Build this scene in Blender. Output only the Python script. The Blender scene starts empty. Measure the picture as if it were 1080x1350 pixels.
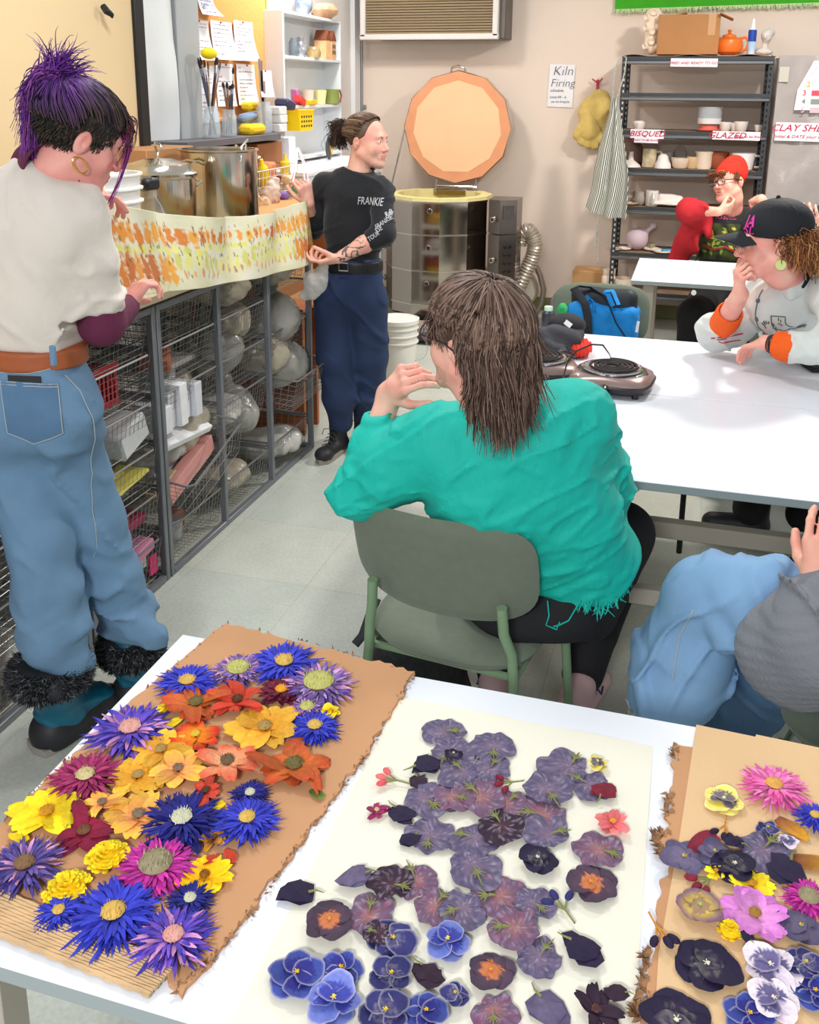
import bpy, math, random
import numpy as np
from mathutils import Vector, Matrix, Euler
from mathutils.bvhtree import BVHTree
PI = math.pi
rng = np.random.RandomState(11); random.seed(5)
SC = bpy.context.scene; COL = SC.collection
# ---------------------------------------------------------------- camera geometry
CF, CY0, PSI, TH, RO, CH = 1269.19, 450.0, 0.283594, 0.254462, -0.0088412, 1.75
_f = np.array([-math.sin(PSI)*math.cos(TH), math.cos(PSI)*math.cos(TH), -math.sin(TH)])
_r = np.array([math.cos(PSI), math.sin(PSI), 0.0]); _d = np.cross(_f, _r)
_r2 = _r*math.cos(RO)+_d*math.sin(RO); _d2 = -_r*math.sin(RO)+_d*math.cos(RO)
CM = np.array([_r2, _d2, _f])
def at(px, py, z=None, y=None, x=None, s=None):
 d = CM.T @ np.array([(px-540)/CF, (py-CY0)/CF, 1.0])
 if z is not None: t = (z-CH)/d[2]
 elif y is not None: t = y/d[1]
 elif x is not None: t = x/d[0]
 else: t = s
 return np.array([0, 0, CH]) + d*t
def V(*a): return np.array(a, float)
def nrm(a):
 a = np.array(a, float); return a/(np.linalg.norm(a)+1e-12)
def rotz(a):
 c, s = math.cos(a), math.sin(a); return np.array([[c, -s, 0], [s, c, 0], [0, 0, 1.0]])
def rotx(a):
 c, s = math.cos(a), math.sin(a); return np.array([[1.0, 0, 0], [0, c, -s], [0, s, c]])
def roty(a):
 c, s = math.cos(a), math.sin(a); return np.array([[c, 0, s], [0, 1.0, 0], [-s, 0, c]])
# ---------------------------------------------------------------- colours / materials
def lin(c):
 o = []
 for v in c[:3]:
  v = v/255.0; o.append(v/12.92 if v <= 0.04045 else ((v+0.055)/1.055)**2.4)
 return tuple(o)
_M = {}
def mat(name, col=(200, 200, 200), rough=0.6, metal=0.0, ns=0, na=0.0, col2=None, bs=0, ba=0.0, spec=0.5, trans=0.0, ior=1.45,
  attr=None, sheen=0.0, alpha=1.0, wave=None, emit=0.0, coord='Object', aniso=None, nd=4.0, sss=0.0, bd=0.01):
 if name in _M: return _M[name]
 m = bpy.data.materials.new(name); m.use_nodes = True; nt = m.node_tree; N = nt.nodes; L = nt.links
 b = N['Principled BSDF']; c = lin(col)
 b.inputs['Base Color'].default_value = (*c, 1); b.inputs['Roughness'].default_value = rough; b.inputs['Metallic'].default_value = metal
 b.inputs['Specular IOR Level'].default_value = spec; b.inputs['Transmission Weight'].default_value = trans; b.inputs['IOR'].default_value = ior
 b.inputs['Alpha'].default_value = alpha
 if sheen: b.inputs['Sheen Weight'].default_value = sheen
 if sss: b.inputs['Subsurface Weight'].default_value = sss; b.inputs['Subsurface Scale'].default_value = 0.01
 tc = N.new('ShaderNodeTexCoord'); src = None
 if attr:
  a = N.new('ShaderNodeAttribute'); a.attribute_name = attr; src = a.outputs['Color']
 if ns or col2 is not None:
  n = N.new('ShaderNodeTexNoise'); n.inputs['Scale'].default_value = ns or 5; n.inputs['Detail'].default_value = nd
  L.new(tc.outputs[coord], n.inputs['Vector'])
  mx = N.new('ShaderNodeMix'); mx.data_type = 'RGBA'
  cr = N.new('ShaderNodeMapRange'); cr.inputs['From Min'].default_value = 0.32; cr.inputs['From Max'].default_value = 0.68
  L.new(n.outputs['Fac'], cr.inputs['Value'])
  if col2 is not None:
   L.new(cr.outputs['Result'], mx.inputs['Factor'])
   mx.inputs['A'].default_value = (*c, 1); mx.inputs['B'].default_value = (*lin(col2), 1)
   if src: L.new(src, mx.inputs['A'])
   src = mx.outputs['Result']
  else:
   hs = N.new('ShaderNodeHueSaturation')
   mr = N.new('ShaderNodeMapRange'); mr.inputs['To Min'].default_value = 1-na; mr.inputs['To Max'].default_value = 1+na
   L.new(n.outputs['Fac'], mr.inputs['Value']); mr.inputs['From Min'].default_value = 0.3; mr.inputs['From Max'].default_value = 0.7
   L.new(mr.outputs['Result'], hs.inputs['Value'])
   if src: L.new(src, hs.inputs['Color'])
   else: hs.inputs['Color'].default_value = (*c, 1)
   src = hs.outputs['Color']
 if wave:   # (scale, direction, colour, threshold)
  w = N.new('ShaderNodeTexWave'); w.bands_direction = wave[1]; w.inputs['Scale'].default_value = wave[0]; w.inputs['Distortion'].default_value = wave[4] if len(wave) > 4 else 0.3
  L.new(tc.outputs[coord], w.inputs['Vector'])
  mr = N.new('ShaderNodeMapRange'); mr.inputs['From Min'].default_value = wave[3]-0.08; mr.inputs['From Max'].default_value = wave[3]+0.08
  L.new(w.outputs['Fac'], mr.inputs['Value'])
  mx = N.new('ShaderNodeMix'); mx.data_type = 'RGBA'; L.new(mr.outputs['Result'], mx.inputs['Factor'])
  mx.inputs['A'].default_value = (*c, 1); mx.inputs['B'].default_value = (*lin(wave[2]), 1)
  if src: L.new(src, mx.inputs['A'])
  src = mx.outputs['Result']
 if src: L.new(src, b.inputs['Base Color'])
 if emit:
  b.inputs['Emission Color'].default_value = (*c, 1); b.inputs['Emission Strength'].default_value = emit
 if bs:
  n = N.new('ShaderNodeTexNoise'); n.inputs['Scale'].default_value = bs; n.inputs['Detail'].default_value = 5
  if aniso:
   mp = N.new('ShaderNodeMapping'); mp.inputs['Scale'].default_value = aniso; L.new(tc.outputs[coord], mp.inputs['Vector']); L.new(mp.outputs['Vector'], n.inputs['Vector'])
  else: L.new(tc.outputs[coord], n.inputs['Vector'])
  bp = N.new('ShaderNodeBump'); bp.inputs['Strength'].default_value = ba; bp.inputs['Distance'].default_value = bd
  L.new(n.outputs['Fac'], bp.inputs['Height']); L.new(bp.outputs['Normal'], b.inputs['Normal'])
 _M[name] = m; return m
# ---------------------------------------------------------------- object plumbing
def wloc(o):
 v = np.zeros(3)
 while o is not None:
  v += np.array(o.location); o = o.parent
 return v
def link(o, parent=None):
 COL.objects.link(o)
 if parent is not None: o.parent = parent
 return o
def tag(o, label=None, cat=None, group=None, kind=None):
 if label: o['label'] = label
 if cat: o['category'] = cat
 if group: o['group'] = group
 if kind: o['kind'] = kind
 return o
def thing(name, label, cat, loc=(0, 0, 0), rz=0.0, group=None):
 o = bpy.data.objects.new(name, None); o.empty_display_size = 0.05; link(o)
 o.location = tuple(float(v) for v in loc); o.rotation_euler = (0, 0, rz)
 return tag(o, label, cat, group)
def mkobj(name, verts, faces, mats, parent=None, mi=None, world=True, origin=None, sharp=38, colors=None, smooth=True):
 verts = np.asarray(verts, float).reshape(-1, 3)
 if parent is not None:
  if world: verts = verts-wloc(parent)
  loc = (0, 0, 0)
 elif world:
  if origin is None: origin = ((verts[:, 0].min()+verts[:, 0].max())/2, (verts[:, 1].min()+verts[:, 1].max())/2, verts[:, 2].min())
  verts = verts-np.array(origin); loc = tuple(float(v) for v in origin)
 else: loc = tuple(origin) if origin is not None else (0, 0, 0)
 me = bpy.data.meshes.new(name)
 if isinstance(faces, np.ndarray):
  n = len(faces); k = faces.shape[1]
  me.vertices.add(len(verts)); me.vertices.foreach_set('co', verts.astype(np.float32).ravel())
  me.loops.add(n*k); me.loops.foreach_set('vertex_index', faces.astype(np.int32).ravel())
  me.polygons.add(n); me.polygons.foreach_set('loop_start', (np.arange(n)*k).astype(np.int32))
  me.update(calc_edges=True)
 else:
  me.from_pydata([tuple(v) for v in verts], [], [tuple(int(i) for i in f) for f in faces])
 if not isinstance(mats, (list, tuple)): mats = [mats]
 for m in mats: me.materials.append(m)
 if mi is not None: me.polygons.foreach_set('material_index', np.asarray(mi, np.int32))
 if smooth:
  me.polygons.foreach_set('use_smooth', [True]*len(me.polygons))
  if sharp: me.set_sharp_from_angle(angle=math.radians(sharp))
 if colors is not None:
  ca = me.color_attributes.new('Col', 'FLOAT_COLOR', 'POINT')
  cc = np.ones((len(verts), 4), np.float32); cc[:, :3] = colors; ca.data.foreach_set('color', cc.ravel())
 me.validate(); me.update()
 o = bpy.data.objects.new(name, me); o.location = loc
 return link(o, parent)
def copy_tree(o, parent=None, kids=None):
 c = o.copy(); COL.objects.link(c)
 if parent is not None:
  c.parent = parent; c.matrix_parent_inverse = o.matrix_parent_inverse
 for ch in list(o.children): copy_tree(ch, c)
 return c
def dup(o, loc, rz=0.0, label=None, group=None, scale=None):
 c = copy_tree(o); c.location = tuple(float(v) for v in loc); c.rotation_euler = (0, 0, rz)
 if label: c['label'] = label
 if group: c['group'] = group
 if scale is not None: c.scale = (scale,)*3 if not isinstance(scale, (tuple, list)) else scale
 return c
# ---------------------------------------------------------------- mesh builder
class MB:
 def __init__(s): s.v = []; s.f = []; s.m = []; s.c = []
 def add(s, vs, fs, mi=0, col=None):
  b = len(s.v); vs = [tuple(float(x) for x in v) for v in vs]
  s.v += vs; s.f += [tuple(b+i for i in f) for f in fs]; s.m += [mi]*len(fs)
  s.c += [tuple(col) if col is not None else (1, 1, 1)]*len(vs) if col is None or np.ndim(col) == 1 else [tuple(c) for c in col]
  return s
 def box(s, c, d, R=None, bv=0.0, mi=0, col=None):
  hx, hy, hz = d[0]/2, d[1]/2, d[2]/2; bv = min(bv, 0.49*min(d)); vs = []; fs = []
  if bv <= 0:
   vs = [(x, y, z) for x in (-hx, hx) for y in (-hy, hy) for z in (-hz, hz)]
   fs = [(0, 1, 3, 2), (4, 6, 7, 5), (0, 4, 5, 1), (2, 3, 7, 6), (0, 2, 6, 4), (1, 5, 7, 3)]
  else:
   idx = {}
   for sx in (-1, 1):
    for sy in (-1, 1):
     for sz in (-1, 1):
      for ax in range(3):
       p = [sx*(hx-bv), sy*(hy-bv), sz*(hz-bv)]; p[ax] = (sx*hx, sy*hy, sz*hz)[ax]
       idx[(sx, sy, sz, ax)] = len(vs); vs.append(tuple(p))
   I = idx
   for sx in (-1, 1):
    q = [I[(sx, -1, -1, 0)], I[(sx, 1, -1, 0)], I[(sx, 1, 1, 0)], I[(sx, -1, 1, 0)]]; fs.append(q if sx > 0 else q[::-1])
    q = [I[(-1, sx, -1, 1)], I[(-1, sx, 1, 1)], I[(1, sx, 1, 1)], I[(1, sx, -1, 1)]]; fs.append(q if sx > 0 else q[::-1])
    q = [I[(-1, -1, sx, 2)], I[(1, -1, sx, 2)], I[(1, 1, sx, 2)], I[(-1, 1, sx, 2)]]; fs.append(q if sx > 0 else q[::-1])
   for a in (-1, 1):
    for b_ in (-1, 1):
     q = [I[(a, b_, -1, 0)], I[(a, b_, -1, 1)], I[(a, b_, 1, 1)], I[(a, b_, 1, 0)]]; fs.append(q if a*b_ > 0 else q[::-1])
     q = [I[(-1, a, b_, 1)], I[(-1, a, b_, 2)], I[(1, a, b_, 2)], I[(1, a, b_, 1)]]; fs.append(q if a*b_ > 0 else q[::-1])
     q = [I[(a, -1, b_, 2)], I[(a, -1, b_, 0)], I[(a, 1, b_, 0)], I[(a, 1, b_, 2)]]; fs.append(q if a*b_ > 0 else q[::-1])
   for sx in (-1, 1):
    for sy in (-1, 1):
     for sz in (-1, 1):
      q = [I[(sx, sy, sz, 0)], I[(sx, sy, sz, 1)], I[(sx, sy, sz, 2)]]; fs.append(q if sx*sy*sz > 0 else q[::-1])
  vs = np.array(vs)
  if R is not None: vs = vs @ np.array(R).T
  return s.add(vs+np.array(c, float), fs, mi, col)
 def tube(s, pts, r, n=8, closed=False, caps=True, mi=0, col=None, flat=1.0, up=None):
  pts = np.asarray(pts, float); m = len(pts)
  r = np.full(m, r) if np.ndim(r) == 0 else np.asarray(r, float)
  t = np.roll(pts, -1, 0)-np.roll(pts, 1, 0) if closed else np.gradient(pts, axis=0)
  t /= (np.linalg.norm(t, axis=1)[:, None]+1e-12)
  a = np.array(up, float) if up is not None else (V(0, 0, 1) if abs(t[0][2]) < .9 else V(1, 0, 0))
  vs = []; u = np.cross(a, t[0]); u /= np.linalg.norm(u)+1e-12
  for i in range(m):
   u = u-t[i]*np.dot(u, t[i]); u /= np.linalg.norm(u)+1e-12; w = np.cross(t[i], u)
   for k in range(n):
    an = 2*PI*k/n; vs.append(pts[i]+(u*math.cos(an)+w*math.sin(an)*flat)*r[i])
  fs = []; mm = m if closed else m-1
  for i in range(mm):
   j = (i+1) % m
   for k in range(n):
    k2 = (k+1) % n; fs.append((i*n+k, i*n+k2, j*n+k2, j*n+k))
  if caps and not closed: fs += [tuple(range(n))[::-1], tuple((m-1)*n+k for k in range(n))]
  if col is not None and np.ndim(col) == 2: col = np.repeat(np.asarray(col), n, 0)
  return s.add(vs, fs, mi, col)
 def cyl(s, a, b, r0, r1=None, n=16, mi=0, caps=True, col=None):
  return s.tube([a, b], [r0, r0 if r1 is None else r1], n, caps=caps, mi=mi, col=col)
 def lathe(s, prof, n=24, c=(0, 0, 0), R=None, mi=0, cap0=False, cap1=False, col=None):
  vs = []; m = len(prof)
  for (r, z) in prof:
   for k in range(n):
    an = 2*PI*k/n; vs.append((r*math.cos(an), r*math.sin(an), z))
  fs = [(i*n+k, i*n+(k+1) % n, (i+1)*n+(k+1) % n, (i+1)*n+k) for i in range(m-1) for k in range(n)]
  if cap0: fs.append(tuple(range(n))[::-1])
  if cap1: fs.append(tuple((m-1)*n+k for k in range(n)))
  vs = np.array(vs)
  if R is not None: vs = vs @ np.array(R).T
  return s.add(vs+np.array(c, float), fs, mi, col)
 def grid(s, P, mi=0, cu=False, col=None, thick=0.0):
  P = np.asarray(P, float); nu, nv = P.shape[:2]
  fs = []
  for i in range(nu if cu else nu-1):
   j = (i+1) % nu
   for k in range(nv-1): fs.append((i*nv+k, j*nv+k, j*nv+k+1, i*nv+k+1))
  if thick:
   du = np.gradient(P, axis=0); dv = np.gradient(P, axis=1); nn = np.cross(du, dv); nn /= np.linalg.norm(nn, axis=2)[..., None]+1e-12
   Q = P-nn*thick; b = nu*nv; f2 = [tuple(b+i for i in f[::-1]) for f in fs]; e = []
   loop = [i*nv for i in range(nu)]+[(nu-1)*nv+k for k in range(1, nv)]+[i*nv+nv-1 for i in range(nu-2, -1, -1)]+[k for k in range(nv-2, 0, -1)]
   for a, c_ in zip(loop, loop[1:]+loop[:1]): e.append((c_, a, b+a, b+c_))
   return s.add(np.concatenate([P.reshape(-1, 3), Q.reshape(-1, 3)]), fs+f2+e, mi, None if col is None else np.concatenate([col.reshape(-1, 3)]*2) if np.ndim(col) > 1 else col)
  return s.add(P.reshape(-1, 3), fs, mi, None if col is None else col.reshape(-1, 3) if np.ndim(col) > 1 else col)
 def prism(s, poly, z0, z1, c=(0, 0, 0), R=None, mi=0, col=None):
  n = len(poly); vs = [(x, y, z0) for x, y in poly]+[(x, y, z1) for x, y in poly]
  fs = [tuple(range(n))[::-1], tuple(range(n, 2*n))]+[(i, (i+1) % n, n+(i+1) % n, n+i) for i in range(n)]
  vs = np.array(vs, float)
  if R is not None: vs = vs @ np.array(R).T
  return s.add(vs+np.array(c, float), fs, mi, col)
 def sph(s, c, r, n=12, m=8, R=None, mi=0, col=None):
  r = (r, r, r) if np.ndim(r) == 0 else r; vs = [(0, 0, -r[2])]
  for i in range(1, m):
   ph = -PI/2+PI*i/m
   for k in range(n): vs.append((r[0]*math.cos(ph)*math.cos(2*PI*k/n), r[1]*math.cos(ph)*math.sin(2*PI*k/n), r[2]*math.sin(ph)))
  vs.append((0, 0, r[2])); fs = [(0, 1+(k+1) % n, 1+k) for k in range(n)]
  for i in range(m-2):
   for k in range(n): fs.append((1+i*n+k, 1+i*n+(k+1) % n, 1+(i+1)*n+(k+1) % n, 1+(i+1)*n+k))
  b = 1+(m-2)*n; fs += [(b+k, b+(k+1) % n, b+n) for k in range(n)]
  vs = np.array(vs)
  if R is not None: vs = vs @ np.array(R).T
  return s.add(vs+np.array(c, float), fs, mi, col)
 def xf(s, fn): s.v = [tuple(p) for p in fn(np.array(s.v))]; return s
 def build(s, name, mats, parent=None, world=True, colors=False, **kw):
  return mkobj(name, s.v, s.f, mats, parent, mi=s.m if max(s.m or [0]) > 0 else None, world=world, colors=np.array(s.c)[:, :3] if colors else None, **kw)
# ---------------------------------------------------------------- numpy noise
def _h(x, y, z, sd):
 n = (x.astype(np.int64)*374761393+y.astype(np.int64)*668265263+z.astype(np.int64)*2147483647+sd*974634777) & 0xffffffff
 n = ((n ^ (n >> 13))*1274126177) & 0xffffffff
 return ((n ^ (n >> 16)) & 0xffff)/65535.0
def vn(P, sd=0):
 P = np.asarray(P, float); i = np.floor(P); f = P-i; f = f*f*(3-2*f); i = i.astype(np.int64); r = 0
 for a in (0, 1):
  for b in (0, 1):
   for c in (0, 1):
    w = (f[..., 0] if a else 1-f[..., 0])*(f[..., 1] if b else 1-f[..., 1])*(f[..., 2] if c else 1-f[..., 2])
    r = r+w*_h(i[..., 0]+a, i[..., 1]+b, i[..., 2]+c, sd)
 return r*2-1
def fbm(P, o=3, sd=0):
 P = np.asarray(P, float); r = 0; a = 1.0
 for k in range(o): r = r+a*vn(P*(2**k), sd+k); a *= .5
 return r
def folds(P, d, freq, warp=1.0, sd=0, wf=4.0):
 """cloth creases: ridges running across direction d, warped by noise"""
 d = nrm(d); t = (P*d).sum(-1)*freq+warp*fbm(P*wf, 2, sd)
 return 1-np.abs(np.sin(t*PI))*2
# ---------------------------------------------------------------- signed distance modelling
class SDF:
 def __init__(s, h): s.h = h; s.ops = []; s.disps = []
 def cap(s, a, b, ra, rb=None, k=.015, sub=False, sq=None):
  a = np.array(a, float); b = np.array(b, float); rb = ra if rb is None else rb; R = max(ra, rb)
  n, fac = (nrm(sq[0]), sq[1]) if sq else (None, 1)
  def fn(P):
   p = P-a; ba = b-a
   if n is not None:
    p = p+(p@n)[..., None]*n*(1/fac-1); ba = ba+n*(ba@n)*(1/fac-1)
   t = np.clip(p@ba/(ba@ba+1e-12), 0, 1); return np.linalg.norm(p-t[..., None]*ba, axis=-1)-(ra+(rb-ra)*t)
  R *= max(1, fac)
  s.ops.append((np.minimum(a, b)-R, np.maximum(a, b)+R, fn, k, sub)); return s
 def chain(s, pts, rs, k=.015, sq=None):
  for i in range(len(pts)-1): s.cap(pts[i], pts[i+1], rs[i], rs[i+1], k, sq=sq)
  return s
 def ell(s, c, r, R=None, k=.015, sub=False):
  c = np.array(c, float); r = np.array(r if np.ndim(r) else (r, r, r), float); R_ = np.eye(3) if R is None else np.array(R); m = r.max()
  def fn(P):
   p = (P-c)@R_; k0 = np.linalg.norm(p/r, axis=-1); k1 = np.linalg.norm(p/(r*r), axis=-1)+1e-9; return k0*(k0-1)/k1
  s.ops.append((c-m, c+m, fn, k, sub)); return s
 def box(s, c, hd, rd=.01, R=None, k=.01, sub=False):
  c = np.array(c, float); hd = np.array(hd, float); R_ = np.eye(3) if R is None else np.array(R); m = np.linalg.norm(hd)
  def fn(P):
   q = np.abs((P-c)@R_)-(hd-rd); return np.linalg.norm(np.maximum(q, 0), axis=-1)+np.minimum(q.max(-1), 0)-rd
  s.ops.append((c-m, c+m, fn, k, sub)); return s
 def disp(s, fn, band=.05): s.disps.append((fn, band)); return s
 def run(s):
  h = s.h; pos = [o for o in s.ops if not o[4]]
  lo = np.min([o[0] for o in pos], 0)-.03; hi = np.max([o[1] for o in pos], 0)+.03
  n = np.ceil((hi-lo)/h).astype(int)+1; F = np.full(n, 0.3, np.float32)
  ax = [lo[i]+h*np.arange(n[i]) for i in range(3)]
  for (a, b, fn, k, sub) in s.ops:
   mg = k+3*h+.006
   i0 = np.maximum(((a-mg-lo)/h).astype(int), 0); i1 = np.minimum(((b+mg-lo)/h).astype(int)+2, n)
   if (i1 <= i0).any(): continue
   sl = tuple(slice(i0[i], i1[i]) for i in range(3))
   P = np.stack(np.meshgrid(*[ax[i][sl[i]] for i in range(3)], indexing='ij'), -1)
   d = fn(P); f = F[sl]
   if sub: d = -d
   if k > 1e-6:
    hh = np.maximum(k-np.abs(f-d), 0)/k; q = hh*hh*k*.25
   else: q = 0
   F[sl] = (np.maximum(f, d)+q) if sub else (np.minimum(f, d)-q)
  for fn, band in s.disps:
   I = np.argwhere(np.abs(F) < band)
   if len(I):
    P = lo+I*h; F[I[:, 0], I[:, 1], I[:, 2]] += fn(P)
  return s.nets(F, lo, h)
 @staticmethod
 def nets(F, lo, h):
  S = F < 0; n = np.array(F.shape)-1
  cnt = np.zeros(n, np.int8)
  co = [(a, b, c) for a in (0, 1) for b in (0, 1) for c in (0, 1)]
  for (a, b, c) in co: cnt += S[a:a+n[0], b:b+n[1], c:c+n[2]]
  act = (cnt > 0) & (cnt < 8); I = np.argwhere(act); idx = np.full(n, -1, np.int64); idx[act] = np.arange(len(I))
  G = {q: F[I[:, 0]+q[0], I[:, 1]+q[1], I[:, 2]+q[2]] for q in co}
  acc = np.zeros((len(I), 3)); w = np.zeros(len(I))
  for q in co:
   for axi in range(3):
    if q[axi] == 0:
     p = list(q); p[axi] = 1; p = tuple(p); a = G[q]; b = G[p]; m = (a < 0) != (b < 0)
     t = np.where(m, a/(a-b+1e-20), 0)
     for d in range(3): acc[:, d] += np.where(m, (q[d]+t if d == axi else q[d]), 0)
     w += m
  vs = lo+(I+acc/w[:, None])*h; Q = []
  for axi in range(3):
   sl0 = [slice(None)]*3; sl1 = [slice(None)]*3; sl0[axi] = slice(0, -1); sl1[axi] = slice(1, None)
   ch = S[tuple(sl0)] != S[tuple(sl1)]; E = np.argwhere(ch); o1, o2 = [(1, 2), (2, 0), (0, 1)][axi]
   E = E[(E[:, o1] > 0) & (E[:, o2] > 0)]; E = E[(E[:, o1] < n[o1]) & (E[:, o2] < n[o2])]
   if not len(E): continue
   def cell(d1, d2):
    C = E.copy(); C[:, o1] -= d1; C[:, o2] -= d2; return idx[C[:, 0], C[:, 1], C[:, 2]]
   q = np.stack([cell(1, 1), cell(0, 1), cell(0, 0), cell(1, 0)], 1)
   fl = ~S[E[:, 0], E[:, 1], E[:, 2]]; q[fl] = q[fl][:, ::-1]; Q.append(q)
  Q = np.concatenate(Q); Q = Q[(Q >= 0).all(1)]
  return vs, Q
def smoothv(vs, F, it=1, lam=.5):
 """laplacian smoothing of a quad mesh"""
 for _ in range(it):
  A = np.zeros_like(vs); c = np.zeros(len(vs))
  for i in range(4):
   j = (i+1) % 4
   np.add.at(A, F[:, i], vs[F[:, j]]); np.add.at(c, F[:, i], 1); np.add.at(A, F[:, j], vs[F[:, i]]); np.add.at(c, F[:, j], 1)
  vs = vs+lam*(A/np.maximum(c, 1)[:, None]-vs)
 return vs
def merge(parts):
 V_, F_, o = [], [], 0
 for v, f in parts: V_.append(v); F_.append(f+o); o += len(v)
 return np.concatenate(V_), np.concatenate(F_)
def fcent(vs, F): return vs[F].mean(1)
# ---------------------------------------------------------------- writing
def text(body, size, mat_, parent, origin, right, up, off=0.0015, ext=0.0006, shear=0.0, bold=0.0, align='CENTER', name='lettering', bvh=None, sx=1.0, spacing=1.0):
 c = bpy.data.curves.new('txt', 'FONT'); c.body = body; c.size = size; c.align_x = align; c.align_y = 'CENTER'; c.shear = shear; c.offset = bold; c.extrude = ext; c.resolution_u = 2; c.space_character = spacing
 o = bpy.data.objects.new('txt', c); COL.objects.link(o); dg = bpy.context.evaluated_depsgraph_get()
 me = bpy.data.meshes.new_from_object(o.evaluated_get(dg)); bpy.data.objects.remove(o)
 v = np.zeros(len(me.vertices)*3); me.vertices.foreach_get('co', v); v = v.reshape(-1, 3)
 fs = [tuple(p.vertices) for p in me.polygons]; bpy.data.meshes.remove(me)
 r = nrm(right); u = nrm(up); nn = np.cross(r, u); O = np.array(origin, float)
 W = O+v[:, :1]*sx*r+v[:, 1:2]*u
 if bvh is not None:
  out = []
  for p, z in zip(W, v[:, 2]):
   hit = bvh.ray_cast(Vector(p+nn*.3), Vector(-nn), .8)
   q = np.array(hit[0]) if hit[0] is not None else p
   out.append(q+nn*(off+z+ext))
  W = np.array(out)
 else: W = W+nn*(off+v[:, 2:3]+ext)
 return mkobj(name, W, fs, mat_, parent, smooth=False)
# ---------------------------------------------------------------- strands
def strand_mesh(paths, radii, n=3, colors=None):
 """paths (S,m,3), radii (S,m)"""
 P = np.asarray(paths, float); S, m = P.shape[:2]; r = np.asarray(radii, float)
 t = np.gradient(P, axis=1); t /= np.linalg.norm(t, axis=2)[..., None]+1e-12
 a = np.where(np.abs(t[..., 2:3]) < .9, V(0, 0, 1), V(1, 0, 0)); u = np.cross(a, t); u /= np.linalg.norm(u, axis=2)[..., None]+1e-12; w = np.cross(t, u)
 an = 2*PI*np.arange(n)/n
 vs = P[:, :, None, :]+r[:, :, None, None]*(u[:, :, None, :]*np.cos(an)[None, None, :, None]+w[:, :, None, :]*np.sin(an)[None, None, :, None])
 I = np.arange(S*m*n).reshape(S, m, n); a_ = I[:, :-1, :]; b_ = I[:, 1:, :]
 q = np.stack([a_, np.roll(a_, -1, 2), np.roll(b_, -1, 2), b_], -1).reshape(-1, 4)
 cc = None
 if colors is not None: cc = np.repeat(np.broadcast_to(colors, (S, m, 3)).reshape(S*m, 3), n, 0)
 return vs.reshape(-1, 3), q, cc
def bez(p0, p1, p2, p3, m):
 t = np.linspace(0, 1, m)[None, :, None]; p0, p1, p2, p3 = [np.asarray(p, float).reshape(-1, 1, 3) for p in (p0, p1, p2, p3)]
 return (1-t)**3*p0+3*(1-t)**2*t*p1+3*(1-t)*t*t*p2+t**3*p3
# ================================================================ SETTING
WY, LX = 7.795, -2.73
def struct(name, mb, m, **kw):
 return tag(mb.build(name, m, **kw), kind='structure')
m_wall = mat('wall_paint', (234, 216, 200), .75, ns=1.6, na=.025, bs=35, ba=.08, bd=.004)
m_wall_l = mat('wall_paint_left', (232, 224, 218), .7, ns=1.5, na=.02, bs=30, ba=.06, bd=.004)
m_trimw = mat('trim_white', (226, 226, 226), .5, ns=4, na=.03)
def floor_mat():
 m = bpy.data.materials.new('floor_vinyl'); m.use_nodes = True; nt = m.node_tree; N = nt.nodes; L = nt.links; b = N['Principled BSDF']
 tc = N.new('ShaderNodeTexCoord'); br = N.new('ShaderNodeTexBrick'); br.inputs['Scale'].default_value = 1.0; br.offset = 0.0
 br.inputs['Color1'].default_value = (*lin((188, 193, 183)), 1); br.inputs['Color2'].default_value = (*lin((200, 201, 188)), 1); br.inputs['Mortar'].default_value = (*lin((172, 176, 166)), 1)
 br.inputs['Mortar Size'].default_value = 0.0015; br.inputs['Brick Width'].default_value = .46; br.inputs['Row Height'].default_value = .46; br.inputs['Bias'].default_value = -.2
 L.new(tc.outputs['Object'], br.inputs['Vector'])
 n = N.new('ShaderNodeTexNoise'); n.inputs['Scale'].default_value = 3.5; n.inputs['Detail'].default_value = 8; n.inputs['Roughness'].default_value = .7; L.new(tc.outputs['Object'], n.inputs['Vector'])
 n2 = N.new('ShaderNodeTexNoise'); n2.inputs['Scale'].default_value = 90; n2.inputs['Detail'].default_value = 3; L.new(tc.outputs['Object'], n2.inputs['Vector'])
 a = N.new('ShaderNodeMath'); a.operation = 'ADD'; L.new(n.outputs['Fac'], a.inputs[0]); L.new(n2.outputs['Fac'], a.inputs[1])
 mr = N.new('ShaderNodeMapRange'); mr.inputs['From Min'].default_value = .7; mr.inputs['From Max'].default_value = 1.3; mr.inputs['To Min'].default_value = .86; mr.inputs['To Max'].default_value = 1.1; L.new(a.outputs[0], mr.inputs['Value'])
 hs = N.new('ShaderNodeHueSaturation'); L.new(br.outputs['Color'], hs.inputs['Color']); L.new(mr.outputs['Result'], hs.inputs['Value']); L.new(hs.outputs['Color'], b.inputs['Base Color'])
 b.inputs['Roughness'].default_value = .42
 bp = N.new('ShaderNodeBump'); bp.inputs['Strength'].default_value = .1; bp.inputs['Distance'].default_value = .003; L.new(n2.outputs['Fac'], bp.inputs['Height']); L.new(bp.outputs['Normal'], b.inputs['Normal'])
 return m
struct('floor', MB().box((0.6, 3.4, -.05), (6.8, 9.2, .1)), floor_mat())
struct('wall_back', MB().box((0.63, WY+.05, 1.6), (6.82, .1, 3.2)), m_wall)
struct('wall_left', MB().box((LX-.05, 3.4, 1.6), (.1, 8.79, 3.2)), m_wall_l)
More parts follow.
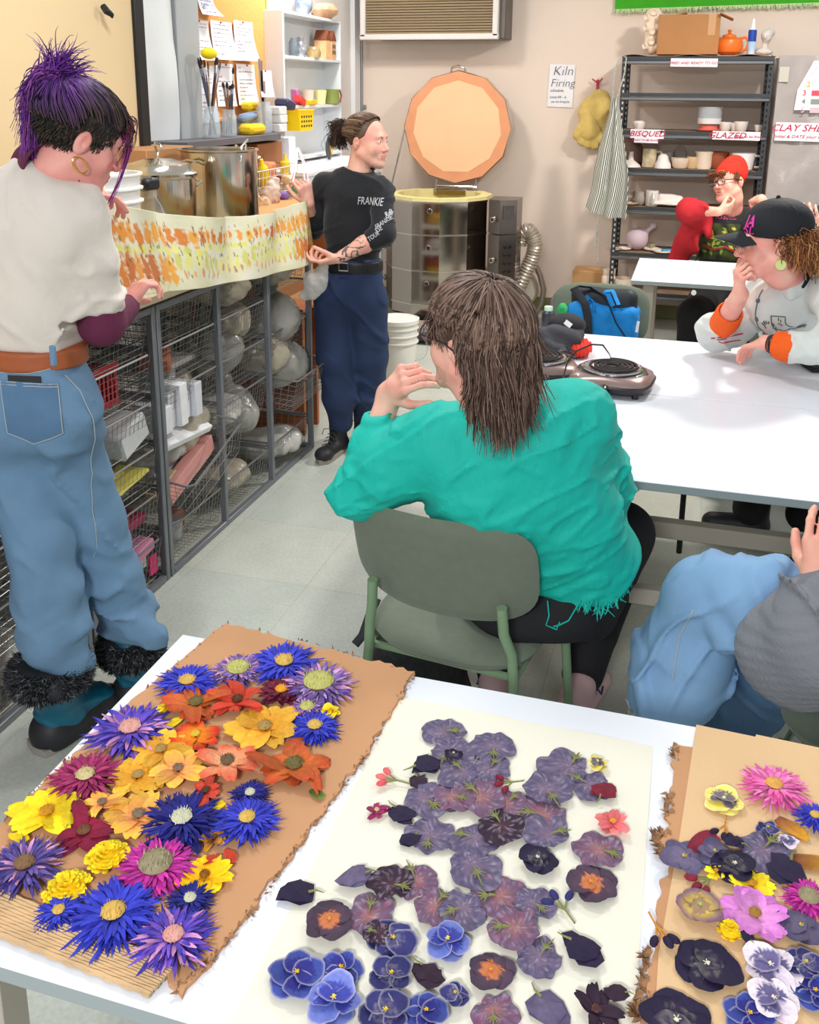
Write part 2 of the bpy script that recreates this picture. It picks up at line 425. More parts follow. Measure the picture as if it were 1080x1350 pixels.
# olive rubber base strip along the back wall, white conduit strip in the corner, grey column on the left wall
struct('baseboard_back', MB().box((.6, WY-.006, .055), (6.64, .012, .11), bv=.003), mat('base_rubber', (120, 118, 78), .5))
struct('trim_1', MB().box((LX+.04, 4.83, 1.6), (.08, .24, 3.2), bv=.004), mat('column_grey', (170, 174, 176), .5, ns=3, na=.03))
struct('trim_2', MB().box((LX+.02, 7.66, 1.6), (.04, .13, 3.2), bv=.004), m_trimw)
# grey conduit in the corner
c = MB(); c.cyl((LX+.035, WY-.03, 0), (LX+.035, WY-.03, 3.2), .012)
for z in (.6, 1.62, 2.5): c.box((LX+.035, WY-.012, z), (.07, .02, .03), bv=.003)
tag(c.build('conduit', mat('conduit_grey', (150, 150, 152), .4, .3)), 'thin grey metal conduit running up the room corner', 'pipe')
# ---- projection screen, hanging paper
t = thing('projection_screen', 'beige projector screen with a black edge, behind the purple-haired person', 'screen', (-2.5, 3.3, .95))
MB().box((-2.5, 3.24, 1.9), (.012, 1.6, 1.9), bv=.002).build('screen_fabric', mat('screen_beige', (222, 196, 152), .75, ns=1.2, na=.02), t)
c = MB().box((-2.49, 4.07, 1.9), (.03, .075, 1.9), bv=.004); c.box((-2.49, 2.42, 1.9), (.03, .07, 1.9), bv=.004); c.box((-2.49, 3.25, .93), (.04, 1.72, .06), bv=.01)
c.build('frame', mat('black_trim', (28, 28, 30), .45), t)
c = MB().tube([at(136, 8, x=-2.47), at(141, 15, x=-2.45), at(148, 20, x=-2.44), at(148, 24, x=-2.44)], [.014, .016, .011, .004], 8)
c.build('hook', mat('black_trim'), t)
g = np.zeros((14, 22, 3))
for i in range(14):
 for j in range(22):
  y = 4.13+.56*i/13; z = .95+2.2*j/21
  g[i, j] = (LX+.05+.02*fbm(V(y*3, z*2.2, 0)[None], 3, 4)[0]+.01*math.sin(y*9+z*1.5), y, z)
tag(MB().grid(g, thick=.003).build('paper_sheet', mat('white_plastic_sheet', (226, 230, 230), .32, ns=3, na=.03, bs=6, ba=.25, bd=.02)), 'large crumpled white sheet hanging beside the grey column', 'paper sheet')
# ---- cork board and notes
t = thing('cork_board', 'orange cork notice board with thin wooden frame on the left wall', 'notice board', (LX, 5.45, 1.57))
MB().box((LX+.012, 5.46, 2.3), (.018, 1.0, 1.44)).build('cork_panel', mat('cork', (226, 158, 88), .85, ns=60, na=.08, bs=120, ba=.2), t)
c = MB()
for y in (4.965, 5.955): c.box((LX+.016, y, 2.3), (.03, .02, 1.48), bv=.004)
for z in (1.575, 3.02): c.box((LX+.016, 5.46, z), (.03, 1.0, .022), bv=.004)
c.build('frame', mat('pale_wood', (214, 158, 100), .5, ns=8, na=.08), t)
m_paper = mat('white_paper', (240, 238, 240), .7, ns=5, na=.02); m_ink = mat('grey_ink', (150, 140, 160), .7); m_inkp = mat('pink_ink', (205, 130, 150), .7)
def curl_paper(name, label, px0, py0, px1, py1, x, curl=.03, lines=9, group=None, seed=0, m=None):
 p0 = at(px0, py0, x=x); p1 = at(px1, py1, x=x); y0, y1 = p0[1], p1[1]; z1, z0 = p0[2], p1[2]
 rs = np.random.RandomState(seed); g = np.zeros((8, 12, 3))
 for i in range(8):
  for j in range(12):
   u, v = i/7, j/11
   g[i, j] = (x+.003+curl*(1-v)**2.2*(.4+.6*u)+.004*math.sin(u*5+seed), y0+(y1-y0)*u, z0+(z1-z0)*v)
 t = thing(name, label, 'paper', (x, (y0+y1)/2, z0), group=group)
 MB().grid(g, thick=.0008).build('sheet', m or m_paper, t)
 c = MB(); W = y1-y0; Hh = z1-z0
 def P(u, v): return V(x+.0045+curl*(1-v)**2.2*(.4+.6*u)+.004*math.sin(u*5+seed), y0+W*u, z0+Hh*v)
 for k in range(lines):
  v = .9-.8*k/max(1, lines-1)*.95; u = .1
  if rs.rand() < .15: continue
  while u < .85:
   L_ = rs.uniform(.05, .2); e = min(u+L_, .9); hh = .004*rs.uniform(.7, 1.4)
   a, b = P(u, v), P(e, v); c.add([a, b, b+V(0, 0, hh), a+V(0, 0, hh)], [(0, 1, 2, 3)], int(rs.rand() < .2)); u = e+.03
   if rs.rand() < .12: break
 if c.f: c.build('writing', [m_ink, m_inkp], t, smooth=False)
 MB().sph(P(.5, .97)+V(.004, 0, 0), .006, 8, 5).build('pin', mat('pin_red', (190, 60, 60), .4), t)
 return t
curl_paper('notice_sheet', 'handwritten white sheet at the top left of the cork board', 248, 24, 276, 80, LX+.025, .05, 10, seed=1)
curl_paper('notice_sheet', 'handwritten white sheet top middle on the cork board, bottom edge curling', 276, 26, 306, 80, LX+.025, .06, 8, seed=2)
curl_paper('notice_sheet', 'handwritten white sheet at the top right of the cork board', 307, 26, 333, 81, LX+.03, .05, 10, seed=3)
curl_paper('notice_sheet', 'long white sheet on the cork board behind the jar of brushes', 251, 85, 284, 161, LX+.02, .02, 12, seed=4)
curl_paper('notice_sheet', 'white sheet on the cork board right of the yellow sponge', 284, 83, 309, 140, LX+.022, .02, 8, seed=5)
curl_paper('notice_sheet', 'white curling sheet low on the cork board behind the rulers', 311, 84, 337, 138, LX+.03, .03, 9, seed=6)
curl_paper('notice_sheet', 'striped paper pinned at the very top of the cork board', 259, -8, 281, 22, LX+.03, .07, 12, seed=7, m=mat('blueish_paper', (206, 214, 228), .6))
curl_paper('notice_sheet', 'blank white star-shaped card standing beside the rulers', 341, 92, 358, 128, LX+.17, .02, 0, seed=8)
# ---- white wall shelf
xf = -2.58; y0, y1 = 5.93, 6.97; m_ws = mat('white_laminate', (222, 226, 228), .45, ns=3, na=.015)
t = thing('wall_shelf', 'white open wall shelf unit beside the cork board', 'shelf', (LX, (y0+y1)/2, 1.2))
MB().box(((LX+xf)/2, y0, 1.73), (xf-LX, .022, 1.02), bv=.002).build('side_panel', m_ws, t)
MB().box(((LX+xf)/2, y1, 1.73), (xf-LX, .022, 1.02), bv=.002).build('side_panel', m_ws, t)
MB().box((LX+.006, (y0+y1)/2, 1.73), (.008, y1-y0, 1.0)).build('back_panel', m_ws, t)
for z in (2.232, 1.955, 1.64, 1.30): MB().box(((LX+xf)/2, (y0+y1)/2, z), (xf-LX, y1-y0-.02, .02), bv=.002).build('shelf_board', m_ws, t)
t = thing('low_cabinet', 'white cabinet top with grey recesses below the wall shelf', 'cabinet', (-2.5, 6.5, 0))
MB().box((-2.49, 6.25, .62), (.46, 1.5, 1.24), bv=.006).build('body', m_ws, t)
MB().box((-2.48, 6.25, 1.255), (.48, 1.54, .03), bv=.006).build('cabinet_top', mat('white_top', (240, 240, 242), .35), t)
for y in (5.87, 6.6): MB().box((-2.25, y, 1.1), (.02, .6, .13), bv=.004).build('recess', mat('recess_grey', (140, 146, 150), .5), t)
# ---- little pots on the wall shelf
def pot(name, label, cat, base, prof, m, n=20, group=None, R=None):
 o = MB().lathe(prof, n, (0, 0, 0), R=R, cap0=True).build(name, m, None, world=False, origin=tuple(float(v) for v in base)); return tag(o, label, cat, group)
def wsp(px, z, x=-2.63):
 p = at(px, 100, x=x); return V(x, p[1], z)
m_glz_b = mat('glaze_blue', (70, 90, 130), .25, ns=12, col2=(190, 200, 215), bs=20, ba=.1)
pot('vase', 'blue and white glazed vase on top of the wall shelf', 'vase', wsp(402, 2.243), [(.03, 0), (.055, .03), (.062, .08), (.045, .13), (.03, .15), (.036, .18), (.033, .18), (.026, .15), (.03, .12)], m_glz_b)
pot('bowl', 'cream round pot with brown rim on top of the wall shelf', 'pot', wsp(430, 2.243), [(.04, 0), (.085, .03), (.095, .06), (.08, .095), (.06, .105), (.055, .1), (.07, .08)], mat('cream_glaze', (226, 205, 175), .35, ns=7, col2=(170, 120, 80)))
m_glz_g = mat('glaze_grey', (95, 98, 105), .25, .3, ns=18, col2=(190, 190, 195))
pot('vase', 'small grey narrow-necked vase on the second wall shelf board', 'vase', wsp(397, 1.966), [(.03, 0), (.042, .02), (.045, .06), (.02, .1), (.024, .13), (.02, .13), (.015, .1)], m_glz_g)
pot('jug', 'grey glass jug behind the small grey vase', 'jug', wsp(388, 1.966), [(.028, 0), (.032, .02), (.03, .09), (.018, .12), (.014, .12)], mat('grey_glass', (150, 160, 168), .1, trans=.6))
pot('tea_light', 'small smoky glass tea light in front of the wooden house lantern', 'candle holder', wsp(414, 1.966, -2.6), [(.045, 0), (.052, .03), (.04, .07), (.034, .075), (.04, .03)], mat('smoky_glass', (150, 130, 100), .15, trans=.4, ns=9, col2=(230, 200, 140)))
t = thing('house_lantern', 'wooden house-shaped lantern with two peaked roofs on the wall shelf', 'lantern', wsp(429, 1.966))
b0 = wsp(429, 1.966); mw = mat('lantern_wood', (232, 182, 130), .6, ns=20, na=.07); md = mat('lantern_dark', (130, 70, 45), .6)
for dy, nm in ((-.05, 0), (.06, 1)):
 c = MB().box(b0+V(0, dy, .065), (.09, .085, .13), bv=.002); c.build('house_body', mw, t)
 c = MB().prism([(-.048, 0), (.048, 0), (0, .07)], -.048, .048, c=b0+V(0, dy, .13), R=np.array([[0, 0, 1.], [1, 0, 0], [0, 1, 0]])); c.build('roof', md, t)
c = MB()
for a in (-1, 1):
 for q in (0, 1): c.box(b0+V(.047, .06+a*.018, .05+q*.04), (.004, .018, .026))
c.build('window_panes', mat('pane_dark', (70, 75, 85), .3), t)
# second board objects
pot('cup', 'pale yellow tapered cup on the wall shelf', 'cup', wsp(422, 1.651), [(.03, 0), (.034, .002), (.048, .1), (.044, .1), (.03, .01)], mat('pale_yellow', (246, 238, 165), .45))
t = thing('mug', 'olive green mug with brown handle at the end of the wall shelf', 'mug', wsp(438, 1.651, -2.6)); q = wsp(438, 1.651, -2.6)
MB().lathe([(.042, 0), (.05, .004), (.05, .105), (.045, .107), (.042, .02)], 20, q, cap0=True).build('cup_body', mat('olive_glaze', (128, 138, 70), .35, ns=10, na=.12), t)
MB().tube([q+V(.02, .045, .09), q+V(.03, .075, .1), q+V(.035, .095, .06), q+V(.03, .08, .015), q+V(.02, .05, .012)], .007, 8).build('handle', mat('brown_glaze', (150, 85, 60), .4), t)
t = thing('cup', 'small pink cup behind the yellow box on the wall shelf', 'cup', wsp(406, 1.651, -2.66)); MB().lathe([(.03, 0), (.045, .1), (.04, .1)], 16, wsp(406, 1.651, -2.66), cap0=True).build('cup_body', mat('blush', (246, 215, 200), .5), t)
tag(MB().box(wsp(389, 1.70, -2.62), (.05, .04, .11), R=rotx(.1), bv=.004).build('small_box', mat('mauve', (190, 110, 160), .5)), 'small mauve card box at the left of the wall shelf board', 'box')
tag(MB().box(wsp(395, 1.68, -2.59), (.05, .1, .05), R=rotx(-.35), bv=.006).build('small_box', mat('box_red', (214, 60, 55), .5)), 'tilted red box beside the mauve box', 'box')
tag(MB().box(wsp(409, 1.668, -2.59), (.05, .12, .034), bv=.006).build('small_box', mat('box_yel', (245, 185, 20), .45)), 'low yellow box in front of the pink cup', 'box')
t = thing('oval_plaque', 'dark oval plaque with a gold leaf leaning on the cabinet top', 'plaque', at(434, 199, x=-2.45))
q = at(434, 180, x=-2.5); q[2] = 1.352; MB().sph(q, (.02, .055, .08), 20, 12).build('plaque_body', mat('plaque_dark', (70, 70, 66), .4), t)
MB().sph(q+V(.014, -.005, .0), (.012, .022, .05), 8, 8, R=rotx(.4)).build('gold_leaf', mat('gold_leaf', (236, 196, 90), .35, .4), t)
# ---- dark wall shelf with art supplies
DZ = 1.49
t = thing('wall_ledge', 'dark grey wall ledge above the steel pots, full of art supplies', 'shelf', (LX, 5.2, DZ-.04))
MB().prism([(LX, 4.4), (-2.45, 4.4), (-2.45, 5.55), (LX, 5.95)], DZ-.032, DZ).build('shelf_board', mat('ledge_grey', (98, 98, 104), .5, ns=6, na=.05), t)
MB().box((LX+.02, 5.15, DZ-.08), (.03, 1.2, .08)).build('bracket', mat('ledge_grey'), t)
m_glass = mat('clear_glass', (225, 235, 240), .06, alpha=.28)
def jar(label, px, r, h, x=-2.55, group=None):
 q = at(px, 180, x=x); q[2] = DZ
 o = MB().lathe([(r*.9, .002), (r, .01), (r, h*.78), (r*.8, h*.86), (r*.8, h), (r*.76, h), (r*.76, h*.86), (r*.95, h*.76), (r*.95, .012), (0.001, .008)], 20, (0, 0, 0), cap0=True).build('glass_jar', m_glass, None, world=False, origin=tuple(q)); tag(o, label, 'jar', group); return q
def brush(p0, p1, col, tip, label, w=.006, grp='paint brushes in the glass jars'):
 t = thing('paint_brush', label, 'brush', p0, group=grp); p0 = np.array(p0); p1 = np.array(p1); d = p1-p0
 MB().tube([p0, p0+d*.4, p0+d*.8], [.0025, w*.8, w*.55], 6).build('brush_handle', mat('bh%d%d%d' % col, col, .4), t)
 MB().tube([p0+d*.8, p0+d*.9], [w*.7, w*.8], 6).build('ferrule', mat('ferrule', (170, 170, 175), .3, .8), t)
 MB().tube([p0+d*.9, p0+d*.95, p1], [w*.8, w*1.1, w*.5], 6).build('bristles', mat('bt%d%d%d' % tip, tip, .7), t)
q = jar('tall clear glass jar of brushes topped by a yellow sponge', 280, .045, .17)
rs = np.random.RandomState(3); hc = [(60, 60, 70), (60, 90, 120), (150, 100, 60), (110, 40, 40), (30, 30, 30), (200, 180, 150)]; tc_ = [(60, 40, 30), (30, 28, 30), (110, 80, 60)]
for i in range(15):
 a = rs.uniform(0, 2*PI); rr = .02+.02*rs.rand(); p0 = q+V(rr*math.cos(a+PI)*.7, rr*math.sin(a+PI)*.7, .015)
 brush(p0, q+V(math.cos(a)*.05, math.sin(a)*.085, .4+.03*rs.rand()), hc[i % 6], tc_[i % 3], 'paint brush standing bristles up in the glass jar under the yellow sponge', .006)
o = MB().sph((0, 0, 0), (.035, .07, .03), 20, 12).build('sponge', mat('sponge_yellow', (250, 222, 20), .8, bs=60, ba=.5), None, world=False, origin=tuple(q+V(0, 0, .445))); tag(o, 'bright yellow sponge resting on the brush tips', 'sponge')
q = jar('shorter glass jar of brushes right of the tall jar', 303, .042, .15)
for i in range(7):
 a = rs.uniform(0, 2*PI); brush(q+V(-.02*math.cos(a), -.02*math.sin(a), .015), q+V(math.cos(a)*.03, math.sin(a)*.05-.01, .27+.04*rs.rand()), hc[(i+2) % 6], tc_[i % 2], 'short brush standing in the shorter glass jar', .008, 'short brushes in the shorter jar')
brush(q+V(.01, .0, .015), q+V(0, .075, .38), (30, 30, 34), (25, 25, 28), 'long black brush leaning out of the shorter glass jar', .007, None)
q = jar('ribbed glass jar holding metal rulers', 349, .05, .19)
for i, (dy, hh) in enumerate(((-.06, .43), (-.02, .42), (.02, .3), (-.03, .36))):
 o = MB().box(q+V(0, dy/2, hh/2+.01), (.003, .028, hh), R=rotx(-dy*1.6), bv=.001).build('ruler', mat('steel_ruler', (165, 158, 160), .35, .7)); tag(o, ['steel ruler leaning left in the ribbed jar', 'steel ruler with holes standing in the ribbed jar', 'short steel ruler at the right of the ribbed jar', 'steel ruler behind the others in the ribbed jar'][i], 'ruler')
def onledge(px, x=-2.55): q = at(px, 178, x=x); q[2] = DZ; return q
o = MB().box(onledge(333)+V(0, 0, .033), (.1, .2, .06), bv=.02).build('sponge', mat('sponge_deep', (246, 205, 40), .85, bs=50, ba=.5)); tag(o, 'flat yellow sponge lying on the ledge between the jars', 'sponge')
o = MB().box(onledge(327, -2.6)+V(0, 0, .1), (.07, .2, .05), bv=.02, R=rotx(.1)).build('folded_cloth', mat('cloth_blue', (120, 140, 165), .8, bs=30, ba=.4)); tag(o, 'blue folded cloth on top of the flat yellow sponge', 'cloth')
o = MB().box(onledge(333, -2.64)+V(0, 0, .16), (.07, .18, .05), bv=.015).build('sponge', mat('sponge_deep')); tag(o, 'second yellow sponge behind the blue folded cloth', 'sponge')
for i, dz in enumerate((.03, .085, .135)):
 o = MB().box(onledge(366)+V(0, .01*(i % 2), dz), (.09, .11, .05), bv=.006).build('paper_pack', mat('pack_white', (226, 226, 224), .6, ns=30, na=.06)); tag(o, ['white paper pack at the bottom of the ledge stack', 'white paper pack in the middle of the ledge stack', 'white paper pack on top of the ledge stack'][i], 'pack')
t = thing('plastic_basket', 'bright yellow plastic basket at the end of the dark ledge', 'basket', onledge(392, -2.56)); q = onledge(392, -2.56)
c = MB()
for sgn in (-1, 1):
 c.prism([(-.1, 0), (.1, 0), (.13, .13), (-.13, .13)], -.003, .003, c=q+V(sgn*.065, .0, 0), R=np.array([[0, 0, 1.], [1, 0, 0], [0, 1, 0]]))
 c.box(q+V(0, sgn*.115, .066), (.13, .004, .13), R=rotx(-sgn*.22))
c.box(q+V(0, 0, .003), (.13, .2, .006)); c.build('basket_body', mat('basket_yellow', (255, 214, 0), .4), t)
c = MB(); c.box(q+V(.068, 0, .132), (.012, .27, .012), bv=.003); c.box(q+V(-.068, 0, .132), (.012, .27, .012), bv=.003); c.build('rim', mat('basket_yellow'), t)
c = MB()
for i in range(5):
 for j in range(3): c.box(q+V(.069, -.08+.04*i, .03+.03*j), (.003, .018, .014))
c.build('holes', mat('hole_dark', (60, 45, 10), .8), t)
o = MB().box(onledge(377, -2.56)+V(0, 0, .17), (.1, .13, .05), bv=.012, R=rotx(-.25)).build('sponge_block', mat('navy_block', (50, 52, 84), .6)); tag(o, 'dark blue and red sanding block sticking out of the yellow basket', 'block')
# ---- clutter under the ledge
def counterp(px, py, x): q = at(px, py, x=x); return q
CT = 1.09
def carton(label, c_, d, col=(176, 128, 84), R=None, extra=None):
 t = thing('cardboard_box', label, 'box', (c_[0], c_[1], c_[2]-d[2]/2)); MB().box(c_, d, bv=.004, R=R).build('carton', mat('card%d' % col[0], col, .8, ns=8, na=.06), t)
 MB().box(V(*c_)+V(d[0]/2+.0015, 0, .02), (.001, d[1]*.55, d[2]*.18)).build('printed_label', mat('label_tan', (150, 96, 60), .7), t); return t
carton('flat brown cardboard box behind the lidded steel pot', (-2.42, 3.98, 1.29), (.24, .42, .40))
carton('brown cardboard box under the end of the dark ledge', (-2.6, 5.5, 1.33), (.2, .36, .22), (150, 96, 58))
carton('tan cardboard box below the white wire basket', (-2.3, 4.95, .63), (.3, .7, .34), (196, 150, 98))
o = MB().box((-2.55, 5.8, 1.36), (.14, .1, .2), bv=.004).build('small_box', mat('box_white', (235, 236, 240), .5)); tag(o, 'white card box right of the brown box under the ledge', 'box')
o = MB().box((-2.62, 5.15, 1.35), (.14, .1, .24), bv=.004).build('small_box', mat('box_black', (32, 30, 30), .6)); tag(o, 'black box in the shadow under the dark ledge', 'box')
t = thing('wire_basket', 'white wire basket of yellow clay tools under the dark ledge', 'basket', (-2.42, 5.15, 1.17))
c = MB(); B0 = V(-2.42, 5.15, 1.17)
for z in (0, .05, .1, .14):
 c.tube([B0+V(-.1, -.45, z), B0+V(.1, -.45, z), B0+V(.1, .45, z), B0+V(-.1, .45, z)], .004 if z in (0, .14) else .0025, 5, closed=True)
for i in range(19):
 y = -.45+.05*i; c.tube([B0+V(.1, y, .14), B0+V(.1, y, 0), B0+V(-.1, y, 0), B0+V(-.1, y, .14)], .0022, 4)
c.build('wire_grid', mat('wire_white', (228, 222, 216), .4), t)
for i, (dy, col, lab) in enumerate(((-.3, (214, 190, 170), 'crumpled clear bag in the left of the white wire basket'), (-.02, (248, 214, 20), 'yellow bottle leaning in the white wire basket'), (.12, (222, 140, 100), 'orange sponge in the white wire basket'), (.25, (240, 212, 60), 'short yellow bottle at the right of the white wire basket'))):
 if i == 0:
  s = SDF(.012); s.ell((0, 0, .1), (.09, .13, .12)); s.disp(lambda P: .02*fbm(P*14, 3)); v, f = s.run(); o = mkobj('plastic_bag', v, f, mat('baggy', (214, 196, 186), .25, ns=8, na=.2), None, world=False, origin=tuple(B0+V(0, dy, .02)))
 elif i == 2: o = MB().box((0, 0, .06), (.09, .1, .1), bv=.015).build('sponge', mat('sponge_or', col, .8), None, world=False, origin=tuple(B0+V(0, dy, .06)))
 else: o = MB().lathe([(.028, 0), (.03, .01), (.03, .13), (.012, .15), (.01, .18)], 14, R=rotx(.35 if i == 1 else 0), cap0=True, cap1=True).build('squeeze_bottle', mat('sq%d' % i, col, .4), None, world=False, origin=tuple(B0+V(.06, dy, .03)))
 tag(o, lab, ['bag', 'bottle', 'sponge', 'bottle'][i])
# paint tubes, rags and jars in front of the guy's hand
bits = [((355, 262), (200, 170, 150), .05, 'crumpled tan rag on the counter right of the tall pot'), ((372, 258), (120, 90, 160), .03, 'purple paint tube on the counter behind the cloth'), ((388, 250), (60, 140, 90), .03, 'green paint cap among the counter clutter'),
  ((362, 248), (225, 205, 190), .04, 'pale crumpled rag above the tan rag'), ((380, 236), (230, 200, 150), .035, 'cream jar lid above the paint tubes'), ((344, 268), (210, 180, 140), .05, 'tan cloth bundle at the foot of the tall pot'),
  ((368, 234), (110, 40, 40), .022, 'dark red paint jar among the counter clutter'), ((396, 268), (235, 230, 225), .04, 'white rag near the top corner of the banner')]
for i, ((px, py), col, r, lab) in enumerate(bits):
 q = at(px, py, x=-2.25); s = SDF(.007); s.ell((0, 0, 0), (r, r*1.2, r)); s.disp(lambda P, i=i: .5*r*fbm(P*18+i*3, 3)); v, f = s.run()
 o = mkobj('rag' if i in (0, 3, 5, 7) else 'paint_pot', v, f, mat('bit%d' % i, col, .6, ns=30, na=.15), None, world=False, origin=tuple(q)); tag(o, lab, 'rag' if i in (0, 3, 5, 7) else 'pot')
t = thing('cart_shelf', 'low shelf holding paint pots and rags behind the banner', 'shelf', (-2.25, 4.95, 0))
MB().box((-2.3, 4.95, 1.13), (.5, 1.0, .03), bv=.004).build('shelf_board', mat('pale_wood'), t)
for y in (4.5, 5.4): MB().box((-2.3, y, .56), (.46, .03, 1.12), bv=.004).build('side_panel', mat('pine', (160, 92, 48), .5, ns=10, na=.1), t)
MB().box((-2.3, 4.95, .45), (.46, .88, .02)).build('shelf_board', mat('pale_wood'), t)
t = thing('ribbon', 'pale pink ribbon hanging from the ledge beside the standing man', 'ribbon', at(392, 195, x=-2.3)); c = MB()
for a in ((392, 195, 386, 240), (393, 195, 402, 240), (394, 196, 407, 240), (391, 196, 383, 236)):
 p, q = at(a[0], a[1], x=-2.3), at(a[2], a[3], x=-2.2); c.tube([p, (p+q)/2+V(.01, 0, .01), q], .005, 5, flat=.3)
c.build('ribbon_strands', mat('ribbon_pink', (238, 205, 220), .5), t)
# ================================================================ BASKET RACKS
RX, RB = -1.74, -2.28
m_rack = mat('rack_grey', (122, 126, 132), .38, .35, ns=14, na=.05)
m_wire = mat('basket_wire', (150, 150, 150), .35, .7)
LV = [.18, .352, .523, .695, .867]
def rack(label, ys):
 t = thing('basket_rack', label, 'rack', ((RX+RB)/2, (ys[0]+ys[-1])/2, 0)); a, b = ys[0], ys[-1]
 for y in ys:
  for x in (RX-.0125, RB+.0125): MB().box((x, y, .515), (.025, .025, 1.03), bv=.003).build('post', m_rack, t)
  c = MB()
  for z in LV+[1.02]: c.tube([(RX-.02, y, z), (RB+.02, y, z)], .0055, 6)
  c.build('runner', m_rack, t)
 for x in (RX-.0125, RB+.0125):
  for z in (.0125, 1.0175): MB().box((x, (a+b)/2, z), (.024, b-a-.026, .024), bv=.003).build('rail', m_rack, t)
 for y in (a, b): MB().box(((RX+RB)/2, y, .0125), (RX-RB-.05, .024, .024), bv=.003).build('rail', m_rack, t)
 return t
rack('grey steel basket rack with three bays nearest the standing man', [2.868, 3.312, 3.776, 4.252])
rack('grey steel basket rack with one bay of paper and red basket, behind the jeans', [2.385, 2.836])
rack('grey steel basket rack nearest the camera, behind the purple-haired person', [1.45, 1.9, 2.35])
# basket prototype: local origin at centre of rim, x = depth, y = width
def basket(hgt, W=.41, D=.5, name='wire_basket'):
 t = thing(name, 'x', 'basket', (0, 0, 0)); hx, hy = D/2, W/2; bx, by = hx-.02, hy-.02
 c = MB(); c.tube([(-hx, -hy, 0), (hx-.02, -hy, 0), (hx, -hy+.02, 0), (hx, hy-.02, 0), (hx-.02, hy, 0), (-hx, hy, 0)], .0045, 6, closed=True); c.build('rim', m_wire, t, world=False)
 c = MB(); nz = max(3, int(hgt/.022)); r = .0011
 for k in range(1, nz+1):
  f = k/nz; x = hx+(bx-hx)*f; y = hy+(by-hy)*f; z = -hgt*f; c.tube([(-x, -y, z), (x, -y, z), (x, y, z), (-x, y, z)], r, 4, closed=True)
 for i in range(16):
  f = -1+2*i/15; c.tube([(hx, hy*f, 0), (bx, by*f, -hgt), (-bx, by*f, -hgt), (-hx, hy*f, 0)], r, 4, caps=False)
 for i in range(15):
  f = -1+2*i/14; c.tube([(hx*f, -hy, 0), (bx*f, -by, -hgt), (bx*f, by, -hgt), (hx*f, hy, 0)], r, 4, caps=False)
 c.build('wire_grid', m_wire, t, world=False); return t
bk = basket(.15); used = {}
def put(b, x, y, z, lab, rx=0.0, ry=0.0):
 if b not in used: o = b; used[b] = 1
 else: o = copy_tree(b)
 o.location = (x, y, z); o.rotation_euler = (rx, ry, 0); o['label'] = lab; o['group'] = 'wire basket drawers in the racks'; return o
BX = RX-.26
bays = {'A': (2.385+2.836)/2, '1': (2.868+3.312)/2, '2': (3.312+3.776)/2, '3': (3.776+4.252)/2, 'Y': 2.125, 'X': 1.675}
nmb = {'A': 'red basket bay', '1': 'bay right of the paired posts', '2': 'middle clay bay', '3': 'bay beside the standing man', 'Y': 'bay behind the jeans', 'X': 'bay at the left edge'}
rk = ['lowest', 'second from bottom', 'third from bottom', 'fourth from bottom', 'fifth from bottom']
for kbay, cy in bays.items():
 for i, z in enumerate(LV+[1.02]):
  if kbay == '1' and i in (2,): continue
  if kbay == '2' and i in (1,): continue
  if kbay == '3' and i in (2, 4): continue
  dx = 0; rx = ry = 0
  if kbay == '1' and i == 1: put(bk, BX+.1, cy, z+.09, 'wire basket drawer tilted askew and holding pink booklets', .32, .12); continue
  if kbay == '3' and i == 1: put(bk, BX+.12, cy, z+.16, 'wire basket drawer pulled out, second from bottom in the bay beside the standing man', 0, .1); continue
  put(bk, BX, cy, z, ('topmost' if i == 5 else rk[i])+' wire basket drawer in the '+nmb[kbay])
# ---- contents
m_clay = mat('bagged_clay', (178, 168, 150), .22, ns=9, na=.22, bs=25, ba=.5, bd=.01); m_clay2 = mat('bagged_clay_grey', (150, 148, 140), .22, ns=8, na=.25, bs=25, ba=.5)
m_clay3 = mat('clear_bag', (205, 203, 195), .15, ns=8, na=.15, bs=20, ba=.5, trans=.25)
def bagproto(sx, sy, sz, sd, m, tie=False):
 s = SDF(.009); s.ell((0, 0, sz*.9), (sx, sy, sz), k=.03); s.ell((sx*.3, -sy*.3, sz*1.3), (sx*.5, sy*.5, sz*.6), k=.04)
 if tie: s.cap((0, 0, sz*1.7), (.02, .03, sz*2.4), .012, .04, k=.03)
 s.disp(lambda P: .012*fbm(P*11+sd, 3, sd)+.006*folds(P, (1, .4, .3), 14, 1.5, sd)); v, f = s.run()
 v[:, 2] -= v[:, 2].min(); return mkobj('clay_bag', v, f, m, None, world=False)
protos = [bagproto(.15, .14, .07, 1, m_clay), bagproto(.13, .12, .09, 2, m_clay2, True), bagproto(.16, .15, .06, 3, m_clay3), bagproto(.1, .11, .08, 4, m_clay, True)]
pu = set()
def bag(i, x, y, z, lab, rz=0, sc=1.0):
 o = protos[i] if i not in pu else copy_tree(protos[i]); pu.add(i)
 o.location = (x, y, z); o.rotation_euler = (0, 0, rz); o.scale = (sc,)*3; tag(o, lab, 'bag', 'plastic bags of clay in the wire drawers')
fz = lambda i: (LV+[1.02])[i]-.145
B2, B3 = bays['2'], bays['3']
bag(0, BX+.1, B2, fz(5), 'big tan clay bag at the top of the middle clay bay', .3, 1.1)
bag(1, BX+.06, B2+.02, fz(3), 'round pale clay bag swelling in the middle clay bay, upper part', 1.0, 1.15)
bag(2, BX+.12, B2-.08, fz(2), 'clear crinkled bag near the post in the middle clay bay', 2, .85)
bag(3, BX+.12, B2+.1, fz(4), 'grey clay bag at the upper right of the middle clay bay', .5)
bag(1, BX+.13, B2+.08, fz(2)-.1, 'grey-brown clay bag under the clear crinkled bag', 2.2, 1.0)
bag(0, BX+.1, B2, fz(0), 'flat tan clay bag on the lowest drawer of the middle clay bay', 1.4, .9)
